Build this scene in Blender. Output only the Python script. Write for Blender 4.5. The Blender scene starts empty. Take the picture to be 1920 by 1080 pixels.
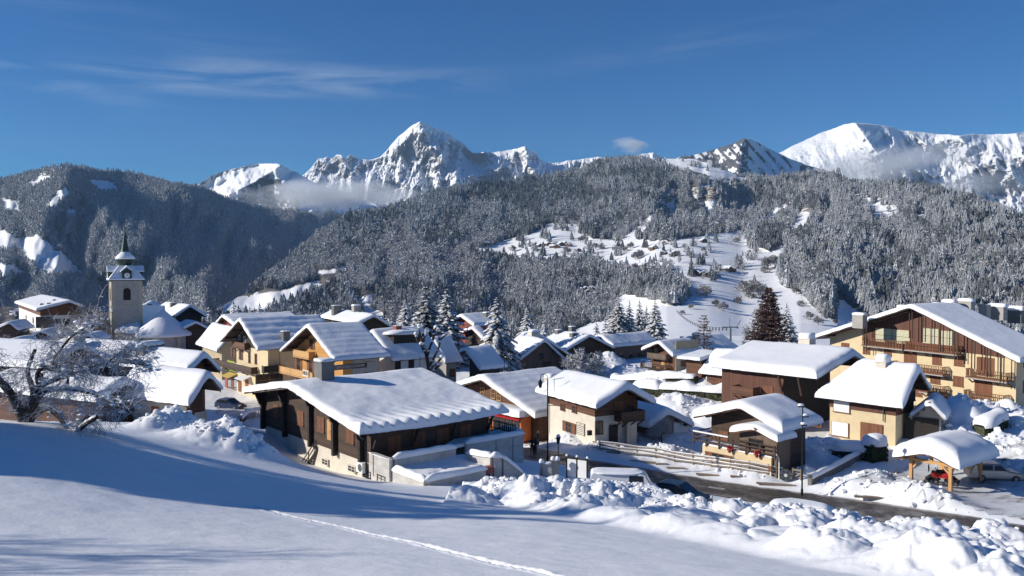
import bpy, bmesh, math, random
import numpy as np
from mathutils import Vector, Matrix
R = math.radians
rng = np.random.RandomState(7)
random.seed(7)
SC = bpy.context.scene
COL = SC.collection
F, U0, V0 = 1500.0, 960.0, 540.0
PITCH = math.atan(35.0 / F)

# ---------------------------------------------------------------- camera
cam = bpy.data.cameras.new('camera')
cam.lens = 36.0 * F / 1920.0
cam.sensor_width = 36.0
cam.clip_start = 0.5
cam.clip_end = 40000
cam_o = bpy.data.objects.new('camera', cam)
cam_o.location = (0, 0, 0)
cam_o.rotation_euler = (math.pi / 2 - PITCH, 0, 0)
COL.objects.link(cam_o)
SC.camera = cam_o

# ---------------------------------------------------------------- light
SUN_EL = R(23.5)
SUN_AZ = R(-95.0)            # clockwise from +Y: the sun stands to the left of the view
sdir = Vector((math.sin(SUN_AZ) * math.cos(SUN_EL), math.cos(SUN_AZ) * math.cos(SUN_EL), math.sin(SUN_EL)))
SUNV = np.array(sdir)
sun = bpy.data.lights.new('sun', 'SUN')
sun.energy = 4.8
sun.angle = R(0.6)
sun.color = (1.0, 0.94, 0.84)
sun_o = bpy.data.objects.new('sun', sun)
sun_o.rotation_euler = sdir.to_track_quat('Z', 'Y').to_euler()
COL.objects.link(sun_o)

world = bpy.data.worlds.new('World')
SC.world = world
world.use_nodes = True
wt = world.node_tree
wt.nodes.clear()
wo = wt.nodes.new('ShaderNodeOutputWorld')
bg = wt.nodes.new('ShaderNodeBackground')
sky = wt.nodes.new('ShaderNodeTexSky')
sky.sky_type = 'NISHITA'
sky.sun_disc = False
sky.sun_elevation = SUN_EL
sky.sun_rotation = SUN_AZ
sky.altitude = 1200
sky.air_density = 1.0
sky.dust_density = 0.1
sky.ozone_density = 3.0
bg.inputs['Strength'].default_value = 0.066
hs = wt.nodes.new('ShaderNodeHueSaturation')
hs.inputs['Saturation'].default_value = 1.3
wt.links.new(sky.outputs[0], hs.inputs['Color'])
# thin cirrus streaks, laid on the sky as a plane of cloud high above the place
tc = wt.nodes.new('ShaderNodeTexCoord')
sx = wt.nodes.new('ShaderNodeSeparateXYZ')
wt.links.new(tc.outputs['Generated'], sx.inputs[0])
def wmath(op, a, b=None, c=None):
    n = wt.nodes.new('ShaderNodeMath'); n.operation = op
    for i, v in enumerate((a, b, c)):
        if v is None: continue
        if isinstance(v, (int, float)): n.inputs[i].default_value = v
        else: wt.links.new(v, n.inputs[i])
    return n.outputs[0]
az = wmath('ARCTAN2', sx.outputs[0], sx.outputs[1])
el = wmath('ARCSINE', sx.outputs[2])
cv = wt.nodes.new('ShaderNodeCombineXYZ')
wt.links.new(wmath('MULTIPLY', az, 3.0), cv.inputs[0])
wt.links.new(wmath('MULTIPLY_ADD', el, 26.0, wmath('MULTIPLY', az, -0.5)), cv.inputs[1])
n1 = wt.nodes.new('ShaderNodeTexNoise'); n1.inputs['Scale'].default_value = 1.5
n1.inputs['Detail'].default_value = 7; n1.inputs['Roughness'].default_value = 0.62; n1.inputs['Distortion'].default_value = 0.5
wt.links.new(cv.outputs[0], n1.inputs['Vector'])
def bump1(x, c, w):     # smooth bump around c, half width w
    d = wmath('DIVIDE', wmath('ABSOLUTE', wmath('SUBTRACT', x, c)), w)
    return wmath('MAXIMUM', wmath('SUBTRACT', 1.0, wmath('MULTIPLY', d, d)), 0.0)
def streak(azc, azw, elc, elw, amp, tilt=0.0):
    e2 = wmath('SUBTRACT', el, wmath('MULTIPLY', wmath('SUBTRACT', az, azc), tilt))
    return wmath('MULTIPLY', wmath('MULTIPLY', bump1(az, azc, azw), bump1(e2, elc, elw)), amp)
m = streak(-0.27, 0.27, 0.222, 0.024, 0.85, 0.02)
for a in ((0.24, 0.20, 0.268, 0.020, 0.22, 0.10), (-0.42, 0.22, 0.262, 0.03, 0.16, -0.1), (-0.56, 0.16, 0.203, 0.014, 0.55, -0.12), (-0.33, 0.16, 0.176, 0.012, 0.2, 0.0), (0.05,0.2,0.245,0.02,0.05,0.1)):
    m = wmath('ADD', m, streak(*a))
mr = wt.nodes.new('ShaderNodeMapRange'); mr.inputs['From Min'].default_value = 0.42; mr.inputs['From Max'].default_value = 0.78
wt.links.new(n1.outputs['Fac'], mr.inputs['Value'])
cf = wmath('MINIMUM', wmath('MULTIPLY', wmath('MULTIPLY', mr.outputs[0], m), 0.75), 0.8)
mx = wt.nodes.new('ShaderNodeMixRGB')
tint = wt.nodes.new('ShaderNodeMixRGB'); tint.blend_type = 'MULTIPLY'; tint.inputs[0].default_value = 1.0
wt.links.new(hs.outputs[0], tint.inputs[1]); tint.inputs[2].default_value = (0.33, 0.80, 1.10, 1)
wt.links.new(cf, mx.inputs[0]); wt.links.new(tint.outputs[0], mx.inputs[1])
mx.inputs[2].default_value = (6.2, 7.4, 9.0, 1)
wt.links.new(mx.outputs[0], bg.inputs['Color'])
wt.links.new(bg.outputs[0], wo.inputs['Surface'])

SC.view_settings.view_transform = 'Standard'
SC.view_settings.look = 'None'
SC.view_settings.exposure = 0.26
SC.view_settings.gamma = 1.0
SC.view_settings.use_curve_mapping = False
SC.cycles.max_bounces = 5
SC.cycles.diffuse_bounces = 2
SC.cycles.glossy_bounces = 2
SC.cycles.transmission_bounces = 3
SC.cycles.transparent_max_bounces = 6
SC.cycles.volume_bounces = 2
SC.cycles.use_adaptive_sampling = True

# ---------------------------------------------------------------- helpers
cp, sp = math.cos(PITCH), math.sin(PITCH)
def pt(u, v, y):
    """world point seen at photo pixel (u, v), y metres in front of the camera"""
    a = (u - U0) / F; b = (V0 - v) / F
    w = cp + b * sp
    return np.array([a / w * y, y * np.ones_like(a * b) if np.ndim(a) or np.ndim(b) else y, (-sp + b * cp) / w * y], dtype=object if False else float)
def ptv(u, v, y):
    a = (u - U0) / F; b = (V0 - v) / F
    w = cp + b * sp
    return a / w * y, y + 0 * a, (-sp + b * cp) / w * y

def _hash(ix, iy, seed):
    h = (ix.astype(np.int64) * 374761393 + iy.astype(np.int64) * 668265263 + seed * 1274126177) & 0xFFFFFFFF
    h = ((h ^ (h >> 13)) * 1103515245) & 0xFFFFFFFF
    h = ((h ^ (h >> 16)) * 2246822519) & 0xFFFFFFFF
    return ((h >> 8) & 0xFFFF) / 65535.0
def vnoise(x, y, seed=0):
    ix = np.floor(x); iy = np.floor(y)
    fx = x - ix; fy = y - iy
    fx = fx * fx * fx * (fx * (fx * 6 - 15) + 10); fy = fy * fy * fy * (fy * (fy * 6 - 15) + 10)
    a = _hash(ix, iy, seed); b = _hash(ix + 1, iy, seed); c = _hash(ix, iy + 1, seed); d = _hash(ix + 1, iy + 1, seed)
    return (a + (b - a) * fx) * (1 - fy) + (c + (d - c) * fx) * fy
def fbm(x, y, seed=0, octv=5, gain=0.5, ridge=False):
    s = 0; amp = 1; tot = 0
    for i in range(octv):
        n = vnoise(x + 17.3 * i, y - 9.1 * i, seed + i)
        if ridge: n = 1 - np.abs(2 * n - 1)
        s = s + amp * n; tot += amp
        # rotate the domain so lattice directions do not show
        x, y = (x * 1.6 - y * 1.2), (x * 1.2 + y * 1.6)
        amp *= gain
    return s / tot
def billow(x, y, seed=0):
    """cellular mounds: 1 at a lump's middle, 0 between lumps"""
    best = np.full(np.shape(x), 9.0)
    ix = np.floor(x); iy = np.floor(y)
    for dx in (-1, 0, 1):
        for dy in (-1, 0, 1):
            cx = ix + dx; cy = iy + dy
            px = cx + _hash(cx, cy, seed); py = cy + _hash(cx, cy, seed + 5)
            best = np.minimum(best, (px - x) ** 2 + (py - y) ** 2)
    return np.clip(1 - best / 0.7, 0, 1) ** 0.5
def inpoly(u, v, poly):
    inside = np.zeros(np.shape(u), bool)
    n = len(poly)
    for i in range(n):
        x0, y0 = poly[i]; x1, y1 = poly[(i + 1) % n]
        if y0 == y1: continue
        c = ((y0 > v) != (y1 > v)) & (u < (x1 - x0) * (v - y0) / (y1 - y0) + x0)
        inside ^= c
    return inside
def pinterp(u, pts):
    p = np.array(pts, float)
    return np.interp(u, p[:, 0], p[:, 1])

def tag(o, label=None, cat=None, group=None, kind=None):
    if label: o['label'] = label
    if cat: o['category'] = cat
    if group: o['group'] = group
    if kind: o['kind'] = kind
    return o
def empty(name, loc=(0, 0, 0), rz=0.0, label=None, cat=None, group=None):
    o = bpy.data.objects.new(name, None)
    o.empty_display_size = 0.5
    COL.objects.link(o)
    o.location = loc; o.rotation_euler = (0, 0, rz)
    return tag(o, label, cat, group)
def link(name, me, mats=None, parent=None, loc=None, rot=None):
    o = bpy.data.objects.new(name, me)
    COL.objects.link(o)
    if mats is not None and len(me.materials) == 0:
        for m_ in (mats if isinstance(mats, (list, tuple)) else [mats]): me.materials.append(m_)
    if parent is not None: o.parent = parent
    if loc is not None: o.location = loc
    if rot is not None: o.rotation_euler = rot
    return o
def grid_mesh(name, X, Y, Z, smooth=True, wrap=False):
    nr, nc = X.shape
    co = np.empty((nr * nc, 3), np.float32)
    co[:, 0] = X.ravel(); co[:, 1] = Y.ravel(); co[:, 2] = Z.ravel()
    i = np.arange(nr - 1)[:, None] * nc + np.arange(nc - 1)[None, :]
    q = np.stack([i, i + 1, i + nc + 1, i + nc], -1).reshape(-1, 4)
    return raw_mesh(name, co, q, smooth)
def raw_mesh(name, co, q, smooth=False):
    me = bpy.data.meshes.new(name)
    co = np.asarray(co, np.float32); q = np.asarray(q, np.int32)
    me.vertices.add(len(co)); me.vertices.foreach_set('co', co.ravel())
    k = q.shape[1]
    me.loops.add(q.size); me.loops.foreach_set('vertex_index', q.ravel())
    me.polygons.add(len(q)); me.polygons.foreach_set('loop_start', np.arange(len(q), dtype=np.int32) * k)
    me.polygons.foreach_set('loop_total', np.full(len(q), k, np.int32))
    me.update(calc_edges=True)
    me.polygons.foreach_set('use_smooth', np.full(len(q), smooth, bool))
    me.validate()
    return me
def attr(me, name, arr):
    a = me.attributes.new(name, 'FLOAT', 'POINT'); a.data.foreach_set('value', np.asarray(arr, np.float32).ravel())

class MB:
    """collects boxes, bars and tubes into one mesh"""
    def __init__(s): s.v = []; s.f = []; s.m = []
    def add(s, vs, fs, mi=0):
        b = len(s.v); s.v += [tuple(v) for v in vs]; s.f += [tuple(b + i for i in f) for f in fs]; s.m += [mi] * len(fs); return s
    def box(s, c, d, rz=0, mi=0, tilt=None):
        hx, hy, hz = d[0] / 2, d[1] / 2, d[2] / 2
        M = Matrix.Rotation(rz, 3, 'Z')
        if tilt is not None: M = M @ tilt
        vs = [Vector(c) + M @ Vector((x * hx, y * hy, z * hz)) for x in (-1, 1) for y in (-1, 1) for z in (-1, 1)]
        s.add(vs, [(0, 1, 3, 2), (4, 6, 7, 5), (0, 4, 5, 1), (2, 3, 7, 6), (0, 2, 6, 4), (1, 5, 7, 3)], mi); return s
    def bar(s, a, b, w, h, mi=0):
        a = Vector(a); b = Vector(b); d = (b - a)
        L = d.length; d.normalize()
        up = Vector((0, 0, 1)) if abs(d.z) < 0.95 else Vector((0, 1, 0))
        r = d.cross(up).normalized(); u = r.cross(d).normalized()
        vs = [p + r * (x * w / 2) + u * (z * h / 2) for p in (a, b) for x in (-1, 1) for z in (-1, 1)]
        s.add(vs, [(0, 1, 3, 2), (4, 6, 7, 5), (0, 4, 5, 1), (2, 3, 7, 6), (0, 2, 6, 4), (1, 5, 7, 3)], mi); return s
    def tube(s, pts, rad, n=8, mi=0, cap=True):
        rings = []
        pts = [Vector(p) for p in pts]
        if isinstance(rad, (int, float)): rad = [rad] * len(pts)
        prev = None
        b = len(s.v)
        for i, p in enumerate(pts):
            d = (pts[min(i + 1, len(pts) - 1)] - pts[max(i - 1, 0)])
            if d.length < 1e-6: d = Vector((0, 0, 1))
            d.normalize()
            r = d.orthogonal().normalized() if prev is None else (prev - d * prev.dot(d)).normalized()
            prev = r; u = d.cross(r)
            for k in range(n):
                a = 2 * math.pi * k / n
                s.v.append(tuple(p + (r * math.cos(a) + u * math.sin(a)) * rad[i]))
        for i in range(len(pts) - 1):
            for k in range(n):
                a0 = b + i * n + k; a1 = b + i * n + (k + 1) % n
                s.f.append((a0, a1, a1 + n, a0 + n)); s.m.append(mi)
        if cap:
            s.f.append(tuple(b + k for k in range(n))[::-1]); s.m.append(mi)
            s.f.append(tuple(b + (len(pts) - 1) * n + k for k in range(n))); s.m.append(mi)
        return s
    def lathe(s, prof, c=(0, 0, 0), n=16, mi=0, rot=0.0, sx=1, sy=1):
        b = len(s.v)
        for r, z in prof:
            for k in range(n):
                a = 2 * math.pi * k / n + rot
                s.v.append((c[0] + r * math.cos(a) * sx, c[1] + r * math.sin(a) * sy, c[2] + z))
        for i in range(len(prof) - 1):
            for k in range(n):
                a0 = b + i * n + k; a1 = b + i * n + (k + 1) % n
                s.f.append((a0, a1, a1 + n, a0 + n)); s.m.append(mi)
        s.f.append(tuple(b + k for k in range(n))[::-1]); s.m.append(mi)
        s.f.append(tuple(b + (len(prof) - 1) * n + k for k in range(n))); s.m.append(mi)
        return s
    def mesh(s, name, mats, smooth=False):
        me = bpy.data.meshes.new(name)
        me.from_pydata(s.v, [], s.f)
        for m_ in (mats if isinstance(mats, (list, tuple)) else [mats]): me.materials.append(m_)
        me.polygons.foreach_set('material_index', s.m)
        me.polygons.foreach_set('use_smooth', [smooth] * len(s.f))
        me.update(); return me
    def build(s, name, mats, parent=None, smooth=False, loc=None, rot=None):
        return link(name, s.mesh(name, mats, smooth), None, parent, loc, rot)

# ---------------------------------------------------------------- materials
def newmat(name):
    m_ = bpy.data.materials.new(name); m_.use_nodes = True
    nt = m_.node_tree; nt.nodes.clear()
    out = nt.nodes.new('ShaderNodeOutputMaterial'); b = nt.nodes.new('ShaderNodeBsdfPrincipled')
    nt.links.new(b.outputs[0], out.inputs['Surface'])
    return m_, nt, b
def N(nt, t, **k):
    n = nt.nodes.new(t)
    for a, v in k.items():
        if a in n.inputs: n.inputs[a].default_value = v
        else: setattr(n, a, v)
    return n
def ramp(nt, src, stops):
    r = nt.nodes.new('ShaderNodeValToRGB')
    while len(r.color_ramp.elements) < len(stops): r.color_ramp.elements.new(0.5)
    for e, (p, c) in zip(r.color_ramp.elements, stops):
        e.position = p; e.color = (c[0], c[1], c[2], 1) if not isinstance(c, (int, float)) else (c, c, c, 1)
    nt.links.new(src, r.inputs[0]); return r.outputs[0]
def mixc(nt, f, a, b, mode='MIX'):
    n = nt.nodes.new('ShaderNodeMixRGB'); n.blend_type = mode
    for i, v in ((0, f), (1, a), (2, b)):
        if isinstance(v, (int, float)): n.inputs[i].default_value = v
        elif isinstance(v, tuple): n.inputs[i].default_value = (v[0], v[1], v[2], 1)
        else: nt.links.new(v, n.inputs[i])
    return n.outputs[0]
def mth(nt, op, a, b=None):
    n = nt.nodes.new('ShaderNodeMath'); n.operation = op
    for i, v in enumerate((a, b)):
        if v is None: continue
        if isinstance(v, (int, float)): n.inputs[i].default_value = v
        else: nt.links.new(v, n.inputs[i])
    return n.outputs[0]
def noise(nt, scale, detail=4, rough=0.55, vec=None, stretch=None, obj=True):
    t = nt.nodes.new('ShaderNodeTexCoord'); src = t.outputs['Object'] if obj else nt.nodes.new('ShaderNodeNewGeometry').outputs['Position']
    if vec is not None: src = vec
    if stretch:
        mp = nt.nodes.new('ShaderNodeMapping'); mp.inputs['Scale'].default_value = stretch
        nt.links.new(src, mp.inputs[0]); src = mp.outputs[0]
    n = N(nt, 'ShaderNodeTexNoise', Scale=scale, Detail=detail, Roughness=rough)
    nt.links.new(src, n.inputs['Vector']); return n.outputs['Fac']
def bump(nt, b, h, strength=0.3, dist=0.05):
    n = N(nt, 'ShaderNodeBump', Strength=strength, Distance=dist)
    nt.links.new(h, n.inputs['Height']); nt.links.new(n.outputs[0], b.inputs['Normal'])
MAT = {}
def plain(name, col, rough=0.7, var=0.25, nscale=3.0, metal=0.0, bmp=0.1, stretch=None):
    m_, nt, b = newmat(name)
    f = noise(nt, nscale, 5, 0.6, stretch=stretch)
    lo = tuple(c * (1 - var) for c in col); hi = tuple(min(1, c * (1 + var)) for c in col)
    nt.links.new(ramp(nt, f, [(0.3, lo), (0.7, hi)]), b.inputs['Base Color'])
    b.inputs['Roughness'].default_value = rough; b.inputs['Metallic'].default_value = metal
    if bmp: bump(nt, b, f, 0.4, bmp)
    MAT[name] = m_; return m_
def wood(name, col, board=0.2, vertical=False, var=0.35, gap=0.5):
    """boarded timber: boards run level or upright, each board its own tone"""
    m_, nt, b = newmat(name)
    t = nt.nodes.new('ShaderNodeTexCoord'); s = nt.nodes.new('ShaderNodeSeparateXYZ'); nt.links.new(t.outputs['Object'], s.inputs[0])
    if vertical: c = mth(nt, 'DIVIDE', mth(nt, 'ADD', s.outputs[0], s.outputs[1]), board)
    else: c = mth(nt, 'DIVIDE', s.outputs[2], board)
    fl = mth(nt, 'FLOOR', c); fr = mth(nt, 'FRACT', c)
    wn = nt.nodes.new('ShaderNodeTexWhiteNoise'); wn.noise_dimensions = '1D'; nt.links.new(fl, wn.inputs['W'])
    st = (1, 1, 0.06) if vertical else (0.12, 0.12, 1)
    f = noise(nt, 9.0, 5, 0.6, stretch=st); f2 = noise(nt, 0.5, 3, 0.6)
    v = mth(nt, 'ADD', mth(nt, 'MULTIPLY', f, 0.6), mth(nt, 'MULTIPLY', wn.outputs['Value'], 0.3))
    v = mth(nt, 'ADD', v, mth(nt, 'MULTIPLY', f2, 0.25))
    lo = tuple(k * (1 - var) for k in col); hi = tuple(min(1, k * (1 + var)) for k in col)
    cc = ramp(nt, v, [(0.3, lo), (0.85, hi)])
    edge = mth(nt, 'MULTIPLY', mth(nt, 'LESS_THAN', fr, 0.09), gap)
    cc = mixc(nt, edge, cc, tuple(k * 0.3 for k in col))
    nt.links.new(cc, b.inputs['Base Color']); b.inputs['Roughness'].default_value = 0.75
    hgt = mth(nt, 'SUBTRACT', mth(nt, 'MULTIPLY', f, 0.3), mth(nt, 'MULTIPLY', edge, 1.0))
    bump(nt, b, hgt, 0.5, 0.02)
    MAT[name] = m_; return m_
wood('dark_timber', (0.060, 0.034, 0.021), 0.26, var=.45)
wood('brown_timber', (0.12, 0.052, 0.026), 0.22)
wood('red_timber', (0.115, 0.045, 0.027), 0.22, True, gap=.3)
wood('grey_timber', (0.15, 0.105, 0.075), 0.22, True)
wood('honey_timber', (0.55, 0.27, 0.07), 0.22, var=0.2, gap=0.35)
wood('post_timber', (0.55, 0.31, 0.12), 5.0, var=0.25, gap=0)
wood('fascia_timber', (0.17, 0.13, 0.10), 0.9, var=0.2, gap=0.0)
wood('black_timber', (0.022, 0.016, 0.013), 0.25)
wood('shutter_timber', (0.19, 0.075, 0.035), 0.14, True, gap=0.3)
wood('weathered_rail', (0.26, 0.20, 0.14), 4.0, gap=0)
wood('red_chalet', (0.30, 0.055, 0.035), 0.2)
plain('cream_render', (0.66, 0.53, 0.33), 0.9, 0.08, 1.2, bmp=0.01)
plain('pale_render', (0.66, 0.60, 0.50), 0.9, 0.1, 1.0, bmp=0.01)
plain('white_render', (0.72, 0.70, 0.66), 0.9, 0.1, 1.0, bmp=0.01)
plain('ochre_render', (0.42, 0.34, 0.22), 0.9, 0.1, 1.2, bmp=0.01)
plain('grey_render', (0.36, 0.34, 0.31), 0.9, 0.12, 1.4, bmp=0.01)
plain('church_stone', (0.40, 0.37, 0.33), 0.9, 0.16, 0.9, bmp=0.02)
plain('quoin_stone', (0.50, 0.43, 0.30), 0.9, 0.15, 2.0, bmp=0.02)
plain('concrete', (0.50, 0.48, 0.45), 0.9, 0.2, 0.9, bmp=0.01, stretch=(1, 1, 2.2))
plain('dark_concrete', (0.16, 0.155, 0.15), 0.9, 0.15, 1.5, bmp=0.01)
plain('dark_metal', (0.025, 0.025, 0.03), 0.45, 0.2, 4, 0.6, 0)
plain('grey_metal', (0.22, 0.23, 0.24), 0.4, 0.15, 4, 0.7, 0)
plain('white_paint', (0.80, 0.80, 0.78), 0.6, 0.04, 2, 0, 0)
plain('dark_glass', (0.025, 0.03, 0.035), 0.12, 0.3, 0.7, 0, 0)
plain('curtain', (0.50, 0.48, 0.34), 0.8, 0.2, 6, 0, 0)
plain('void', (0.012, 0.011, 0.010), 0.9, 0.2, 3, 0, 0)
plain('spire_copper', (0.018, 0.045, 0.032), 0.5, 0.3, 2, 0.2, 0)
plain('brick_red', (0.30, 0.09, 0.06), 0.9, 0.25, 5, 0, 0.01)
plain('red_paint', (0.45, 0.02, 0.02), 0.45, 0.15, 3, 0, 0)
plain('orange_paint', (0.50, 0.13, 0.03), 0.5, 0.15, 3, 0, 0)
plain('rubber', (0.015, 0.015, 0.016), 0.8, 0.2, 8, 0, 0)
plain('car_silver', (0.30, 0.30, 0.31), 0.3, 0.05, 1, 0.7, 0)
plain('car_white', (0.75, 0.76, 0.77), 0.3, 0.04, 1, 0, 0)
plain('car_dark', (0.02, 0.024, 0.03), 0.22, 0.1, 1, 0.2, 0)
plain('car_blue', (0.02, 0.04, 0.11), 0.3, 0.1, 1, 0.2, 0)
plain('cloth_dark', (0.018, 0.02, 0.03), 0.9, 0.3, 8, 0, 0)
plain('skin', (0.5, 0.3, 0.22), 0.6, 0.05, 8, 0, 0)
plain('hedge_leaf', (0.045, 0.055, 0.022), 0.8, 0.5, 2.2, 0, 0.02)
plain('flower_red', (0.5, 0.012, 0.02), 0.7, 0.3, 9, 0, 0)
plain('lime_print', (0.42, 0.50, 0.08), 0.6, 0.4, 2.5, 0, 0)
plain('yellow_awning', (0.55, 0.40, 0.10), 0.7, 0.15, 3, 0, 0)
plain('bark', (0.060, 0.045, 0.036), 0.95, 0.4, 6, 0, 0.02)
plain('brown_dirt', (0.08, 0.05, 0.035), 0.8, 0.3, 1.5, 0, 0.02)

# snow
def snowmat(name, col=(0.87, 0.88, 0.90), s1=0.6, s2=8.0, b1=0.06, b2=0.012, dirt=0.0):
    m_, nt, b = newmat(name)
    g = nt.nodes.new('ShaderNodeNewGeometry').outputs['Position']
    fa = noise(nt, s1, 4, 0.5, vec=g); fb = noise(nt, s2, 4, 0.65, vec=g)
    cc = ramp(nt, fa, [(0.3, tuple(c * 0.965 for c in col)), (0.7, col)])
    if dirt:
        fd = noise(nt, 1.7, 6, 0.7, vec=g)
        cc = mixc(nt, ramp(nt, fd, [(0.48, 0), (0.75, dirt)]), cc, (0.42, 0.34, 0.26))
    nt.links.new(cc, b.inputs['Base Color'])
    b.inputs['Roughness'].default_value = 0.62
    b.inputs['Specular IOR Level'].default_value = 0.25
    hgt = mth(nt, 'ADD', mth(nt, 'MULTIPLY', fa, b1), mth(nt, 'MULTIPLY', fb, b2))
    n = N(nt, 'ShaderNodeBump', Strength=1.0, Distance=1.0)
    nt.links.new(hgt, n.inputs['Height']); nt.links.new(n.outputs[0], b.inputs['Normal'])
    MAT[name] = m_; return m_
snowmat('snow')
snowmat('roof_snow', s1=0.8, s2=6.0, b1=0.05, b2=0.012)
snowmat('rubble_snow', col=(0.88, 0.885, 0.895), s1=1.2, s2=7.0, b1=0.12, b2=0.07, dirt=0.16)
def frosted(name, base, amount=0.35, var=0.5, thr=0.25, emis=None):
    """base colour with snow lying wherever the surface looks up"""
    m_, nt, b = newmat(name)
    g = nt.nodes.new('ShaderNodeNewGeometry')
    s = nt.nodes.new('ShaderNodeSeparateXYZ'); nt.links.new(g.outputs['True Normal'], s.inputs[0])
    f = noise(nt, 2.5, 4, 0.7, vec=g.outputs['Position'])
    oi = nt.nodes.new('ShaderNodeObjectInfo')
    up = mth(nt, 'ADD', s.outputs[2], mth(nt, 'MULTIPLY', mth(nt, 'SUBTRACT', f, 0.5), 1.2))
    up = mth(nt, 'ADD', up, mth(nt, 'MULTIPLY', mth(nt, 'SUBTRACT', oi.outputs['Random'], 0.5), 0.35))
    sn = ramp(nt, up, [(thr, 0), (min(1, thr + 0.22), 1)])
    base2 = mixc(nt, oi.outputs['Random'], tuple(c * (1 - var) for c in base), tuple(min(1, c * (1 + var)) for c in base))
    cc = mixc(nt, sn, base2, (0.84, 0.85, 0.87))
    if amount: cc = mixc(nt, amount, cc, (0.60, 0.61, 0.63))
    nt.links.new(cc, b.inputs['Base Color']); b.inputs['Roughness'].default_value = 0.85
    b.inputs['Specular IOR Level'].default_value = 0.1
    MAT[name] = m_; return m_
frosted('frosted_needles', (0.050, 0.060, 0.058), 0.50, 0.5, 0.34)
frosted('dark_needles', (0.028, 0.038, 0.026), 0.0, 0.3, 0.62)
frosted('forest_dark', (0.032, 0.044, 0.042), 0.22, 0.4, 0.46)
frosted('frosted_bark', (0.085, 0.062, 0.05), 0.0, 0.3, 0.50)
frosted('frosted_twigs', (0.13, 0.10, 0.085), 0.15, 0.35, 0.50)
frosted('rime_twigs', (0.20, 0.18, 0.17), 0.45, 0.3, 0.35)
frosted('snowy_twigs', (0.16, 0.14, 0.14), 0.42, 0.2, 0.15)
frosted('larch_twigs', (0.085, 0.045, 0.034), 0.0, 0.25, 0.80)
# ================================================================ terrain
# the village ground: height control points read off the place (u, v, distance)
CTRL = [(0,1080,16),(480,1080,16),(960,1085,16),(1440,1090,17),(1920,1100,20),
 (-500,900,26),(-500,800,44),(0,1000,20.5),(0,940,24),(0,870,30),(0,797,40),(60,790,43),(150,793,44),(250,815,45),(340,850,48),(450,838,58),(560,868,62),
 (400,940,32),(800,960,35),(640,1000,25),(1000,962,36),(1200,1000,29),(1400,1040,24),(1650,1060,23),
 (690,905,60),(740,912,56),(800,914,55.5),(860,910,57),(905,899,60.5),(960,902,62),(900,930,52),(960,920,57),(880,862,66),(985,862,70),(600,862,76),(560,850,80),(500,845,72),(560,874,68),(620,887,65),(680,900,62),
 (450,800,70),(520,800,76),
 (1000,862,76),(930,840,96),(1150,880,74.5),(1300,905,71.5),(1450,927,68.5),(1600,950,65.5),(1760,976,61.5),(1920,1002,58),(2300,1060,50),
 (1003,852,80),(1035,834,87),(1100,845,81),(1160,838,85),(1300,866,79),(1480,893,74),(1317,856,80),(1447,880,76.5),(1250,820,91),(1200,800,99),(960,826,97),(1060,800,104),
 (1600,905,71),(1700,905,71),(1780,922,68),(1850,900,72),(1920,940,65),(2050,900,71),(1920,860,79),(1600,850,82),(1680,852,82),(1540,830,88),(1780,800,96),(1880,792,101),(2100,800,98),
 (430,755,126),(500,745,130),(350,770,100),(340,803,78),(120,790,80),(0,790,75),(-300,780,75),(-300,720,120),
 (100,690,150),(235,655,186),(300,660,184),(100,626,190),(0,640,180),(-300,660,180),
 (640,720,140),(800,705,150),(760,670,180),(900,700,150),(1003,705,150),(1100,690,158),(1200,700,150),(1290,702,145),(1200,745,120),(1320,720,125),(1400,740,114),(1500,720,125),
 (1100,655,200),(1300,650,215),(1450,650,210),(1600,650,190),(1900,720,136),(2200,740,136),
 (300,640,230),(0,640,230),(600,640,230),(850,640,235)]
P3 = np.array([pt(u, v, y) for u, v, y in CTRL])
P3 = np.vstack([P3, [[-60, 0, -1.0], [0, 0, -2.6], [60, 0, -6], [-60, -60, 4], [0, -60, 3], [60, -60, 2], [-140, 0, 2], [140, 0, -12], [-140, 60, -5],
   [-60,290,-30],[0,300,-33],[-160,290,-27],[70,300,-27],[140,300,-27],[220,260,-24],[-200,330,-38],[0,360,-48],[90,360,-30],[180,360,-30]]])
_c = 2.5
_d = np.sqrt(((P3[:, None, :2] - P3[None, :, :2]) ** 2).sum(-1) + _c * _c)
_n = len(P3)
_A = np.zeros((_n + 3, _n + 3)); _A[:_n, :_n] = _d - 0.02 * 0; _A[:_n, _n] = 1; _A[:_n, _n + 1:] = P3[:, :2]
_A[_n, :_n] = 1; _A[_n + 1:, :_n] = P3[:, :2].T
_A[np.arange(_n), np.arange(_n)] -= 1.5      # slight smoothing
_w = np.linalg.solve(_A, np.concatenate([P3[:, 2], [0, 0, 0]]))
def ground0(x, y):
    x = np.asarray(x, float); y = np.asarray(y, float)
    sh = x.shape; x = x.ravel(); y = y.ravel()
    out = np.zeros(len(x))
    for i0 in range(0, len(x), 20000):
        xs = x[i0:i0 + 20000]; ys = y[i0:i0 + 20000]
        d = np.sqrt((xs[:, None] - P3[None, :, 0]) ** 2 + (ys[:, None] - P3[None, :, 1]) ** 2 + _c * _c)
        out[i0:i0 + 20000] = d @ _w[:_n] + _w[_n] + xs * _w[_n + 1] + ys * _w[_n + 2]
    return out.reshape(sh)

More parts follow.
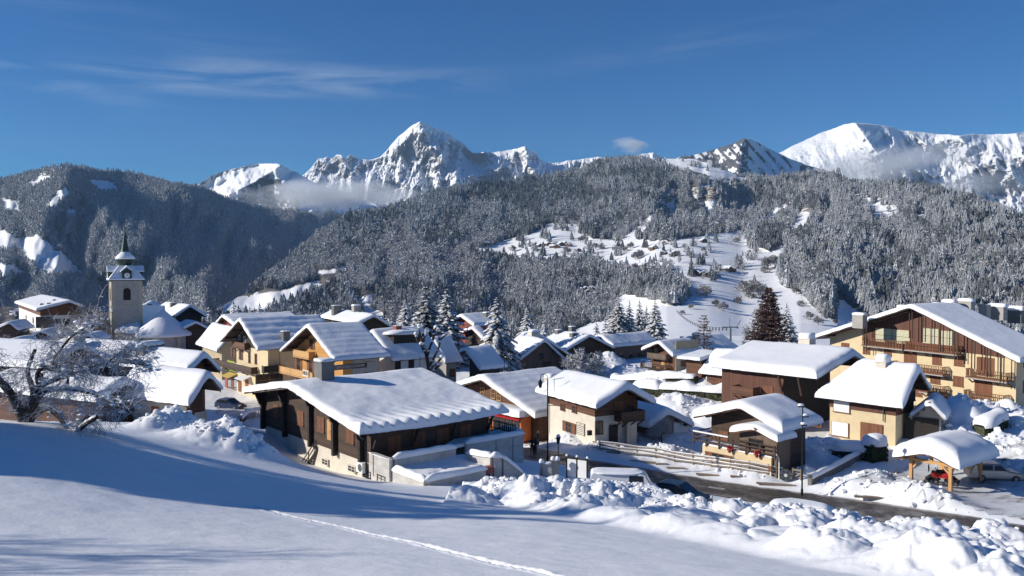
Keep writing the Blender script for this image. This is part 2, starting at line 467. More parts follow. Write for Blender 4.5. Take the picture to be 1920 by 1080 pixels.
# the road: centre line and half widths
ROAD = [(905,828,98,2.4),(955,845,86,2.8),(1050,868,76,3.3),(1180,886,73,3.3),(1300,906,70.5,3.2),(1450,929,67.5,3.1),(1600,952,64.5,3.1),(1760,978,61,3.1),(1920,1004,57.5,3.1),(2150,1042,52,3.1)]
RP = np.array([[*pt(u, v, y)[:2], w] for u, v, y, w in ROAD])
def polyline_dist(x, y, P):
    best = np.full(np.shape(x), 1e9); ww = np.zeros(np.shape(x))
    for i in range(len(P) - 1):
        ax, ay = P[i, 0], P[i, 1]; bx, by = P[i + 1, 0], P[i + 1, 1]
        L2 = (bx - ax) ** 2 + (by - ay) ** 2
        t = np.clip(((x - ax) * (bx - ax) + (y - ay) * (by - ay)) / L2, 0, 1)
        d = np.hypot(x - ax - t * (bx - ax), y - ay - t * (by - ay))
        k = d < best
        best = np.where(k, d, best); ww = np.where(k, P[i, 2] * (1 - t) + P[i + 1, 2] * t, ww)
    return best, ww
# crest line of the ploughed bank between the field and the road (u, v, distance, height)
BANK = [(905,915,53,.5),(960,900,55,1.0),(1000,903,54,1.2),(1080,898,54,1.5),(1130,892,53,1.6),(1230,897,51,1.7),(1310,935,48,1.5),(1400,962,45,1.5),(1500,985,41.5,1.5),(1600,998,39,1.7),(1700,1020,36.5,1.5),(1800,1035,34,1.5),(1920,1055,31,1.5),(2100,1085,28,1.6)]
BK = np.array([[*pt(u, v, y), h] for u, v, y, h in BANK])
def ss(a, b, x):
    t = np.clip((x - a) / (b - a), 0, 1); return t * t * (3 - 2 * t)
# other heaps of ploughed snow: u, v(base), distance, radius, height
HEAPS = [(335,805,62.0,2.2,1.5),(385,822,58.0,2,1.2),(425,818,58.0,2.6,1.7),(460,830,57.0,2.2,1.3),(300,800,60.0,1.8,1.1),
 (1270,765,105.3,5,2.4),(1235,745,122.0,4.5,2.2),(1310,745,118.0,5,2),(1340,770,101.5,4,1.6),(1290,725,130.0,4,1.8),(1380,745,116.0,4,1.6),
 (1145,690,150.0,4,3.6),(1125,700,146.0,3,2),(1175,705,142.0,4.5,2),
 (1650,905,69.1,3.2,1.2),(1700,925,65.8,3.4,1.4),(1740,935,63.9,2.6,1),(1610,915,68.6,3,0.7),
 (1420,905,74.3,2,0.7),(1340,890,78.0,2,0.7),(1250,875,81.8,2.2,0.7),(1385,900,75.2,2,0.6),
 (1520,855,80.8,2,0.9),(1545,840,84.6,2.4,1.1),(1510,905,73.3,1.5,0.8),(1190,822,92.1,3.5,0.6),(1260,830,90.2,4,0.5),
 (1800,790,86.5,6,4.4),(1850,780,91.2,7,3.6),(1910,810,84.6,6,3.4),(1890,840,79.0,4,2.2),(1940,870,75.2,4,2.5),(1830,845,78.0,3,1.8),
 (1070,835,87.4,2.2,0.9),(1130,850,83.7,2.5,0.5),(930,700,148.0,3,1)]
HP = np.array([[*pt(u, v, y)[:2], r, h] for u, v, y, r, h in HEAPS])
TRACK = np.array([[*pt(u, v, y)] for u, v, y in [(470,948,31),(520,960,29.5),(640,985,26.5),(780,1015,22.6),(900,1046,19.4),(1000,1065,17.6),(1100,1085,15.6),(1180,1110,13.5)]])

def bank_fields(x, y):
    d, hh = polyline_dist(x, y, BK[:, [0, 1, 3]])
    # signed side: positive = toward the camera (field side)
    yc = np.interp(x, BK[:, 0], BK[:, 1])
    near = yc - y
    return d, hh, near
def ground(x, y, detail=True):
    x = np.asarray(x, float); y = np.asarray(y, float)
    z = ground0(x, y)
    rd, rw = polyline_dist(x, y, RP)
    onroad = 1 - ss(0.0, 1.2, rd - rw)
    # ploughed bank
    bd, bh, near = bank_fields(x, y)
    span = ss(-3.5, -1, x) * (1 - ss(36, 44, x))
    bz = np.interp(x, BK[:, 0], BK[:, 2])
    inb = (x > BK[0, 0] - 1.5) & (x < BK[-1, 0] + 3)
    yc = np.interp(x, BK[:, 0], BK[:, 1])
    # the bank drops to the road beyond its crest, and runs out over the field before it
    far = np.clip(y - yc, 0, None)
    nr = np.clip(near, 0, None)
    if detail:
        w = np.where(near > 0, 1 - ss(8, 15, nr), 1 - ss(2.0, 7.0, far)) * inb * (1 - onroad)
        lump = 0.95 * billow(x / 1.9, y / 2.6, 3) + 0.5 * billow(x / 0.85 + 3, y / 1.1, 9) + 0.25 * billow(x / 0.4, y / .45, 19)
        bankz = 1.0 * w * (lump - 0.72) * (0.55 + 0.6 * fbm(x / 5, y / 5, 4, 2))
        z = z + bankz
        # tumbled ploughed snow fills everything between the bank's crest and the open field
        xe = np.interp(y, [18, 21, 25, 30, 34, 42, 48, 53], [9.6, 8.4, 7.6, 5.6, 3.6, 0.4, -1.5, -2.9])
        wr = ss(-0.8, 1.6, x - xe) * ss(-0.5, 2.0, yc - y + 1.0) * inb * (1 - onroad) * ss(12, 17, y)
        qx = x + 1.1 * (fbm(x / 2.2, y / 2.2, 101, 3) - .5); qy = y + 1.1 * (fbm(x / 2.2, y / 2.2, 105, 3) - .5)
        big = billow(qx / 3.4, qy / 4.2, 111); mid = billow(qx / 1.4, qy / 1.7, 113); sm = billow(qx / .55, qy / .65, 117)
        crum = fbm(x / .35, y / .4, 121, 3) - .5
        rough = ss(.35, .6, fbm(x / 4.5, y / 4.5, 125, 2))
        z = z + wr * (1.15 * big + .50 * mid * (.5 + .5 * rough) + (.24 * sm + .34 * crum + .22 * (fbm(x / .8, y / .9, 127, 3, .6, True) - .6)) * (.12 + .88 * rough) - .68)
    crest = np.exp(-(np.clip(y - yc, 0, None) / 2.2) ** 2) * np.exp(-(nr / 5.5) ** 2)
    zt = bz - 0.55
    z = np.where(inb, z + np.clip(zt - z, -0.2, 9) * crest * (1 - onroad), z)
    hz = np.zeros_like(z)
    for hx, hy, r, h in HP:
        q = ((x - hx) ** 2 + (y - hy) ** 2) / (r * r)
        k = q < 5
        if np.any(k): hz = np.maximum(hz, np.where(k, h * np.exp(-q), 0))
    if detail:
        k = np.clip(hz / 0.6, 0, 1)
        hz = hz * (0.8 + 0.5 * fbm(x / 2.2, y / 2.2, 35, 2)) + k * (0.42 * billow(x / 1.5, y / 1.7, 31) + 0.2 * billow(x / .6, y / .7, 33) - .3)
    z = z + hz * (1 - onroad)
    if detail:
        far_r = np.hypot(x, y)
        z = z + 0.16 * (fbm(x / 6, y / 6, 11, 3) - 0.5) * (1 - onroad) + 0.035 * (fbm(x / 0.9, y / 0.5, 21, 3) - 0.5) * (1 - onroad)
        # wind ripples on the open slope
        wf = (y < 60) & (far_r < 75)
        z = z + np.where(wf, 0.05 * (fbm(x / 7.0 + y / 9, y / 1.1, 41, 3) - .5), 0)
        # a line of footprints
        td, _ = polyline_dist(x, y, np.c_[TRACK[:, :2], np.ones(len(TRACK))])
        s = x * 0.8 - y * 0.6
        z = z - 0.10 * np.exp(-(td / 0.09) ** 2) * (0.75 + 0.25 * np.sin(s * 9.5)) + 0.045 * np.exp(-((td - 0.17) / 0.07) ** 2) * (0.4 + 0.9 * vnoise(x * 6, y * 6, 8))
        # village snow trodden and bumpy
        vf = ss(60, 80, y)
        z = z + vf * 0.22 * (fbm(x / 1.4, y / 1.4, 61, 4) - 0.5) * (1 - onroad)
    # the road surface itself is cut a little below the snow
    zr = ground0(x, y)
    z = z * (1 - onroad) + (zr - 0.16) * onroad
    return z
def gz(x, y): return float(ground(np.array([x]), np.array([y]), False)[0])

# ---- near ground sheet: polar grid, dense inside the view
def near_ground():
    az_in = np.linspace(R(-38), R(38), 760)
    az_out = np.concatenate([np.linspace(R(38), R(180), 60)[1:]])
    az = np.concatenate([-az_out[::-1], az_in, az_out])
    r = np.concatenate([np.linspace(0.5, 12, 8), np.exp(np.linspace(math.log(12.3), math.log(110), 420)), np.linspace(110, 400, 190)[1:]])
    A, Rr = np.meshgrid(az, r)
    X = Rr * np.sin(A); Y = Rr * np.cos(A)
    Z = ground(X, Y)
    me = grid_mesh('ground', X, Y, Z)
    o = link('ground', me, MAT['snow'])
    tag(o, 'snow covered ground of the slope and the village', None, None, 'structure')
near_ground()

# ---- road sheet
def smooth_line(P, n):
    t = np.linspace(0, len(P) - 1, n)
    i = np.clip(t.astype(int), 0, len(P) - 2); f = t - i
    out = []
    for k in range(P.shape[1]):
        p = P[:, k]; pm = np.concatenate([[2 * p[0] - p[1]], p, [2 * p[-1] - p[-2]]])
        p0, p1, p2, p3 = pm[i], pm[i + 1], pm[i + 2], pm[i + 3]
        out.append(0.5 * ((2 * p1) + (-p0 + p2) * f + (2 * p0 - 5 * p1 + 4 * p2 - p3) * f ** 2 + (-p0 + 3 * p1 - 3 * p2 + p3) * f ** 3))
    return np.stack(out, 1)
def strip(name, P, n, m_, lift, kind='structure', w_noise=0.3, cols=9, zf=None, label=None):
    L = smooth_line(P, n)
    T = np.gradient(L[:, :2], axis=0); T /= np.linalg.norm(T, axis=1)[:, None]
    Nn = np.c_[-T[:, 1], T[:, 0]]
    s = np.linspace(-1, 1, cols)
    wl = L[:, 2] + w_noise * (fbm(L[:, 0] / 1.5, L[:, 1] / 1.5, 5, 3) - .5) * 2
    wr = L[:, 2] + w_noise * (fbm(L[:, 0] / 1.5, L[:, 1] / 1.5, 15, 3) - .5) * 2
    W = np.where(s[None, :] < 0, wl[:, None], wr[:, None]) * s[None, :]
    X = L[:, 0:1] + Nn[:, 0:1] * W; Y = L[:, 1:2] + Nn[:, 1:2] * W
    Z = (zf or ground0)(X, Y) + lift
    me = grid_mesh(name, X, Y, Z)
    attr(me, 'cross', np.broadcast_to(s[None, :], X.shape))
    o = link(name, me, m_); tag(o, label, None, None, kind); return o
m_, nt, b = newmat('wet_asphalt')
at = nt.nodes.new('ShaderNodeAttribute'); at.attribute_name = 'cross'
g = nt.nodes.new('ShaderNodeNewGeometry').outputs['Position']
f1 = noise(nt, 0.8, 6, 0.7, vec=g); f2 = noise(nt, 6.0, 5, 0.7, vec=g)
edge = mth(nt, 'ABSOLUTE', at.outputs['Fac'])
rut = mth(nt, 'MULTIPLY', mth(nt, 'MAXIMUM', mth(nt, 'SUBTRACT', 1.0, mth(nt, 'MULTIPLY', mth(nt, 'ABSOLUTE', mth(nt, 'SUBTRACT', edge, 0.12)), 9.0)), 0.0), 0.42)
slush = mth(nt, 'ADD', mth(nt, 'ADD', rut, mth(nt, 'POWER', edge, 3.0)), mth(nt, 'MULTIPLY', mth(nt, 'SUBTRACT', f1, 0.5), 1.6))
cc = mixc(nt, ramp(nt, slush, [(0.55, 0), (1.0, 1)]), ramp(nt, f2, [(0.3, (0.050, 0.040, 0.034)), (0.7, (0.085, 0.07, 0.06))]), (0.50, 0.47, 0.44))
nt.links.new(cc, b.inputs['Base Color'])
nt.links.new(ramp(nt, f1, [(0.4, 0.32), (0.6, 0.75)]), b.inputs['Roughness'])
bump(nt, b, f2, 0.3, 0.02)
MAT['wet_asphalt'] = m_
strip('road', RP, 260, MAT['wet_asphalt'], -0.06, label='wet dark road ploughed clear through the snow')
m_, nt, b = newmat('worn_paint'); g = nt.nodes.new('ShaderNodeNewGeometry').outputs['Position']
nt.links.new(ramp(nt, noise(nt, 5.0, 5, 0.7, vec=g), [(0.42, (0.10, 0.085, 0.075)), (0.55, (0.6, 0.6, 0.58))]), b.inputs['Base Color']); MAT['worn_paint'] = m_
_L = smooth_line(RP, 400)
for _i0, _i1, _off, _hw in ((186, 196, .25, .35), (300, 312, .1, .07), (318, 330, .1, .07), (336, 348, .1, .07), (354, 366, .1, .07)):
    _P = _L[_i0:_i1].copy(); _T = np.gradient(_P[:, :2], axis=0); _T /= np.linalg.norm(_T, axis=1)[:, None]; _P[:, 0] += -_T[:, 1] * _off; _P[:, 1] += _T[:, 0] * _off; _P[:, 2] = _hw
    strip('road_marking', _P, 12, MAT['worn_paint'], -0.054, w_noise=.01, cols=3, label='worn white road marking')
# ploughed yard beside the road, snow packed to ice with bare patches
m_, nt, b = newmat('packed_snow')
g = nt.nodes.new('ShaderNodeNewGeometry').outputs['Position']
f1 = noise(nt, 0.45, 7, 0.68, vec=g, stretch=(1, 1.6, 1)); f2 = noise(nt, 4.0, 5, 0.7, vec=g)
v = mth(nt, 'ADD', f1, mth(nt, 'MULTIPLY', f2, 0.12))
nt.links.new(ramp(nt, v, [(0.40, (0.07, 0.06, 0.055)), (0.47, (0.42, 0.41, 0.40)), (0.56, (0.66, 0.67, 0.69)), (0.75, (0.78, 0.79, 0.80))]), b.inputs['Base Color'])
b.inputs['Roughness'].default_value = 0.5
bump(nt, b, f2, 0.4, 0.04); MAT['packed_snow'] = m_
def sheet(name, poly, m_, lift, step=0.6, label=None):
    P = np.array([pt(u, v, y)[:2] for u, v, y in poly])
    xs = np.arange(P[:, 0].min(), P[:, 0].max() + step, step); ys = np.arange(P[:, 1].min(), P[:, 1].max() + step, step)
    X, Y = np.meshgrid(xs, ys)
    Xw = X + 1.0 * (fbm(X / 2, Y / 2, 71, 3) - .5); Yw = Y + 1.0 * (fbm(X / 2, Y / 2, 75, 3) - .5)
    ins = inpoly(Xw, Yw, [tuple(p) for p in P])
    Z = ground(X, Y) + lift
    nc = X.shape[1]
    i = np.arange(X.shape[0] - 1)[:, None] * nc + np.arange(nc - 1)[None, :]
    q = np.stack([i, i + 1, i + nc + 1, i + nc], -1)
    keep = ins[:-1, :-1]
    me = raw_mesh(name, np.c_[X.ravel(), Y.ravel(), Z.ravel()], q[keep], True)
    o = link(name, me, m_); return tag(o, label, None, None, 'structure')
sheet('yard', [(1600,900,71),(1720,865,78),(1850,870,77),(1990,880,75),(2150,905,71),(2150,1000,57.5),(1920,975,61),(1760,952,64),(1620,930,68)], MAT['packed_snow'], 0.05, label='ploughed yard of packed snow around the carport')
sheet('street', [(975,856,79),(985,835,87),(985,815,98),(1035,815,98),(1040,838,84),(1060,852,79)], MAT['packed_snow'], 0.05, label='trodden lane between the shop and the white chalet')
sheet('village_street', [(400,790,100),(405,762,118),(470,752,127),(520,745,130),(560,760,118),(470,790,100)], MAT['packed_snow'], 0.05, label='shaded street in front of the hotel')

# ================================================================ hills and mountains
# every range is a height field on a polar grid; relief shifts the surface in depth
def mountain(name, ridge, vb, Db, Dr, nu, nv, u0, u1, relief, label, mats, power=0.8, rough=None, edge=3.0, ribs=(), polys=(), seed=0, below=None):
    u = np.linspace(u0, u1, nu)
    vtop = pinterp(u, ridge) + edge * (fbm(u / 14, u * 0, seed + 3, 4, 0.6) - 0.5) * 2
    kw = max(1, int(14 / ((u1 - u0) / (nu - 1)))); ker = np.hanning(2 * kw + 3); ker /= ker.sum()
    vr = np.convolve(np.pad(vtop, kw + 1, mode='edge'), ker, mode='valid')
    s = np.linspace(0, 1, nv) ** 0.9
    vbv = pinterp(u, vb) if isinstance(vb, list) else np.full(nu, float(vb))
    D0 = pinterp(u, Db) if isinstance(Db, list) else np.full(nu, float(Db))
    D1 = pinterp(u, Dr) if isinstance(Dr, list) else np.full(nu, float(Dr))
    S, U = np.meshgrid(s, u, indexing='ij')
    V = vbv[None, :] + (vr - vbv)[None, :] * S + (vtop - vr)[None, :] * S ** 7
    D = D0[None, :] * (D1 / D0)[None, :] ** (S ** power)
    D = D + relief(U, V, S, D)
    for pl, wid, amp in ribs:
        P = np.array([[a, b_, 1] for a, b_ in pl], float)
        d, _ = polyline_dist(U, V, P)
        D = D - amp * np.clip(1 - d / wid, 0, 1) ** 1.2
    X, Y, Z = ptv(U, V, D)
    # back side beyond the crest, falling away
    xb, yb, zb = ptv(u, vtop, D1 * 1.0)
    Xe = np.vstack([X, (X[-1] * 1.10)[None], (X[-1] * 1.3)[None]]); Ye = np.vstack([Y, (Y[-1] * 1.10)[None], (Y[-1] * 1.3)[None]])
    Ze = np.vstack([Z, (Z[-1] - 0.06 * Y[-1])[None], (Z[-1] - 0.22 * Y[-1])[None]])
    me = grid_mesh(name, Xe, Ye, Ze)
    o = link(name, me, mats); tag(o, label, None, None, 'structure')
    return o, dict(u=u, U=U, V=V, X=X, Y=Y, Z=Z, me=me, n_extra=2)
def set_attr(M, name, A):
    Ae = np.vstack([A, A[-1:], A[-1:]]); attr(M['me'], name, Ae)

# materials
def hillmat(name, undergrowth, rock=(0.30, 0.25, 0.20), sc=1.0):
    m_, nt, b = newmat(name)
    g = nt.nodes.new('ShaderNodeNewGeometry')
    fo = nt.nodes.new('ShaderNodeAttribute'); fo.attribute_name = 'forest'
    ro = nt.nodes.new('ShaderNodeAttribute'); ro.attribute_name = 'rock'
    f1 = noise(nt, 0.05 * sc, 7, 0.7, vec=g.outputs['Position']); f2 = noise(nt, 0.012 * sc, 4, 0.6, vec=g.outputs['Position'])
    ug = ramp(nt, f1, [(0.35, tuple(c * 0.55 for c in undergrowth)), (0.65, tuple(c * 1.5 for c in undergrowth))])
    sn = ramp(nt, f2, [(0.3, (0.82, 0.83, 0.85)), (0.7, (0.87, 0.875, 0.885))])
    cc = mixc(nt, fo.outputs['Fac'], sn, ug)
    f3 = noise(nt, 0.035 * sc, 6, 0.75, vec=g.outputs['Position'], stretch=(1, 1, 4.5))
    rk = ramp(nt, f3, [(0.38, tuple(c * 0.55 for c in rock)), (0.5, rock), (0.56, (0.8, 0.8, 0.82))])
    cc = mixc(nt, ro.outputs['Fac'], cc, rk)
    nt.links.new(cc, b.inputs['Base Color']); b.inputs['Roughness'].default_value = 0.9; b.inputs['Specular IOR Level'].default_value = 0.1
    h = mth(nt, 'ADD', mth(nt, 'MULTIPLY', f1, mth(nt, 'MULTIPLY', fo.outputs['Fac'], 12.0)), mth(nt, 'MULTIPLY', f3, mth(nt, 'MULTIPLY', ro.outputs['Fac'], 14.0)))
    h = mth(nt, 'ADD', h, mth(nt, 'MULTIPLY', f2, 3.0))
    n = N(nt, 'ShaderNodeBump', Strength=0.8, Distance=1.0 / sc)
    nt.links.new(h, n.inputs['Height']); nt.links.new(n.outputs[0], b.inputs['Normal'])
    return m_
def peakmat(name, rock=(0.20, 0.17, 0.15), thr=0.62, sc=1.0, rockiness=1.0):
    m_, nt, b = newmat(name)
    g = nt.nodes.new('ShaderNodeNewGeometry'); s = nt.nodes.new('ShaderNodeSeparateXYZ'); nt.links.new(g.outputs['True Normal'], s.inputs[0])
    f1 = noise(nt, 0.012 * sc, 9, 0.72, vec=g.outputs['Position'], stretch=(1, 1, 1.8)); f2 = noise(nt, 0.004 * sc, 6, 0.65, vec=g.outputs['Position'])
    ro = nt.nodes.new('ShaderNodeAttribute'); ro.attribute_name = 'rock'
    st = mth(nt, 'ADD', mth(nt, 'SUBTRACT', thr, s.outputs[2]), mth(nt, 'MULTIPLY', mth(nt, 'SUBTRACT', f1, 0.5), 1.3 * rockiness))
    st = mth(nt, 'ADD', st, mth(nt, 'MULTIPLY', mth(nt, 'SUBTRACT', ro.outputs['Fac'], 0.35), 0.55))
    k = ramp(nt, st, [(0.02, 0), (0.10, 1)])
    rk = ramp(nt, f1, [(0.3, tuple(c * 0.6 for c in rock)), (0.7, tuple(c * 1.5 for c in rock))])
    cc = mixc(nt, k, (0.86, 0.87, 0.885), rk)
    nt.links.new(cc, b.inputs['Base Color']); b.inputs['Roughness'].default_value = 0.9; b.inputs['Specular IOR Level'].default_value = 0.1
    h = mth(nt, 'ADD', mth(nt, 'MULTIPLY', f1, 55.0), mth(nt, 'MULTIPLY', f2, 60.0))
    n = N(nt, 'ShaderNodeBump', Strength=0.55, Distance=1.0 / sc)
    nt.links.new(h, n.inputs['Height']); nt.links.new(n.outputs[0], b.inputs['Normal'])
    return m_

def poly_mask(U, V, polys, blur=1.0, wob=6.0, seed=0):
    Uw = U + wob * (fbm(U / 9, V / 9, seed + 80, 4, .6) - .5) * 2; Vw = V + wob * 0.7 * (fbm(U / 9, V / 9, seed + 90, 4, .6) - .5) * 2
    m_ = np.zeros(U.shape, bool)
    for p in polys: m_ |= inpoly(Uw, Vw, p)
    return m_.astype(float)

# --- the wooded hill with the meadows (middle distance)
B_CLEAR = [
 [(885,480),(868,470),(905,462),(930,455),(985,440),(1060,418),(1090,424),(1104,445),(1160,452),(1180,437),(1203,418),(1206,452),(1240,452),(1290,446),(1345,437),(1385,431),(1402,440),(1400,455),(1440,470),(1475,458),(1470,480),(1455,502),(1466,535),(1500,548),(1525,575),(1545,592),(1575,612),(1600,700),(1000,700),(1050,632),(1105,606),(1150,598),(1148,560),(1180,552),(1230,565),(1275,572),(1292,556),(1265,530),(1190,514),(1130,502),(1050,498),(980,494)],
 [(1575,560),(1620,590),(1650,640),(1560,640)],
 [(1180,440),(1205,415),(1225,400),(1215,425),(1200,442)],
 [(1225,300),(1300,297),(1350,312),(1388,334),(1345,334),(1290,318)],
 [(1238,378),(1262,352),(1270,375),(1262,398)],[(1296,352),(1330,352),(1345,372),(1330,385),(1300,372)],[(1318,380),(1338,386),(1325,410)],
 [(1595,368),(1640,372),(1680,392),(1660,404),(1640,405),(1625,385)],
 [(1430,408),(1470,382),(1478,390),(1440,412)],[(1482,432),(1500,395),(1522,399),(1508,425)],[(1712,402),(1735,404),(1730,416)],[(1530,415),(1545,418),(1535,435)],
 [(1035,417),(1047,422),(1032,428),(1015,424)],[(905,378),(920,376),(918,384)],[(848,420),(856,422),(850,430)],
 [(405,577),(440,558),(520,546),(600,524),(600,545),(560,556),(500,580),(420,588)],[(670,560),(700,548),(706,565),(692,575),(722,590),(735,607),(690,602)],[(595,508),(645,502),(640,510),(600,516)],
 [(1085,545),(1110,540),(1130,548),(1110,556),(1090,553)],
]
B_ROCK = [[(1300,352),(1350,350),(1365,374),(1310,380)],[(1236,352),(1262,348),(1266,372),(1245,385)],[(1262,345),(1276,344),(1300,362),(1300,392),(1268,392)],[(1350,350),(1400,344),(1460,352),(1505,352),(1505,372),(1440,385),(1365,380)],[(1498,372),(1530,364),(1528,398),(1500,398)],[(622,424),(680,420),(690,440),(640,456)],[(862,368),(905,372),(900,384),(868,386)]]
def B_relief(U, V, S, D):
    w = np.sin(np.clip(S, 0, 1) * np.pi) ** 0.5
    r = D * 0.11 * (fbm(U / 130, V / 150, 3, 4) - 0.5) * 2 * w + D * 0.035 * (fbm(U / 30, V / 45, 13, 3) - .5) * 2 * w
    r0_ = D * 0.11 * (fbm(U / 130, V / 150, 3, 1) - 0.5) * 2 * w
    calm = poly_mask(U, V, B_CLEAR[:1], wob=0)
    win = ss(1215, 1260, U) * (1 - ss(1540, 1600, U)) * (.6 + .8 * fbm(U / 40, V * 0, 331, 3))
    cl_ = V + 14 * (fbm(U / 30, U * 0, 335, 3) - .5)
    cliff = np.where(cl_ > 402, np.clip(1 - (cl_ - 402) / 45, 0, 1), np.clip((cl_ - 342) / 60, 0, 1)) * win
    tex = (cl_ > 340) & (cl_ < 405)
    return r * (1 - calm) + r0_ * .4 * calm + D * .15 * cliff + np.where(tex, D * .012 * (fbm(U / 7, V / 3, 341, 3, .6, True) - .6) * win, 0)
ridgeB = [(-400,560),(250,585),(395,588),(440,560),(480,543),(510,515),(540,490),(570,468),(600,440),(640,416),(680,402),(720,396),(760,383),(800,368),(850,355),(900,350),(960,340),(1040,328),(1080,322),(1110,308),(1140,303),(1180,298),(1240,297),(1300,297),(1350,313),(1390,332),(1450,336),(1520,328),(1560,332),(1600,345),(1700,352),(1800,366),(1880,396),(1910,410),(2000,430),(2400,470)]
HILL, HB = mountain('wooded_hill', ridgeB, [(-400,720),(1000,740),(1150,735),(1250,712),(1600,712),(2400,740)], [(-400,520),(950,520),(1120,400),(1230,330),(1500,330),(1700,400),(2400,420)],
   [(-400,900),(400,1200),(600,1900),(800,2500),(1100,2900),(1300,2700),(1600,2100),(1900,1500),(2400,1200)], 900, 360, -400, 2400, B_relief,
   'wooded hill with snowy meadows beyond the village', hillmat('hill_ground', (0.15, 0.14, 0.135)), 0.8, edge=1.5, seed=1)
clearB = poly_mask(HB['U'], HB['V'], B_CLEAR, wob=5, seed=2)
def grow_poly(p, k, dv):
    c = np.mean(np.array(p, float), 0); return [(c[0] + (a - c[0]) * k, c[1] + (b_ - c[1]) * k + (dv if b_ > c[1] else 0)) for a, b_ in p]
thinB = poly_mask(HB['U'], HB['V'], [B_CLEAR[0]] + [grow_poly(p, 1.35, 7) for p in B_CLEAR[1:]], wob=6, seed=2)
rockB = poly_mask(HB['U'], HB['V'], B_ROCK, wob=5, seed=4)
_sr = ((HB['V'] < 440) & (HB['U'] > 1215) & (HB['U'] < 1760)) * (1 - ss(415, 440, HB['V']))
openB = ((fbm(HB['U'] / 16 + HB['V'] / 20, HB['V'] / 9, 301, 4, .6) > .53) & (_sr > 0)) | ((fbm(HB['U'] / 22, HB['V'] / 12, 311, 4, .6) > .66))
set_attr(HB, 'forest', np.clip(1 - clearB - .85 * openB, 0, 1)); set_attr(HB, 'rock', rockB)

# --- the long wooded mountain on the left
C_CLEAR = [[(20,447),(70,440),(110,470),(150,505),(158,520),(80,517),(30,470)],[(0,430),(25,442),(50,460),(20,470),(-40,468)],[(45,346),(88,328),(95,335),(60,352)],[(78,388),(122,350),(132,362),(100,392)],[(0,370),(30,377),(36,402),(8,396)],[(-20,490),(30,497),(60,520),(0,518)],[(150,335),(215,340),(225,360),(190,362)],[(120,395),(140,390),(150,410),(130,410)],[(-60,500),(10,505),(20,512),(-60,512)]]
def C_relief(U, V, S, D):
    w = np.sin(np.clip(S * 0.97 + 0.03, 0, 1) * np.pi) ** 0.6
    return D * w * (0.16 * (fbm(U / 120 + V / 300, V / 260, 23, 4, 0.5) - .5) * 2 + 0.05 * (fbm(U / 35, V / 70, 27, 3) - .5) * 2)
ridgeC = [(-500,400),(-200,350),(0,336),(40,330),(90,316),(130,310),(180,321),(240,322),(290,336),(330,347),(380,352),(420,370),(470,385),(520,392),(580,400),(640,402),(700,395),(760,385),(820,380),(900,400),(1000,420)]
LEFTM, HC = mountain('left_mountain', ridgeC, 650, 1300, [(-500,2600),(100,2900),(330,3300),(500,3900),(640,4200),(1000,4600)], 620, 300, -500, 1000, C_relief,
   'long wooded mountain behind the church', hillmat('mountain_ground', (0.13, 0.135, 0.145), sc=0.5), 0.8, edge=2.0, seed=5,
   ribs=[([(110,320),(170,380),(240,450),(330,520),(420,590)], 95, 330), ([(330,350),(400,400),(480,450),(560,480)], 80, 260), ([(640,410),(600,440),(560,480),(540,520)], 60, -300)])
clearC = poly_mask(HC['U'], HC['V'], C_CLEAR, wob=7, seed=6)
openC = (fbm(HC['U'] / 20 + HC['V'] / 25, HC['V'] / 12, 401, 4, .6) > .635) & (HC['U'] < 420)
set_attr(HC, 'forest', np.clip(1 - clearC - .8 * openC, 0, 1)); set_attr(HC, 'rock', clearC * 0)

# --- snowy dome behind it
def D_relief(U, V, S, D): return 450 * (fbm(U / 45, V / 60, 33, 5) - .5) * 2 * np.sin(np.clip(S, 0, 1) * np.pi) ** 0.5
_, HD = mountain('snowy_dome', [(300,400),(340,362),(370,346),(400,327),(440,316),(480,307),(520,306),(550,320),(585,340),(640,360),(800,410)], 440, 4700, 5600, 300, 120, 300, 800, D_relief,
   'rounded snowy summit left of the great peak', hillmat('dome_ground', (0.10, 0.10, 0.105), sc=0.4), 1.0, edge=1.5, seed=8, ribs=[([(525,312),(470,345),(430,365)], 26, 300)])
fD = poly_mask(HD['U'], HD['V'], [[(470,345),(500,325),(530,345),(560,360),(560,400),(470,400),(440,375)],[(330,372),(365,352),(430,322),(470,312),(430,316),(380,340)],[(300,372),(430,372),(480,400),(300,420)]], wob=9, seed=9)
fD *= (fbm(HD['U'] / 6, HD['V'] / 6, 44, 3) > 0.42)
set_attr(HD, 'forest', fD); set_attr(HD, 'rock', fD * 0)

# --- the great rocky peak
ridgeE = [(480,380),(540,345),(572,326),(580,318),(590,305),(597,297),(605,298),(612,294),(622,298),(632,290),(640,291),(648,299),(656,290),(662,291),(672,298),(690,299),(712,295),(725,282),(745,258),(765,242),(778,232),(787,227),(795,231),(812,238),(830,244),(850,256),(866,268),(878,280),(888,287),(920,285),(945,284),(962,279),(975,277),(985,275),(996,283),(1006,285),(1012,299),(1024,306),(1045,305),(1080,300),(1120,294),(1134,296),(1165,297),(1200,290),(1225,286),(1240,294),(1320,310)]
def E_relief(U, V, S, D):
    w = np.clip(S * 6, 0, 1) * np.clip((1 - S) * 10, 0.12, 1)
    fl = fbm(U / 26 + V / 120, V / 70, 53, 5, 0.55, True) - 0.6
    fl2 = fbm(U / 60, V / 60, 57, 4, 0.5, True) - 0.55
    fl3 = fbm(U / 7 + V / 40, V / 16, 59, 3, .6, True) - .6
    return -w * (620 * fl + 900 * fl2 + 130 * fl3)
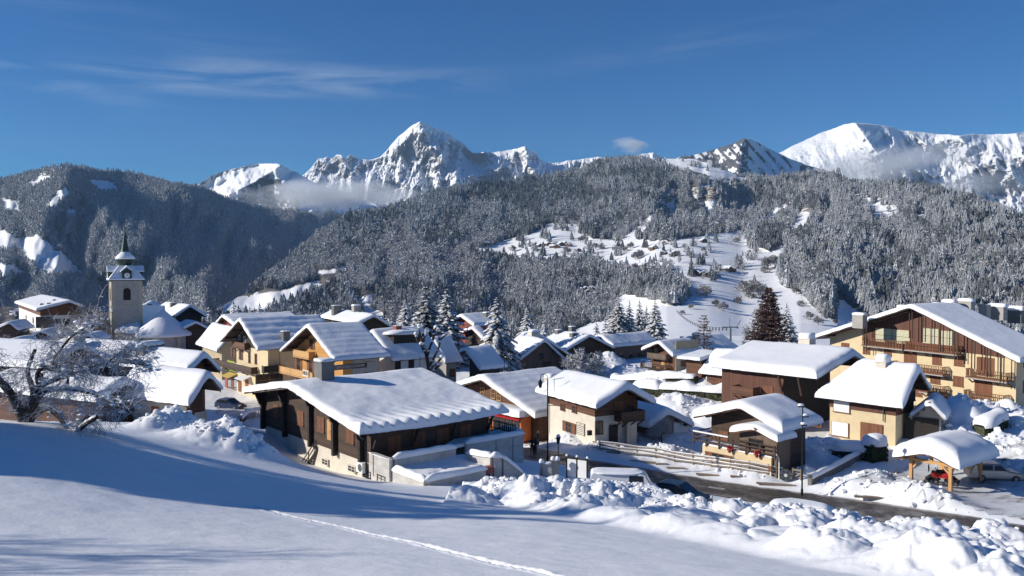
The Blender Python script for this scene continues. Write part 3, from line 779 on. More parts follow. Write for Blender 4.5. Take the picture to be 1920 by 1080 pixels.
_, HE = mountain('great_peak', ridgeE, 440, 6600, 8200, 1000, 300, 480, 1320, E_relief,
   'great pyramid shaped rocky peak and its ridge under snow', peakmat('peak_rock', (0.30, 0.285, 0.275), 0.15, rockiness=.66), 1.0, edge=2.2, seed=12,
   ribs=[([(787,229),(795,250),(800,275),(830,305),(850,345)], 45, 520), ([(712,297),(745,262),(787,230)], 22, 120), ([(880,288),(905,320),(940,345)], 26, -380), ([(985,277),(1000,300),(1010,330)], 24, 300), ([(640,292),(650,320),(660,345)], 22, 220), ([(748,290),(742,320),(740,345)], 14, -300)])
rE = poly_mask(HE['U'], HE['V'], [[(735,275),(765,262),(800,262),(815,270),(800,290),(770,292),(740,290)],[(775,285),(815,280),(835,300),(815,318),(785,305)],[(575,325),(600,293),(680,293),(700,310),(660,335),(590,345)],[(820,245),(880,285),(850,275)],[(890,288),(1008,287),(1012,300),(960,302),(900,300)],[(895,300),(920,296),(925,310),(900,312)],[(800,300),(845,310),(850,320),(820,322)]], wob=6, seed=10)
set_attr(HE, 'rock', rE)

# --- the small cone with furrowed flank, and the long white mountain on the right
def F_relief(U, V, S, D):
    w = np.sin(np.clip(S, 0, 1) * np.pi) ** 0.4
    t = (U - 1400) - (V - 260) * 0.9
    fur = np.sin(t / 3.4 + 2.5 * fbm(U / 40, V / 40, 61, 2)) * ((U > 1400) & (U < 1540))
    return -w * (160 * (fbm(U / 40, V / 50, 63, 4) - .5) * 2 + 26 * fur)
_, HF = mountain('furrowed_cone', [(1180,320),(1250,299),(1300,291),(1345,279),(1375,269),(1388,262),(1397,259),(1408,261),(1430,272),(1455,285),(1480,297),(1520,312),(1580,330),(1700,352),(1800,380)], 400, 3500, 4300, 420, 130, 1180, 1800, F_relief,
   'pointed snowy hill with a furrowed flank', hillmat('cone_ground', (0.11, 0.11, 0.115), sc=0.4), 1.0, edge=1.2, seed=14, ribs=[([(1397,262),(1380,290),(1385,320)], 40, 260)])
tF = (HF['U'] - 1400) - (HF['V'] - 260) * 0.9
fF = ((HF['U'] < 1402) & (fbm(HF['U'] / 8, HF['V'] / 8, 66, 3) > 0.47)) | ((HF['U'] > 1500) & (fbm(HF['U'] / 9, HF['V'] / 9, 67, 3) > 0.40)) | ((np.sin(tF / 3.4) < -0.6) & (fbm(HF['U'] / 10, HF['V'] / 10, 68, 3) > 0.47) & (HF['U'] < 1540))
set_attr(HF, 'forest', fF.astype(float)); set_attr(HF, 'rock', fF * 0.0)
def G_relief(U, V, S, D):
    w = np.clip(S * 4, 0, 1) * np.clip((1 - S) * 8, 0.1, 1)
    r = -w * (420 * (fbm(U / 30 - V / 80, V / 60, 73, 5, .55, True) - .6) + 900 * (fbm(U / 90, V / 70, 77, 4, .5, True) - .55) + 80 * (fbm(U / 8, V / 20, 79, 3, .6, True) - .6))
    k = 0.25 + 0.75 * ss(1590, 1680, U)
    return r * k
_, HG = mountain('white_mountain', [(1380,340),(1440,300),(1465,284),(1500,267),(1540,248),(1565,240),(1585,233),(1605,230),(1640,234),(1670,237),(1690,245),(1720,247),(1750,251),(1800,254),(1825,251),(1850,252),(1880,251),(1905,250),(1920,246),(1960,240),(2100,250),(2500,300)], 470, 4600, 7000, 800, 220, 1380, 2500, G_relief,
   'long white mountain ridge on the right', peakmat('white_rock', (0.27, 0.26, 0.26), 0.16), 1.0, edge=1.5, seed=16,
   ribs=[([(1605,232),(1640,280),(1700,330)], 60, 500), ([(1800,256),(1830,300),(1900,330)], 45, 400), ([(1905,252),(1925,300)], 40, 350)])
set_attr(HG, 'rock', poly_mask(HG['U'], HG['V'], [[(1820,256),(1860,254),(1850,290),(1825,285)],[(1800,300),(1880,310),(1890,330),(1830,322)]], wob=8, seed=18))
# ================================================================ forest (stuff): geometry-node instances of a few tree shapes
def far_conifer(seed, tiers=5, n=7):
    r_ = random.Random(seed); mb = MB()
    for t in range(tiers):
        f0 = t / tiers
        z0 = 0.06 + 0.94 * f0 * 0.95; z1 = min(1.0, z0 + 0.34 * (1 - f0) + 0.10)
        rad = 0.20 * (1 - f0) ** 0.85 + 0.012
        ring = []
        for k in range(n * 2):
            a = math.pi * k / n + seed + t
            rr = rad * ((1.15 if k % 2 == 0 else 0.55) + r_.uniform(-.15, .15))
            ring.append((rr * math.cos(a), rr * math.sin(a), z0 - (0.035 if k % 2 == 0 else 0) + r_.uniform(-.015, .015)))
        m_ = len(ring)
        mb.add(ring + [(r_.uniform(-.01, .01), r_.uniform(-.01, .01), z1)], [(k, (k + 1) % m_, m_) for k in range(m_)])
    return mb
def far_leafless(seed, n=64):
    r_ = random.Random(seed); mb = MB()
    mb.tube([(0, 0, 0), (0.01, 0, 0.45)], [0.02, 0.01], 3, cap=False)
    for i in range(n):
        # twig sheaf: thin upright triangles spread through an egg-shaped crown
        a = r_.uniform(0, 6.28); h = r_.uniform(0.18, 0.95); w = 0.26 * math.sin(math.pi * min(1, max(0.1, (h - 0.08) / 0.9))) ** 0.6
        rr = w * math.sqrt(r_.uniform(0.1, 1))
        c = Vector((rr * math.cos(a), rr * math.sin(a), h))
        d = Vector((math.cos(a) * 0.7, math.sin(a) * 0.7, r_.uniform(0.3, 1.2))).normalized() * r_.uniform(0.07, 0.14)
        s_ = d.cross(Vector((r_.uniform(-1, 1), r_.uniform(-1, 1), r_.uniform(-1, 1)))).normalized() * 0.032
        mb.add([c - d * 0.6 - s_, c - d * 0.6 + s_, c + d], [(0, 1, 2)])
    return mb
SRC = []
for k in range(3):
    o = bpy.data.objects.new('conifer_shape', far_conifer(k).mesh('conifer_shape', MAT['frosted_needles'])); SRC.append(o)
for k in range(2):
    o = bpy.data.objects.new('broadleaf_shape', far_leafless(10 + k).mesh('broadleaf_shape', MAT['rime_twigs'])); SRC.append(o)
for k in range(2):
    o = bpy.data.objects.new('dark_conifer_shape', far_conifer(70 + k).mesh('dark_conifer_shape', MAT['forest_dark'])); SRC.append(o)
for k in range(2):
    o = bpy.data.objects.new('small_conifer_shape', far_conifer(30 + k, 3, 4).mesh('small_conifer_shape', MAT['frosted_needles'])); SRC.append(o)
def forest(name, label, pts, scale, src):
    me = bpy.data.meshes.new(name)
    me.vertices.add(len(pts)); me.vertices.foreach_set('co', np.asarray(pts, np.float32).ravel())
    attr(me, 'size', scale); attr(me, 'turn', rng.rand(len(pts)) * 6.28); attr(me, 'fat', 0.85 + 0.5 * rng.rand(len(pts)))
    o = link(name, me); tag(o, label, 'forest', None, 'stuff')
    ng = bpy.data.node_groups.new(name, 'GeometryNodeTree')
    ng.interface.new_socket('Geometry', in_out='INPUT', socket_type='NodeSocketGeometry')
    ng.interface.new_socket('Geometry', in_out='OUTPUT', socket_type='NodeSocketGeometry')
    gi = ng.nodes.new('NodeGroupInput'); go = ng.nodes.new('NodeGroupOutput')
    ip = ng.nodes.new('GeometryNodeInstanceOnPoints')
    oi = ng.nodes.new('GeometryNodeObjectInfo'); oi.inputs['Object'].default_value = src; oi.inputs['As Instance'].default_value = True
    def na(nm):
        n = ng.nodes.new('GeometryNodeInputNamedAttribute'); n.data_type = 'FLOAT'; n.inputs['Name'].default_value = nm; return n.outputs['Attribute']
    cr = ng.nodes.new('ShaderNodeCombineXYZ'); ng.links.new(na('turn'), cr.inputs[2])
    cs = ng.nodes.new('ShaderNodeCombineXYZ'); mm = ng.nodes.new('ShaderNodeMath'); mm.operation = 'MULTIPLY'
    sz = na('size'); ng.links.new(sz, mm.inputs[0]); ng.links.new(na('fat'), mm.inputs[1])
    ng.links.new(mm.outputs[0], cs.inputs[0]); ng.links.new(mm.outputs[0], cs.inputs[1]); ng.links.new(sz, cs.inputs[2])
    ng.links.new(gi.outputs[0], ip.inputs['Points']); ng.links.new(oi.outputs['Geometry'], ip.inputs['Instance'])
    ng.links.new(cr.outputs[0], ip.inputs['Rotation']); ng.links.new(cs.outputs[0], ip.inputs['Scale'])
    ng.links.new(ip.outputs[0], go.inputs[0])
    md = o.modifiers.new('trees', 'NODES'); md.node_group = ng
    return o
def scatter(M, mask, n, u_lim):
    X, Y, Z, U, V = M['X'], M['Y'], M['Z'], M['U'], M['V']
    ax = np.hypot(X[:-1, 1:] - X[:-1, :-1], Y[:-1, 1:] - Y[:-1, :-1]); ay = np.hypot(X[1:, :-1] - X[:-1, :-1], Y[1:, :-1] - Y[:-1, :-1])
    # weight by the area seen plus the ground area, so crests stay closed
    w = (ax * ay) * mask[:-1, :-1] * ((U[:-1, :-1] > u_lim[0]) & (U[:-1, :-1] < u_lim[1]) & (V[:-1, :-1] < 650))
    pv = np.abs(V[1:, :-1] - V[:-1, :-1])
    w = w / w.sum() * 0.5 + (pv * (w > 0)) / (pv * (w > 0)).sum() * 0.5
    idx = rng.choice(w.size, n, p=w.ravel() / w.sum())
    r0, c0 = np.unravel_index(idx, w.shape)
    fr, fc = rng.rand(n), rng.rand(n)
    def bl(A): return (A[r0, c0] * (1 - fr) * (1 - fc) + A[r0 + 1, c0] * fr * (1 - fc) + A[r0, c0 + 1] * (1 - fr) * fc + A[r0 + 1, c0 + 1] * fr * fc)
    return np.c_[bl(X), bl(Y), bl(Z)], bl(U), bl(V)
_cl = (fbm(HB['U'] / 13, HB['V'] / 8, 501, 3, .6) > .69) & (HB['V'] < 530) & (clearB > .5)
fm = .025 * _cl * rng.rand(*_cl.shape) + 1 - np.maximum(np.maximum(clearB, thinB), np.maximum(rockB * 0.93, openB * .93))
P, pu, pv = scatter(HB, fm, 105000, (380, 1990))
con = 0.42 + 1.3 * (fbm(pu / 60, pv / 35, 101, 4) - 0.5) + 0.25 * (pu > 1550)
con = con + 0.35 * ((pv < 400) & (pu < 1250)) - 0.25 * ((pv > 420) & (pv < 540) & (pu < 880))
isc = rng.rand(len(P)) < np.clip(con, 0.08, 0.96)
k = rng.randint(0, 3, len(P)); kb = rng.randint(0, 2, len(P))
hgt = rng.uniform(8, 17, len(P)) * np.clip(0.72 + P[:, 1] / 3500, .75, 1.3) * (1 + .5 * (rng.rand(len(P)) < .08))
hgt = hgt * (.78 + .5 * fbm(pu / 40, pv / 25, 141, 3))
dk = isc & (fbm(pu / 45 + 5, pv / 22, 151, 4, .6) + .10 * (rng.rand(len(P)) - .5) > .55)
for j in range(2):
    s_ = dk & (kb == j); forest('dark_conifer_forest', ['dark spruce stands with little frost on the wooded hill', 'dark lines of spruce between the frosted woods'][j], P[s_], hgt[s_], SRC[5 + j])
isc2 = isc & ~dk
for j in range(3):
    s_ = isc2 & (k == j); forest('conifer_forest', ['frosted spruce forest on the wooded hill', 'rime covered spruces mixed through the hill forest', 'dark and white spruces filling the hill slopes'][j], P[s_], hgt[s_], SRC[j])
for j in range(2):
    s_ = (~isc) & (kb == j); forest('broadleaf_forest', ['frosted leafless trees on the wooded hill', 'grey leafless woodland between the hill spruces'][j], P[s_], hgt[s_] * 0.72, SRC[3 + j])
P, pu, pv = scatter(HC, 1 - np.maximum(clearC, openC * .9), 100000, (-60, 900))
isc = rng.rand(len(P)) < 0.8
k = rng.randint(0, 2, len(P)); hgt = rng.uniform(11, 20, len(P))
for j in range(2):
    s_ = isc & (k == j); forest('mountain_forest', ['dense frosted spruces on the left mountain', 'blue shaded spruce forest on the left mountain'][j], P[s_], hgt[s_], SRC[7 + j])
forest('mountain_woodland', 'grey leafless woodland on the left mountain', P[~isc], hgt[~isc] * 0.75, SRC[3])
# ================================================================ houses
def snow_roof(name, prof, y0, y1, T, mat, parent, over=0.12, rnd=None, amp=0.08, lumps=None, ripple=None, seed=0, sag=0.0, cut=None, dx=0.45, hip=0.0):
    """a blanket of snow on a pitched roof. prof: list of (x, z) across the roof from left eave over the ridge to the right eave"""
    xs0 = np.array([p[0] for p in prof]); zs0 = np.array([p[1] for p in prof])
    rnd = rnd or T * 0.9
    xa, xb = xs0[0] - over, xs0[-1] + over
    ya, yb = y0 - over, y1 + over
    bf = np.array([0, 0.04, 0.14, 0.32, 0.6, 1.0]) * rnd
    def cuts(a, b, st):
        n = max(3, int((b - a - 2 * rnd) / st))
        mid = np.linspace(a + rnd, b - rnd, n)
        return np.concatenate([a + bf[:-1], mid, (b - bf[:-1])[::-1]])
    xs = cuts(xa, xb, dx); ys = cuts(ya, yb, dx)
    X, Y = np.meshgrid(xs, ys, indexing='ij')
    # smoothed roof profile
    zz = np.zeros_like(X)
    ks = np.linspace(-0.45, 0.45, 7)
    for k in ks:
        zz += np.interp(np.clip(X + k, xs0[0], xs0[-1]), xs0, zs0)
    zz /= len(ks)
    slopeL = (zs0[1] - zs0[0]) / (xs0[1] - xs0[0]) if len(prof) > 1 else 0
    e = np.minimum(X - xa, xb - X); e2 = np.minimum(Y - ya, yb - Y)
    wob = 1.1 * over * (fbm(X / 0.8 + seed, Y / 0.8, seed + 7, 3) - .5)
    g1 = np.sqrt(np.clip(1 - (1 - np.clip((e) / rnd, 0, 1)) ** 2, 0, 1)); g2 = np.sqrt(np.clip(1 - (1 - np.clip(e2 / rnd, 0, 1)) ** 2, 0, 1))
    g = np.minimum(g1, g2)
    nz = amp * (fbm(X / 3.0 + seed, Y / 3.0, seed, 3) - .5) * 2 + 0.012 * (fbm(X / .6, Y / .6, seed + 3, 3) - .5) * 2
    h = T * (1 + nz / T * 1.2) * g
    if ripple: h = h + ripple[0] * g * np.sin(X / ripple[1] * 2 * np.pi + 0.8 * fbm(X / 2, Y / 2, 5, 2)) * (0.5 + fbm(X / 3, Y / 1.2, 9, 3))
    if lumps:
        n, aa, reach = lumps
        dE = np.clip(xb - X, 0, None)
        ph = (Y - ya) / (yb - ya) * n + 0.45 * dE
        fr = ph - np.floor(ph)
        ridge_ = np.sin(np.pi * fr) ** .8
        h = h + aa * (ridge_ - 0.5) * np.exp(-(dE / reach) ** 2) * np.clip(dE / 0.2, 0, 1)
    # the blanket creeps over the eave
    Xo = X + (wob * (e < rnd)) * np.sign(X); Yo = Y + wob * (e2 < rnd) * np.sign(Y - (ya + yb) / 2)
    Z = zz + 0.2 + h
    edge = (e < 1e-6) | (e2 < 1e-6)
    Z = np.where(edge, zz + 0.10 - 0.10 * fbm(X / 0.7, Y / 0.7, seed + 5, 2), Z)
    if sag: Z = Z + sag * ((np.clip((X - xs0[1]) / (xb - xs0[1]), 0, 1)) ** 2) * np.sin((Y - ya) / (yb - ya) * np.pi)
    if hip:
        hf = np.clip(1 - np.where(Xo < 0, Xo / xs0[0], Xo / xs0[-1]), 0, 1)
        Yo = Yo - hip * hf * np.clip(Yo, 0, None)
    nr, nc = X.shape
    co = np.c_[Xo.ravel(), Yo.ravel(), Z.ravel()]
    i = np.arange(nr - 1)[:, None] * nc + np.arange(nc - 1)[None, :]
    q = np.stack([i, i + nc, i + nc + 1, i + 1], -1).reshape(-1, 4)
    # underside
    und = np.c_[np.clip(Xo, xs0[0] + .05, xs0[-1] - .05).ravel(), np.clip(Yo, y0 + .05, y1 - .05).ravel(), (zz + 0.12).ravel()]
    ring = list(range(nc)) + [k * nc + nc - 1 for k in range(1, nr)] + [(nr - 1) * nc + k for k in range(nc - 2, -1, -1)] + [k * nc for k in range(nr - 2, 0, -1)]
    nb = len(co); rid = {r: nb + j for j, r in enumerate(ring)}
    co = np.vstack([co, und[ring]])
    m_ = len(ring)
    q2 = np.array([[ring[j], ring[(j + 1) % m_], nb + (j + 1) % m_, nb + j] for j in range(m_)])
    me = raw_mesh(name, co, np.vstack([q, q2[:, ::-1]]), True)
    return link(name, me, mat, parent)

_cache = {}
def cmesh(key, fn):
    if key not in _cache: _cache[key] = fn()
    return _cache[key]
def opening(parent, kind, pos, rz, w, h, label=None, mats=None):
    """window or door, centred at pos on the wall, looking along -Y before rz"""
    fr_m = MAT[(mats or {}).get('frame', 'shutter_timber')]; sh_m = MAT[(mats or {}).get('shutter', 'shutter_timber')]
    key = (kind, round(w, 2), round(h, 2), fr_m.name, sh_m.name)
    t = 0.07
    def ring():
        mb = MB()
        mb.box((0, -0.02, h / 2 - t / 2), (w, 0.10, t)).box((0, -0.045, -h / 2 + t / 2 - .01), (w + 0.06, 0.15, t + .02))
        mb.box((-w / 2 + t / 2, -0.018, 0), (t, 0.096, h - 2 * t)).box((w / 2 - t / 2, -0.018, 0), (t, 0.096, h - 2 * t)); return mb
    if kind == 'door':
        d = link('door', cmesh(key + ('d',), lambda: MB().box((0, -0.03, 0), (w, 0.08, h)).box((0, -0.06, h * .25), (w * .7, 0.05, h * .3)).box((0, -0.06, -h * .2), (w * .7, 0.05, h * .36)).mesh('door', sh_m)), None, parent, pos, (0, 0, rz))
        link('handle', cmesh(('hnd',), lambda: MB().box((0, -0.11, 0), (0.12, 0.04, 0.04)).mesh('handle', MAT['grey_metal'])), None, d, (w * .38, 0, -0.05))
        if label: d['label'] = label
        return d
    wdw = link('window', cmesh(key + ('f',), lambda: ring().mesh('window', fr_m)), None, parent, pos, (0, 0, rz))
    if label: wdw['label'] = label
    if kind == 'shut':
        sm = cmesh(key + ('s',), lambda: MB().box((0, -0.04, 0), (w / 2 - t * .6, 0.05, h - 2 * t)).box((0, -0.07, h * .28), (w / 2 - t * 1.2, 0.03, .07)).box((0, -0.07, -h * .28), (w / 2 - t * 1.2, 0.03, .07)).mesh('shutter', sh_m))
        for s_ in (-1, 1): link('shutter', sm, None, wdw, (s_ * (w / 4 - t * .2), 0, 0))
    elif kind == 'roller':
        def rl():
            mb = MB(); n = max(4, int(h / 0.2))
            for k in range(n): mb.box((0, -0.045, -h / 2 + (k + .5) * h / n), (w - 2 * t, 0.04 + 0.012 * (k % 2), h / n * .98))
            return mb.mesh('blind', MAT['white_paint'])
        link('blind', cmesh(key + ('r',), rl), None, wdw)
    elif kind in ('glass', 'open', 'curtain'):
        gm = MAT['dark_glass'] if kind != 'curtain' else MAT['curtain']
        pm = cmesh(key + ('p',), lambda: MB().box((0, -0.012, 0), (w / 2 - t * 1.0, 0.02, h - 2 * t)).mesh('pane', gm))
        for s_ in (-1, 1): link('pane', pm, None, wdw, (s_ * (w / 4 - t * .4), 0, 0))
        link('glazing_bar', cmesh(key + ('g',), lambda: MB().box((0, -0.03, 0), (0.05, 0.05, h - 2 * t)).box((0, -.03, 0.01), (w - 2 * t, 0.04, 0.04)).mesh('glazing_bar', fr_m)), None, wdw)
        if kind == 'open':
            sm = cmesh(key + ('os',), lambda: MB().box((0, -0.04, 0), (w * .5, 0.05, h)).box((0, -0.075, h * .3), (w * .46, 0.03, .07)).box((0, -0.075, -h * .3), (w * .46, 0.03, .07)).mesh('shutter', sh_m))
            for s_ in (-1, 1): link('shutter', sm, None, wdw, (s_ * (w * .76), 0, 0))
    return wdw

class House:
    def __init__(s, name, label, A, y, vp, R_, L_, E_u, base=None, cat='house', group=None, ohf=1.2, ohs=1.0, ohb=0.8, T=0.6, up='brown_timber', low='cream_render',
                 split=None, roof='fascia_timber', amp=0.09, lumps=None, ripple=None, seed=0, length=None, dims=None, hip=0.0, res=0.4, purlins=True, wall=True, over=0.14, sag=0, snow=True):
        s.A = pt(A[0], A[1], y)
        dx = (vp - U0) / F; n_ = math.hypot(dx, 1); s.d = np.array([dx / n_, 1 / n_]); s.p = np.array([s.d[1], -s.d[0]])
        s.wr = None; s.wl = None
        def side(q):
            r = pt(q[0], q[1], 1.0); k = (r[0] * s.A[1] - s.A[0]) / (s.p[0] - r[0] * s.p[1]); Y = s.A[1] + k * s.p[1]
            return k, s.A[2] - r[2] * Y
        kr = side(R_) if R_ else None; kl = side(L_) if L_ else None
        if dims: kl = (-1, 1)
        if kr is None: kr = (-kl[0], kl[1])
        if kl is None: kl = (-kr[0], kr[1])
        if dims: kl = (-dims[0], dims[2]); kr = (dims[1], dims[2])
        s.wr, s.dr = kr; s.wl, s.dl = -kl[0], kl[1]
        if length: s.len = length
        else:
            r = pt(E_u, A[1], 1.0); s.len = (r[0] * s.A[1] - s.A[0]) / (s.d[0] - r[0] * s.d[1])
        c = s.A[:2] + s.d * s.len * 0.35
        s.base = base if base is not None else gz(c[0], c[1])
        s.h = s.A[2] - s.base
        s.rz = math.atan2(s.p[1], s.p[0])
        s.root = empty(name, (s.A[0], s.A[1], s.base), s.rz, label, cat, group)
        s.ohf, s.ohs, s.ohb = ohf, ohs, ohb
        print('HOUSE', name, 'wl %.1f wr %.1f dl %.1f dr %.1f len %.1f h %.1f' % (s.wl, s.wr, s.dl, s.dr, s.len, s.h))
        s.x0, s.x1, s.y0, s.y1 = -(s.wl - ohs), s.wr - ohs, ohf, s.len - ohb
        s.prof = [(-s.wl, s.h - s.dl), (0, s.h), (s.wr, s.h - s.dr)]
        # roof slabs
        mb = MB(); th = 0.16
        for (xa, za), (xb, zb) in ((s.prof[0], s.prof[1]), (s.prof[1], s.prof[2])):
            vs = [(x, yy * (1 if x else 1 - hip) , z + dz) for x, z in ((xa, za), (xb, zb)) for yy in (0, s.len) for dz in (0, th)]
            mb.add(vs, [(0, 1, 3, 2), (4, 6, 7, 5), (0, 4, 5, 1), (2, 3, 7, 6), (0, 2, 6, 4), (1, 5, 7, 3)])
        mb.build('roof', MAT['black_timber' if roof == 'black_timber' else 'dark_timber'], s.root)
        for (xa, za), (xb, zb) in ((s.prof[0], s.prof[1]), (s.prof[2], s.prof[1])):
            fb = MB()
            vs = [(x, yy, z + dz) for x, z in ((xa, za), (xb, zb)) for yy in (-0.07, -0.004) for dz in (-0.10, th + 0.05)]
            fb.add(vs, [(0, 1, 3, 2), (4, 6, 7, 5), (0, 4, 5, 1), (2, 3, 7, 6), (0, 2, 6, 4), (1, 5, 7, 3)])
            fb.build('bargeboard', MAT[roof], s.root)
        if snow: s.snow = snow_roof('snow_cover', s.prof, 0, s.len, T, MAT['roof_snow'], s.root, over=over, amp=amp, lumps=lumps, ripple=ripple, seed=seed, sag=sag, hip=hip, dx=res)
        if wall:
            sp_ = split if split is not None else 0.0
            zt0, zt1 = s.zr(s.x0), s.zr(s.x1)
            if sp_ > 0:
                MB().box(((s.x0 + s.x1) / 2, (s.y0 + s.y1) / 2, sp_ / 2 - 1.0), (s.x1 - s.x0 - .12, s.y1 - s.y0 - .12, sp_ + 2.0)).build('lower_wall', MAT[low], s.root)
            zb = sp_ - 0.02 if sp_ > 0 else -2.0
            sec = [(s.x0, zb), (s.x1, zb), (s.x1, zt1), (0, s.h), (s.x0, zt0)]
            sec2 = [(x, z) if not hip or i_ != 3 else (x, max(zt0, zt1)) for i_, (x, z) in enumerate(sec)]
            mb = MB(); vs = [(x, s.y0, z) for x, z in sec] + [(x, s.y1, z) for x, z in sec2]
            mb.add(vs, [(0, 1, 2, 3, 4), (9, 8, 7, 6, 5), (0, 5, 6, 1), (1, 6, 7, 2), (2, 7, 8, 3), (3, 8, 9, 4), (4, 9, 5, 0)])
            mb.build('upper_wall' if sp_ > 0 else 'wall', MAT[up], s.root)
        if purlins:
            pm = MB().box((0, ohf / 2 - .02, -0.13), (0.2, ohf - 0.1, 0.22)).mesh('purlin', MAT['dark_timber'])
            for f_ in (-0.93, -0.5, 0, 0.5, 0.93):
                x = f_ * (s.wl - ohs if f_ < 0 else s.wr - ohs)
                link('purlin', pm, None, s.root, (x, 0.06, s.zr(x)))
    def zr(s, x):
        return float(np.interp(x, [q[0] for q in s.prof], [q[1] for q in s.prof]))
    def loc(s, u, v, face):
        """local coordinates where the sight line through pixel (u, v) meets a wall"""
        r = pt(u, v, 1.0)
        o = np.array([-s.A[0], -s.A[1]]); 
        ol = np.array([o @ s.p, o @ s.d]); rl = np.array([r[0] * s.p[0] + r[1] * s.p[1], r[0] * s.d[0] + r[1] * s.d[1]])
        zo = -s.base
        if face == 'front': t = (s.y0 - ol[1]) / rl[1]
        elif face == 'right': t = (s.x1 - ol[0]) / rl[0]
        elif face == 'left': t = (s.x0 - ol[0]) / rl[0]
        elif isinstance(face, tuple):      # ('y', offset) or ('x', offset)
            t = (face[1] - ol[1]) / rl[1] if face[0] == 'y' else (face[1] - ol[0]) / rl[0]
        elif face == 'roofR':
            k = -s.dr / s.wr; t = (s.h + 0.2 + k * ol[0] - zo) / (r[2] - k * rl[0])
        elif face == 'roofL':
            k = s.dl / s.wl; t = (s.h + 0.2 + k * ol[0] - zo) / (r[2] - k * rl[0])
        return (ol[0] + t * rl[0], ol[1] + t * rl[1], zo + t * r[2])
    def op(s, kind, face, u, v, w, h, **k):
        x, y, z = s.loc(u, v, face)
        return s.opl(kind, face, (x, y, z), w, h, **k)
    def opl(s, kind, face, pos, w, h, **k):
        f_ = face[0] if isinstance(face, tuple) else face
        rz = {'front': 0, 'y': 0, 'right': math.pi / 2, 'x': math.pi / 2, 'left': -math.pi / 2}[f_]
        return opening(s.root, kind, pos, rz, w, h, **k)
    def chim(s, side, u, v, w, h, mat='grey_render', d=None, cap=0.35, label=None, xy=None):
        if xy: x, y = xy; z = s.zr(x)
        else: x, y, z = s.loc(u, v, side)
        c = MB().box((0, 0, h / 2 - 0.6), (w, d or w, h + 1.2)).box((0, 0, h + .04), (w + .16, (d or w) + .16, .12)).build('chimney', MAT[mat], s.root, loc=(x, y, z))
        if label: c['label'] = label
        if cap:
            a = cap; w2 = w + .2; d2 = (d or w) + .2
            for sx in (-1, 1):
                for sy in (-1, 1): pass
            snow_lump('snow_cap', (0, 0, h + 0.1), (w2 / 2 * 1.05, d2 / 2 * 1.05, a * 1.15), c, sq=.5)
        return c
    def balcony(s, face, u0, v0, u1, depth, rail=1.0, style='boards', mat='brown_timber', v1=None, posts=2):
        """floor level edge seen from (u0, v0) to u1 on the wall face"""
        a = s.loc(u0, v0, face); b = s.loc(u1, v1 if v1 else v0, face)
        ia = 0 if face in ('front',) or (isinstance(face, tuple) and face[0] == 'y') else 1
        z = a[2]; L = abs(b[ia] - a[ia]); c = [(a[0] + b[0]) / 2, (a[1] + b[1]) / 2, z]
        rz = {'front': 0, 'right': math.pi / 2, 'left': -math.pi / 2}[face]
        fl = MB().box((0, -depth / 2, 0), (L, depth, 0.14)).build('balcony', MAT[mat], s.root, loc=c, rot=(0, 0, rz))
        for k in range(posts + 1):
            xx = -L / 2 + L * k / posts
            MB().bar((xx * .96, 0.0, -0.75), (xx * .96, -depth * .8, -0.08), .12, .12).build('bracket', MAT[mat], fl)
        MB().box((0, -depth + .04, rail), (L, .09, .07)).build('handrail', MAT[mat], fl)
        for sx in (-1, 1): MB().box((sx * (L / 2 - .04), -depth / 2, rail), (.07, depth - .1, .06)).build('handrail', MAT[mat], fl)
        mb = MB()
        if style == 'boards':
            mb.box((0, -depth + .05, rail * .5 + .04), (L - .02, .04, rail - .16))
            for sx in (-1, 1): mb.box((sx * (L / 2 - .04), -depth / 2, rail * .5 + .04), (.04, depth - .14, rail - .16))
            mb.build('railing_board', MAT[mat], fl)
        else:
            n = int(L / 0.24)
            for k in range(n):
                xx = -L / 2 + (k + .5) * L / n
                mb.box((xx, -depth + .05, rail * .5 + .04), (.12 if k % 2 == 0 else .07, .03, rail - .12))
            for sx in (-1, 1):
                for k in range(max(1, int(depth / .24))): mb.box((sx * (L / 2 - .04), -.15 - k * .24, rail * .5 + .04), (.03, .12, rail - .12))
            o = mb.build('railing_board', MAT[mat], fl)
        return fl, L
    def beam(s, a, b, w=.2, h=.2, mat='dark_timber', name='beam'):
        return MB().bar(a, b, w, h).build(name, MAT[mat], s.root)

def snow_lump(name, c, r, parent=None, seed=None, mat='roof_snow', sub=3, sq=0.75, label=None):
    """a rounded cushion of snow, flat below"""
    bm = bmesh.new(); bmesh.ops.create_icosphere(bm, subdivisions=sub, radius=1)
    co = np.array([v.co[:] for v in bm.verts]); sd = seed if seed is not None else random.randint(0, 99)
    n_ = fbm(co[:, 0] * 1.5 + sd, co[:, 1] * 1.5 + co[:, 2] * 2, sd, 3) - .5
    co = np.sign(co) * np.abs(co) ** sq
    co = co * (1 + .25 * n_[:, None])
    co[:, 2] = np.where(co[:, 2] < 0, co[:, 2] * .15, co[:, 2])
    for v, k in zip(bm.verts, co): v.co = (c[0] + k[0] * r[0], c[1] + k[1] * r[1], c[2] + k[2] * r[2])
    me = bpy.data.meshes.new(name); bm.to_mesh(me); bm.free()
    me.polygons.foreach_set('use_smooth', [True] * len(me.polygons)); me.materials.append(MAT[mat])
    o = link(name, me, None, parent)
    if label: o['label'] = label
    return o
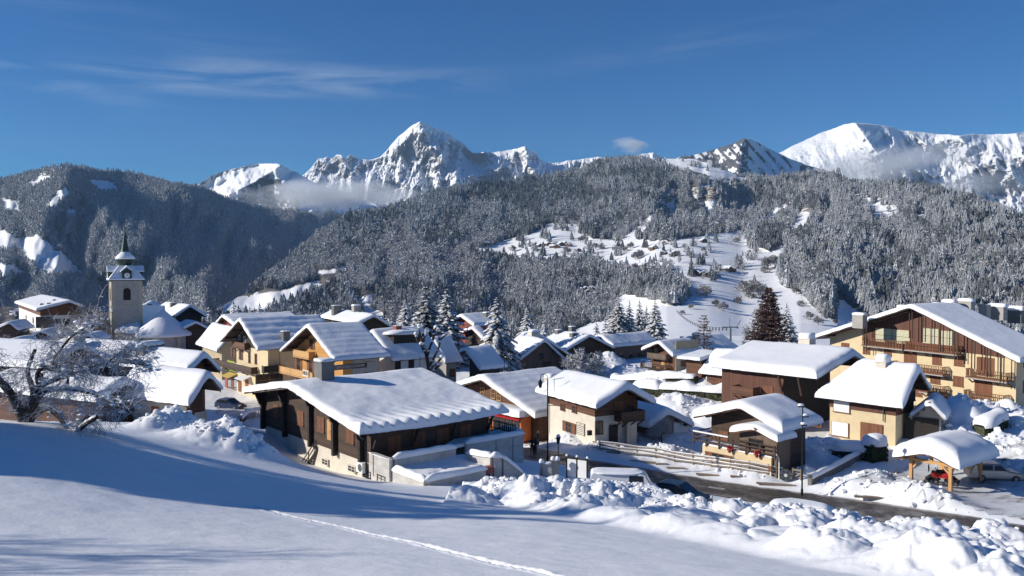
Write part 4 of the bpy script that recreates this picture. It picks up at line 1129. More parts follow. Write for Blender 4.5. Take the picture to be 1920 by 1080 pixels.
def text(name, body, size, mat, parent, loc, rot, ext=0.01):
    cu = bpy.data.curves.new(name, 'FONT'); cu.body = body; cu.size = size; cu.extrude = ext; cu.align_x = 'CENTER'; cu.align_y = 'CENTER'; cu.resolution_u = 2
    tmp = bpy.data.objects.new(name, cu); COL.objects.link(tmp)
    dg = bpy.context.evaluated_depsgraph_get(); me = bpy.data.meshes.new_from_object(tmp.evaluated_get(dg)); bpy.data.objects.remove(tmp)
    me.name = name; me.materials.clear(); me.materials.append(MAT[mat])
    return link(name, me, None, parent, loc, rot)

# ---------------- main chalet in front
def main_chalet():
    H = House('large_chalet', 'large dark timber chalet with deep rippled snow roof and concrete terraces in front', (540.6, 726.7), 70, 2746, (676.2, 815.6), (459, 736.9), 795,
              ohf=1.5, ohs=1.1, ohb=1.0, T=0.45, up='dark_timber', low='pale_render', split=0.01, roof='fascia_timber', amp=0.09, lumps=(14, 0.46, 1.8), res=.16, seed=3, wall=False, base=-15.4, over=0.22, sag=-0.15)
    # walls: timber above a pale base, seen on the gable
    zs = H.loc(560, 820, 'front')[2]
    H.zs = zs
    MB().box(((H.x0 + H.x1) / 2, (H.y0 + H.y1) / 2, zs / 2 - 2.2), (H.x1 - H.x0 - .16, H.y1 - H.y0 - .16, zs + 4.4)).build('base_wall', MAT['pale_render'], H.root)
    sec = [(H.x0, zs - .02), (H.x1, zs - .02), (H.x1, H.zr(H.x1)), (0, H.h), (H.x0, H.zr(H.x0))]
    mb = MB(); vs = [(x, yy, z) for yy in (H.y0, H.y1) for x, z in sec]
    mb.add(vs, [(0, 1, 2, 3, 4), (9, 8, 7, 6, 5), (0, 5, 6, 1), (1, 6, 7, 2), (2, 7, 8, 3), (3, 8, 9, 4), (4, 9, 5, 0)])
    mb.build('timber_wall', MAT['dark_timber'], H.root)
    # four carved posts with curved heads carrying the roof overhang
    for u, v0_ in ((492, 765), (533, 770), (581, 800), (626, 830), (676, 845)):
        x, y, z = H.loc(u, v0_, ('y', 1.3))
        x = min(x, H.x1 + .2)
        zt = H.zr(x) - .05
        mb = MB(); zb = zs - 0.35
        mb.bar((x, 1.3, zb), (x, 1.3, zt), .34, .34)
        for k in range(6):   # scalloped bracket
            f_ = k / 5; mb.box((x, 1.3 + .35 + .22 * f_, zt - 1.5 + 1.35 * f_), (.30, .5 + .9 * f_, .32))
            mb.box((x, 1.3 - .25 - .12 * f_, zt - 1.1 + .95 * f_), (.28, .2 + .5 * f_, .24))
        for k in range(3): mb.box((x, 1.55 + k * .3, zb + .2 + .1 * k), (.30, .5, .3))
        mb.build('post', MAT['black_timber'], H.root)
    for (u, v, w, h) in ((518, 771, 1.1, 1.25), (564, 784, 1.3, 1.3), (602, 796, 1.3, 1.3), (657, 817, 1.3, 1.2)):
        H.op('shut', 'front', u, v, w, h)
    d = H.op('door', 'front', 618, 806, 0.7, 1.7, label='narrow orange brown door at the head of the stairs', mats={'shutter': 'post_timber'})
    # stairs down to the snow
    top = H.loc(617, 822, ('y', 2.3)); bot = H.loc(580, 862, ('y', 0.0))
    top = Vector(top); bot = Vector(bot); bot.y = top.y - 0.9; 
    st = MB()
    a = top; b = Vector((top.x - 2.6, top.y - .9, zs - 2.9))
    for off in (-.45, .45):
        st.bar(a + Vector((.1, off, 0)), b + Vector((0, off, 0)), .08, .28)
    so = st.build('stairs', MAT['black_timber'], H.root)
    for k in range(10):
        f_ = (k + .5) / 10; p_ = a.lerp(b, f_)
        MB().box(p_, (.30, .9, .05)).build('step', MAT['black_timber'], so)
    for off in (-.5, .5):
        for hh in (.5, .95): MB().bar(a + Vector((0, off, hh)), b + Vector((0, off, hh)), .05, .08).build('handrail', MAT['black_timber'], so)
        for f_ in (0, .33, .66, 1.0):
            p_ = a.lerp(b, f_) + Vector((0, off, 0)); MB().bar(p_, p_ + Vector((0, 0, 1)), .07, .07).build('baluster', MAT['black_timber'], so)
    # low wall by the stairs foot
    q = H.loc(500, 835, ('y', 1.0)); q2 = H.loc(572, 868, ('y', 1.0))
    MB().bar((H.x0 + .2, .4, zs - 2.3), (b.x - .3, .6, zs - 2.6), .3, 1.3).build('low_wall', MAT['concrete'], H.root)
    lw = MB()
    # basement windows with bars low on the base wall
    for u, v, w in ((610, 866, 1.1), (660, 879, 1.2), (689, 889, 1.2), (716, 898, 1.2)):
        if u < 676: x, y, z = H.loc(u, v, 'front'); face = 'front'
        else: x, y, z = H.loc(u, v, ('y', H.y0)); face = 'front'
        H.basew = getattr(H, 'basew', []) + [(u, v, w)]
    for u, v, w in H.basew[:2]: H.op('glass', 'front', u, v, w, .55, mats={'frame': 'pale_render'})
    # chimney
    H.chim('roofR', 0, 0, 1.5, 2.1, 'dark_concrete', d=1.25, cap=.22, xy=(H.loc(608, 711, 'roofR')[0] * 0 + 0.3, H.loc(608, 712, ('x', .3))[1]))
    # gutter and drain pipe at the near corner
    mb = MB(); mb.tube([(H.wr - .3, .1, H.zr(H.wr) - .1), (H.wr - .5, .5, H.zr(H.wr) - .5), (H.x1 + .15, 1.0, H.zr(H.wr) - .6), (H.x1 + .15, 1.0, zs - .6)], .07, 6)
    mb.build('drain_pipe', MAT['dark_metal'], H.root)
    # dark windows and struts along the shaded long side
    for f_ in (.18, .38, .58, .78):
        H.opl('shut', 'right', (H.x1, H.y0 + (H.y1 - H.y0) * f_, zs + 1.3), 1.2, 1.2)
    for f_ in (.0, .33, .66, 1.0):
        yy = H.y0 + .2 + (H.y1 - H.y0 - .4) * f_
        MB().bar((H.x1 + .1, yy, zs + 1.2), (H.wr - .25, yy, H.zr(H.wr) - .1), .16, .16).build('strut', MAT['black_timber'], H.root)
    return H
MC = main_chalet()

def mcw(x, y, z):   # main chalet local -> world
    return (MC.A[0] + MC.p[0] * x + MC.d[0] * y, MC.A[1] + MC.p[1] * x + MC.d[1] * y, MC.base + z)
def mcl(u, v, z):
    """local xy of the main chalet where the sight line meets local height z"""
    r = pt(u, v, 1.0); t = (MC.base + z) / r[2]; wx, wy = r[0] * t - MC.A[0], r[1] * t - MC.A[1]
    return (wx * MC.p[0] + wy * MC.p[1], wx * MC.d[0] + wy * MC.d[1])
def walls_snow(name, label, pts, z0, z1, th, group=None, T=.35, mat='concrete', z1s=None):
    """a concrete parapet along pts (main chalet local), capped with rounded snow"""
    root = empty(name, mcw(0, 0, 0), MC.rz, label, 'wall', group)
    for i in range(len(pts) - 1):
        a, b = Vector((*pts[i], 0)), Vector((*pts[i + 1], 0)); d = (b - a).normalized(); L = (b - a).length
        za = z1s[i] if z1s else z1; zb = z1s[i + 1] if z1s else z1
        n_ = Vector((-d.y, d.x, 0)) * th / 2
        e = d * (th / 2 * .98 if i else 0)
        a2 = a + e
        vs = [p_ + s_ * n_ + Vector((0, 0, z)) for p_, zt in ((a2, za), (b, zb)) for s_ in (-1, 1) for z in (z0, zt)]
        MB().add(vs, [(0, 1, 3, 2), (4, 6, 7, 5), (0, 4, 5, 1), (2, 3, 7, 6), (0, 2, 6, 4), (1, 5, 7, 3)])
        mb = MB(); mb.add(vs, [(0, 1, 3, 2), (4, 6, 7, 5), (0, 4, 5, 1), (2, 3, 7, 6), (0, 2, 6, 4), (1, 5, 7, 3)])
        mb.build('wall_panel', MAT[mat], root)
        # rounded snow bolster
        n = max(6, int(L / .35)); k = 10
        X = []; 
        co = []; q = []
        for j in range(n + 1):
            f_ = j / n; c = a.lerp(b, f_) + d * ((-.12 if j == 0 else 0) + (.12 if j == n else 0)); zt = za + (zb - za) * f_
            shr = 0.35 if j in (0, n) else 1.0
            tt = T * (0.85 + .4 * vnoise(np.array([j * .45 + i * 7.]), np.array([3.3]), 5)[0]) * shr
            wv = .06 * (vnoise(np.array([j * .6]), np.array([i * 5.]), 8)[0] - .5)
            for m_ in range(k + 1):
                an = math.pi * m_ / k
                off = math.cos(an) * (th / 2 + .13) * (1 if shr == 1 else .8) + wv
                co.append(c + n_.normalized() * off + Vector((0, 0, zt - .06 + math.sin(an) ** .7 * tt)))
        for j in range(n):
            for m_ in range(k): a0 = j * (k + 1) + m_; q.append((a0, a0 + 1, a0 + k + 2, a0 + k + 1))
        me = raw_mesh('snow_cap', np.array(co), np.array(q), True)
        link('snow_cap', me, MAT['roof_snow'], root)
    return root
def terraces():
    zs = MC.zs; y0 = MC.y0
    A = MC.loc(735, 862, ('y', y0 + .2)); B = MC.loc(797, 900, ('y', y0 + .3)); zt = A[2] + .1; zl = .30
    C = MC.loc(909, 871, ('x', B[0])); D = MC.loc(853, 833, ('x', A[0])); S = MC.loc(970, 890, ('x', B[0] + .2))
    walls_snow('terrace_wall', 'stained concrete wall below the near corner of the large chalet with air unit', [(MC.x1 - .2, y0 + .1), (A[0], y0 + .1)], -5, zt, .3, T=.05)
    walls_snow('parapet_wall', 'concrete parapet with thick snow bolster under the long dark eave of the large chalet', [(A[0], y0 + .4), (A[0], D[1])], -5, zt, .3, T=.42)
    walls_snow('low_terrace_wall', 'low concrete terrace wall topped by a thick bent roll of snow', [(A[0] + .1, y0 + .3), (B[0], y0 + .3), (B[0], C[1])], -7, zl, .28, T=.45)
    n = 40; X, Y = np.meshgrid(np.linspace(A[0] + .1, B[0], n), np.linspace(y0 + .3, C[1] + 1.2, n))
    Z = zl - .05 + .16 * (fbm(X / 1.5, Y / 1.5, 3, 4) - .5) + .25 * np.exp(-(X - A[0]) / .8)
    tr = np.exp(-((X - (A[0] + B[0]) / 2 - .8 * np.sin(Y * .6)) / .25) ** 2); Z = Z + tr * .3 * (vnoise(X * 5, Y * 5, 4) - .6)
    me = grid_mesh('terrace_snow', X, Y, Z); o = link('terrace_snow', me, MAT['roof_snow'], None, mcw(0, 0, 0), (0, 0, MC.rz)); tag(o, 'flat snow with footprints on the low terrace', 'snow', None, 'stuff')
    walls_snow('stair_wall', 'stepped concrete stair wall sloping down to the road under a snow roll', [(A[0] + 1.0, C[1] + .9), (B[0] - .3, C[1] + .9), (B[0], C[1] + 1.6), (B[0] + .2, S[1] + .4)], -7, zl, .3, T=.38, z1s=[zl + .5, zl + .75, zl + .7, S[2] + .1])
    bf_ = MB().box((B[0] - .1, C[1] + .35, zl - .15), (.5, .7, .5)).build('brick_end', MAT['brick_red'], None, loc=mcw(0, 0, 0), rot=(0, 0, MC.rz)); tag(bf_, 'broken brick end showing at the corner of the low terrace', 'bricks')
    xg = 13.6; g0 = MC.loc(873, 828, ('x', xg)); g1 = MC.loc(979, 815, ('x', xg)); zg = (g0[2] + g1[2]) / 2
    walls_snow('garage_wall', 'long pale concrete garage wall with a snow roll beside the road', [(g0[0], g0[1]), (g1[0], g1[1]), (g1[0] - 3.0, g1[1] + .2)], -9, zg, .35, T=.4)
    MB().box((xg + .19, g1[1] - 1.2, zg - 1.6), (.04, .04, 2.8)).box((xg + .19, (g0[1] + g1[1]) / 2, zg - 1.6), (.04, .04, 2.8)).build('wall_joint', MAT['dark_concrete'], bpy.data.objects['garage_wall'])
    mb = MB(); q = [(xg - .1, g0[1] - 2.5), (xg - .1, g1[1]), (xg - 3.4, g1[1] + .3), (MC.x1 - 1, MC.y1 + 2.5), (MC.x1, MC.y0 + 8)]
    lo_ = [(x, y, zg - .3) for x, y in q]; hi_ = [(x, y, zg - .02) for x, y in q]; m_ = len(q)
    mb.add(lo_ + hi_, [tuple(range(m_ - 1, -1, -1)), tuple(range(m_, 2 * m_))] + [(k, (k + 1) % m_, m_ + (k + 1) % m_, m_ + k) for k in range(m_)])
    t = mb.build('terrace_deck', MAT['roof_snow'], None, loc=mcw(0, 0, 0), rot=(0, 0, MC.rz)); tag(t, 'flat shaded snow deck of the garage terrace beside the large chalet', 'terrace')
    zt = zg - .2
    # picket fence along the far side
    fr = empty('picket_fence', mcw(0, 0, 0), MC.rz, 'dark picket fence along the far edge of the snowy garage terrace', 'fence')
    f0 = Vector((xg - 3.0, g1[1] - 1.0, zt)); f0 = Vector((*mcl(885, 786, zt + .5), zt)); f1 = Vector((*mcl(966, 806, zt + .5), zt))
    for hh in (.25, .85): MB().bar(f0 + Vector((0, 0, hh)), f1 + Vector((0, 0, hh)), .05, .08).build('rail', MAT['dark_metal'], fr)
    pk = MB().box((0, 0, .5), (.07, .07, 1.0)).mesh('picket', MAT['dark_metal']); n = int((f1 - f0).length / .3)
    for k in range(n + 1):
        p_ = f0.lerp(f1, k / n); link('picket', pk, None, fr, p_)
    # air conditioner on the base wall
    u, v = 686, 878
    x, y, z = MC.loc(684, 876, ('y', MC.y0 - .05))
    ac = empty('air_conditioner', mcw(x - .2, MC.y0 - .25, z), MC.rz, 'white outdoor air conditioning unit on the pale base wall', 'air conditioner')
    MB().box((0, 0, 0), (1.0, .4, .8)).build('casing', MAT['white_paint'], ac)
    fm_ = MB(); fm_.tube([(.0, -.205, 0), (.0, -.23, 0)], .3, 16); f = fm_.build('fan_grille', MAT['grey_metal'], ac, loc=(.14, 0, 0))
    for sx in (-.35, .35): MB().box((sx, 0.05, -.45), (.06, .4, .1)).build('bracket', MAT['dark_metal'], ac)
    for u, v, w in MC.basew[2:]:
        r = MC.loc(u, v, ('y', MC.y0 + .0)); opening(MC.root, 'glass', (r[0], MC.y0 - .02, r[2]), 0, w, .55, mats={'frame': 'dark_metal'})
terraces()

# ---------------- orange chalet with the balcony sign
H = House('honey_chalet', 'honey coloured chalet with two boarded balconies and a lettered sign', (576.2, 613), 112, 2790, (627.2, 678.2), (526.3, 659.8), 676, T=.38, up='honey_timber', roof='fascia_timber', ohf=1.9, ohs=1.3, ripple=(.05, 1.1), seed=11)
H.balcony('front', 537, 697, 600, 1.2, mat='post_timber', posts=3)
H.balcony('front', 562, 667, 592, 1.1, mat='post_timber')
for u, v, w, h, k in ((560, 681, 1.2, 1.9, 'open'), (583, 684, 1.2, 2.1, 'open'), (585, 645, .9, 1.5, 'open'), (606, 696, 1.0, 1.6, 'glass')): H.op(k, 'front', u, v, w, h)
H.op('glass', 'front', 560, 709, 2.0, 1.6, mats={'frame': 'pale_render'})
p_ = H.loc(573, 700, ('y', H.y0 - 1.29)); sg = MB().box((0, 0, 0), (1.9, .05, .95)).build('sign', MAT['pale_render'], H.root, loc=p_)
text('lettering', 'NDD', .75, 'dark_metal', sg, (0, -.05, 0), (math.pi / 2, 0, 0))
p_ = H.loc(656, 687, 'right'); sg = MB().box((0, 0, 0), (5.2, .06, .7)).build('sign', MAT['dark_concrete'], H.root, loc=(H.x1 + .04, p_[1], p_[2]), rot=(0, 0, math.pi / 2))
text('lettering', 'OFFICE DU TOURISME', .44, 'pale_render', sg, (0, -.05, 0), (math.pi / 2, 0, 0))
H.op('glass', 'right', 690, 688, 1.4, 1.6)
MB().box((H.x1 + .03, (H.y0 + H.y1) / 2 + .6, 4.2), (.08, H.y1 - H.y0 - 1.6, 8.6)).build('side_cladding', MAT['grey_render'], H.root)
for v, side in ((640, 'roofR'),): pass
# ---------------- hotel
H = House('hotel', 'cream hotel with a black recessed gable, long balcony and green print banner', (448.9, 600.7), 128, 2750, (483.5, 657.8), (413.2, 641.5), 598, T=.38, up='cream_render', low='cream_render', roof='fascia_timber', ohf=2.2, ohs=1.4, ripple=(.07, 1.6), seed=14, cat='hotel')
x0 = -H.wl * .72
mb = MB(); zc = H.loc(450, 648, 'front')[2]
mb.add([(x, H.y0 - .03 + dy, z) for dy in (0, .02) for x, z in ((-H.wl + 1.5, zc), (H.wr - 1.5, zc), (H.wr - 1.5, H.zr(H.wr - 1.5) - .1), (0, H.h - .1), (-H.wl + 1.5, H.zr(-H.wl + 1.5) - .1))], [(0, 1, 2, 3, 4), (9, 8, 7, 6, 5)])
mb.build('gable_panel', MAT['black_timber'], H.root)
for u, v in ((437, 661), (452, 665), (468, 671), (480, 673)): H.op('open' if u in (437, 452) else 'glass', 'front', u, v, .9, 1.7)
for u, v in ((449, 636), (459, 638)): H.op('glass', 'front', u, v, 1.0, 1.3, mats={'frame': 'white_paint'})
H.balcony('front', 412, 682, 484, 1.2, mat='dark_timber', posts=4)
H.balcony('front', 444, 650, 468, 0.9, mat='brown_timber')
H.balcony('right', 490, 698, 524, 1.0, mat='black_timber')
p_ = H.loc(433, 686, ('y', H.y0 - .1)); b_ = MB().box((0, 0, 0), (3.4, .06, 1.7)).build('banner', MAT['lime_print'], H.root, loc=p_)
MB().box((3.4, .0, -.1), (3.1, .05, 1.5)).build('banner_frame', MAT['white_paint'], b_); MB().box((3.4, -.04, 0), (2.3, .05, .8)).build('banner_print', MAT['dark_metal'], b_)
for u, v, mt in ((430, 703, 'yellow_awning'), (455, 708, 'white_paint')):
    p_ = H.loc(u, v, ('y', H.y0 - .7)); MB().box((0, 0, 0), (3.6, 1.5, .12), tilt=Matrix.Rotation(.35, 3, 'X')).build('awning', MAT[mt], H.root, loc=p_)
for u, v in ((425, 716), (436, 718), (450, 722), (463, 724)): H.op('door', 'front', u, v, 1.3, 2.2, mats={'shutter': 'brick_red'} if u in (425, 463) else {'shutter': 'shutter_timber'})
H.op('glass', 'right', 505, 712, 4.5, 2.0, mats={'frame': 'grey_metal'})
H.chim('roofR', 535, 640, 1.1, 1.5, 'dark_concrete', cap=.1)
# ---------------- houses behind the hotel
House('annex_house', 'low cream house left of the hotel under a broad snow roof', (441, 617), 146, -26, (470, 640), (407, 660.6), 372, T=.4, up='ochre_render', length=17, ohf=.8)
House('red_gable_house', 'house behind the hotel with a small red gable', (417, 594), 168, 2750, (440, 612), (399, 614), 545, T=.5, up='red_chalet', ripple=(.05, 2), ohf=1.2)
H = House('dark_gable_house', 'house with a wide black gable between the two spruce groups and the hotel', (701.5, 593.6), 165, 100, (744, 621), (672, 609), 628, T=.55, up='black_timber', ohf=1.6, ohs=.8)
H.chim('roofL', 631, 592, 1.8, 2.2, 'dark_concrete', cap=.1); H.chim('roofL', 668, 586, 1.6, 1.4, 'grey_render', cap=.3)
H = House('brick_chimney_house', 'white walled house with a snowy dormer and a red brick chimney', (697, 622), 124, 2750, (736, 678), None, 790, T=.5, up='white_render', ohf=1.0, ohs=1.0)
for u, v in ((746, 688), (771, 685)): H.op('shut', 'right', u, v, 1.0, 1.8, mats={'frame': 'dark_metal', 'shutter': 'black_timber'})
# its long shed dormer
a = H.loc(733, 652, ('x', H.wr * .45))
dm = MB().box((H.wr * .42, H.len * .5, H.h - H.dr * .45 + .5), (H.wr * .35, H.len * .62, 2.0)).build('dormer', MAT['black_timber'], H.root)
snow_lump('snow_cap', (H.wr * .36, H.len * .5, H.h - H.dr * .45 + 1.5), (H.wr * .33, H.len * .37, .7), dm)
H.chim('roofR', 740, 634, 1.0, 2.0, 'brick_red', cap=.05, xy=(H.wr * .30, H.len * .38))
H = House('low_grey_house', 'small grey house with snow roof behind the pruned tree', (812, 634), 138, 2750, (835, 682), None, 843, T=.5, up='grey_render', ohf=.6, ohs=.6)
H.op('shut', 'right', 848, 699, 1.2, 1.4)
H = House('red_chalet', 'red timber chalet with a long snow roof behind the spruces', (863, 593), 185, 2750, (889, 612.7), (846, 604), 914, T=.6, up='red_chalet', ohf=1.4)
for u, v in ((866, 611), (877, 613)): H.op('shut', 'front', u, v, 1.0, 1.6)
H.balcony('front', 858, 619, 880, 1.0, mat='red_chalet'); H.chim('roofR', 913, 597, 1.5, 1.2, 'dark_concrete', cap=.25)
House('dark_red_chalet', 'small dark chalet with red eaves below the red chalet', (885.4, 616.8), 172, 2750, (905.8, 638), (859, 627.5), 900, T=.6, up='dark_timber', ohf=1.2, roof='red_chalet')
H = House('dark_barn', 'small black barn with a split shaded snow roof beside the big snowy spruce', (873, 656.5), 130, 2750, (900.7, 695), (862, 662), 921, T=.5, up='black_timber', ohf=1.4, ohs=.8)
H = House('timber_barn', 'weathered upright-boarded barn with a broad snowy gable', (1021, 640), 143, 300, (1066.5, 684), (966, 684), 976, T=.5, up='grey_timber', ohf=.9, ohs=.7)
for u, v, w, h in ((1015, 668, 1.0, 1.3), (1004, 682, .8, .9), (983, 684, .9, .8)): H.op('glass', 'front', u, v, w, h, mats={'frame': 'grey_timber'})
H.op('door', 'front', 1024, 692, 1.6, 2.6, mats={'shutter': 'dark_timber'})
H = House('hidden_chalet', 'dark chalet roof rising just behind the weathered barn', (1012, 630), 156, 300, (1078, 674), (985, 650), 985, T=.5, up='dark_timber', ohf=1)
H.chim('roofL', 1001, 634, 1.8, 1.2, 'pale_render', cap=.4)
H = House('broad_roof_house', 'house with a broad snow roof carrying three dark chimneys', (1106, 631), 165, 120, None, (1060, 659), 1048, T=.5, up='dark_timber', ohf=1.2)
for u, v in ((1047, 628), (1073, 622), (1075, 634)): H.chim('roofL', u, v, 1.2, 1.0, 'dark_concrete', cap=.15)
H = House('long_chalet', 'long brown chalet under a flat snow roof behind the frosted tree', (1128, 633), 172, 2750, (1150, 652), (1098, 639), 1212, T=.55, up='grey_timber', ohf=1.5)
H.chim('roofR', 1105, 628, 1.2, 1.2, 'dark_concrete', cap=.15, xy=(-1, 3))
for u in (1165, 1182, 1200): H.op('glass', 'right', u, 666, 1.2, 1.4)
H = House('balcony_chalet', 'brown chalet with two gable balconies and a blank greenish side wall', (1234.6, 643.3), 150, 2900, (1261.7, 669.4), (1203.3, 656.9), 1294, T=.5, up='brown_timber', ohf=1.8, ohs=.9)
MB().box((H.x1 + .03, (H.y0 + H.y1) / 2, 2.5), (.08, H.y1 - H.y0, 6.8)).build('side_wall', MAT['ochre_render'], H.root)
H.balcony('front', 1221, 670, 1256, 1.2, mat='grey_timber'); H.balcony('front', 1209, 688, 1257, 1.4, mat='dark_timber', style='pickets')
for u, v in ((1281, 681), (1300, 681)): H.opl('shut', 'right', (H.x1 + .07, H.loc(u, v, 'right')[1], H.loc(u, v, 'right')[2]), 1.6, 1.1)
for u, v in ((1234, 696), (1248, 698), (1243, 676), (1230, 661)): H.op('door', 'front', u, v, .9, 1.8, mats={'shutter': 'post_timber'})
H = House('far_snowy_house', 'house with small dark gable and snow roof at the foot of the ski slope', (1287.7, 635), 188, 2750, (1320, 661), (1271, 643), 1352, T=.6, up='dark_timber', ohf=1)
H.chim('roofR', 1305, 640, 1.4, 1.6, 'grey_render', cap=.35); H.chim('roofL', 1268, 643, 1.2, 1, 'grey_render', cap=.3, xy=(-2.5, 2))
# ---------------- right hand group
H = House('blank_roof_chalet', 'chalet with a steep plain snow slope and one roof vent beside the stepped chalet', (1448, 667), 112, -450, None, (1418, 713), 1342, T=.5, up='brown_timber', ohf=.8, ohs=.7)
for u, v in ((1370, 718), (1352, 716)): H.op('shut', 'left', u, v + 4, 1.4, 1.2)
H.chim('roofL', 1396, 664, 1.0, .5, 'dark_concrete', cap=0)
House('left_lean_to', 'small brown gable piece left of the plain snow slope chalet', (1358, 664), 120, -300, (1372, 672), (1312, 677), 1315, T=.3, up='brown_timber', length=4, ohf=.4)
H = House('stepped_roof_chalet', 'tall red brown chalet whose deep snow roof ends in steps', (1601, 667), 94, -293, (1632, 690), (1530, 711), 1408, T=.85, up='red_timber', ohf=4.6, ohs=1.0, seed=22, over=.2)
H.chim('roofL', 1513, 650, 1.5, 1.0, 'pale_render', cap=.6, d=1.5)
for u, v in ((1466, 716), (1503, 722)):   # eave braces
    q = H.loc(u, v, 'left'); MB().bar((H.x0, q[1], q[2] - 1.2), (-H.wl + .2, q[1], H.zr(-H.wl) - .05), .2, .2).build('brace', MAT['dark_timber'], H.root)
H.balcony('left', 1386, 736, 1426, 1.6, mat='brown_timber', posts=3)
H.op('shut', 'left', 1440, 735, 1.4, 1.4)
mb = MB(); mb.add([(x, H.y0 - .04, z) for x, z in ((H.x0 + .1, -1), (H.x1 - .1, -1), (H.x1 - .1, H.zr(H.x1) - .1), (0, H.h - .1), (H.x0 + .1, H.zr(H.x0) - .1))], [(0, 1, 2, 3, 4)]); mb.build('gable_panel', MAT['black_timber'], H.root)  # added black sheet: shade below the deep gable overhang put into the colour
# stepped
for k, (u, v) in enumerate(((1561, 704), (1590, 695))):
    pass
H = House('white_blind_chalet', 'red brown and yellow chalet with white roller blinds under thick snow', (1722, 695), 84, -285, (1742, 733), (1691, 767.4), 1565, hip=.35, T=.8, up='red_timber', low='cream_render', split=3.0, ohf=1.1, ohs=1.1, seed=27, over=.2)
for u, v, w, h in ((1578, 763, 1.9, 1.25), (1575, 805, 2.0, 1.6)): H.op('roller', 'left', u, v, w, h)
H.op('glass', 'left', 1533, 793, .9, .9); H.op('door', 'left', 1634, 812, 2.4, 2.1, mats={'shutter': 'shutter_timber'}, label='wide brown garage door')
H.chim('roofL', 1655, 694, 1.1, .9, 'pale_render', cap=.7)
MB().tube([(H.x0 - .12, H.loc(1657, 780, 'left')[1], H.zr(H.x0) - .3), (H.x0 - .12, H.loc(1657, 780, 'left')[1], 2.2)], .06, 6).build('drain_pipe', MAT['grey_metal'], H.root)
H.op('glass', 'front', 1712, 740, .9, 1.4)
GH = House('garage_shed', 'shaded garage with a small snow gable between the brown chalet and the big snow heap', (1743, 756), 82, 2000, (1772, 790), (1708, 784), 1762, T=.5, up='grey_render', ohf=.8, ohs=.5, ohb=.3, length=6)
GH.op('door', 'front', 1728, 806, 3.2, 2.6, mats={'shutter': 'black_timber'})
# ---------------- small dark chalet by the road
H = House('small_dark_chalet', 'small dark chalet on a cream base with terrace rail and red plants', (1389.6, 765.2), 76, 2719, (1466, 811.9), (1301, 782.8), 1463, T=.7, up='dark_timber', low='cream_render', split=0.0, ohf=1.4, ohs=1.1, seed=31, over=.2, roof='brown_timber', amp=.12)
YT = H.y0 - 2.3
zd = H.loc(1380, 846, ('y', YT))[2]
xa = H.loc(1317, 840, ('y', YT))[0]; xb = H.loc(1446, 866, ('y', YT))[0]
MB().box(((xa + xb) / 2, (YT + H.y0) / 2 + .3, zd / 2 - .55), (xb - xa, H.y0 - YT + .6, zd + 1.1)).build('terrace_base', MAT['cream_render'], H.root)
snow_roof('terrace_snow', [(xa, zd - .2), ((xa + xb) / 2, zd - .2), (xb, zd - .2)], YT + .1, H.y0, .12, MAT['roof_snow'], H.root, over=0, rnd=.1)
for u, v in ((1345, 848), (1356, 850)): pass
for (u, v, w, h, k) in ((1347, 859, 1.5, .9, 'open'), (1407, 871, 2.2, .5, 'open')):
    q = H.loc(u, v, ('y', YT - .02)); opening(H.root, k, q, 0, w, h)
rl = empty('terrace_rail', (0, 0, 0)); rl.parent = H.root
yr = YT - .1
def rpt(u, v): q = H.loc(u, v, ('y', yr)); return Vector((q[0], yr, q[2]))
r0, r1 = rpt(1300, 818), rpt(1452, 867)
zlev = [zd + .35, zd + .75, zd + 1.12]
for z in zlev:
    rr = MB().bar((r0.x, yr, z), (r1.x, yr, z), .06, .12).build('rail', MAT['dark_timber'], rl)
MB().bar((r0.x, yr, zlev[-1] + .11), (r0.x + (r1.x - r0.x) * .45, yr, zlev[-1] + .11), .16, .12).build('rail_snow', MAT['roof_snow'], rl)
for k in range(7):
    x = r0.x + (r1.x - r0.x) * k / 6; MB().box((x, yr + .06, zd + .55), (.14, .14, 1.3)).build('post', MAT['dark_timber'], rl)
for z in zlev[:3]: MB().bar((r0.x, yr, z), (r0.x, yr + 3.5, z), .06, .12).build('rail', MAT['dark_timber'], rl)
MB().box((r0.x, yr + 3.4, zd + .3), (.14, .14, 1.9)).build('post', MAT['dark_timber'], rl)
# porch gable
_q = H.loc(1415.6, 805.4, ('y', YT - .45)); _y = H.A[1] + H.p[1] * _q[0] + H.d[1] * _q[1]
pr = House('porch', 'x', (1415.6, 805.4), _y, 2719, (1458, 830.5), (1370, 811), 1432, T=.45, up='grey_timber', ohf=.7, ohs=.5, ohb=0, length=3.0, base=H.base, roof='brown_timber', over=.1, purlins=False)
for k in ('label', 'category'): del pr.root[k]
pr.op('glass', 'front', 1417, 831, 1.5, .8, mats={'frame': 'dark_timber'})
wpos = pr.root.matrix_basis.copy(); pr.root.parent = H.root
bpy.context.view_layer.update(); pr.root.matrix_local = H.root.matrix_basis.inverted() @ wpos
# flatten: the porch's own pieces become sub-parts of one porch part
H.op('door', 'front', 1357, 826, 1.0, 1.9, mats={'shutter': 'shutter_timber'}); H.op('shut', 'front', 1340, 822, .9, 1.0)
H.balc = None
SDC = H
# ---------------- shop chalet and the white chalet
H = House('shop_chalet', 'brown shop chalet with a red shop front and drooping snow', (902.8, 712), 99, 2650, (1003.6, 784), (847.3, 728), 1042, T=.55, up='brown_timber', low='brown_timber', ohf=1.5, ohs=1.0, seed=41, ripple=(.03, 1.3), over=.18)
for u, v in ((925, 738), (936, 742), (905, 735)): H.op('glass', 'front', u, v, .8, 1.2, mats={'frame': 'post_timber'})
H.chim('roofR', 0, 0, 1.2, 1.3, 'pale_render', cap=.45, xy=(H.wr * .42, H.len * .62))
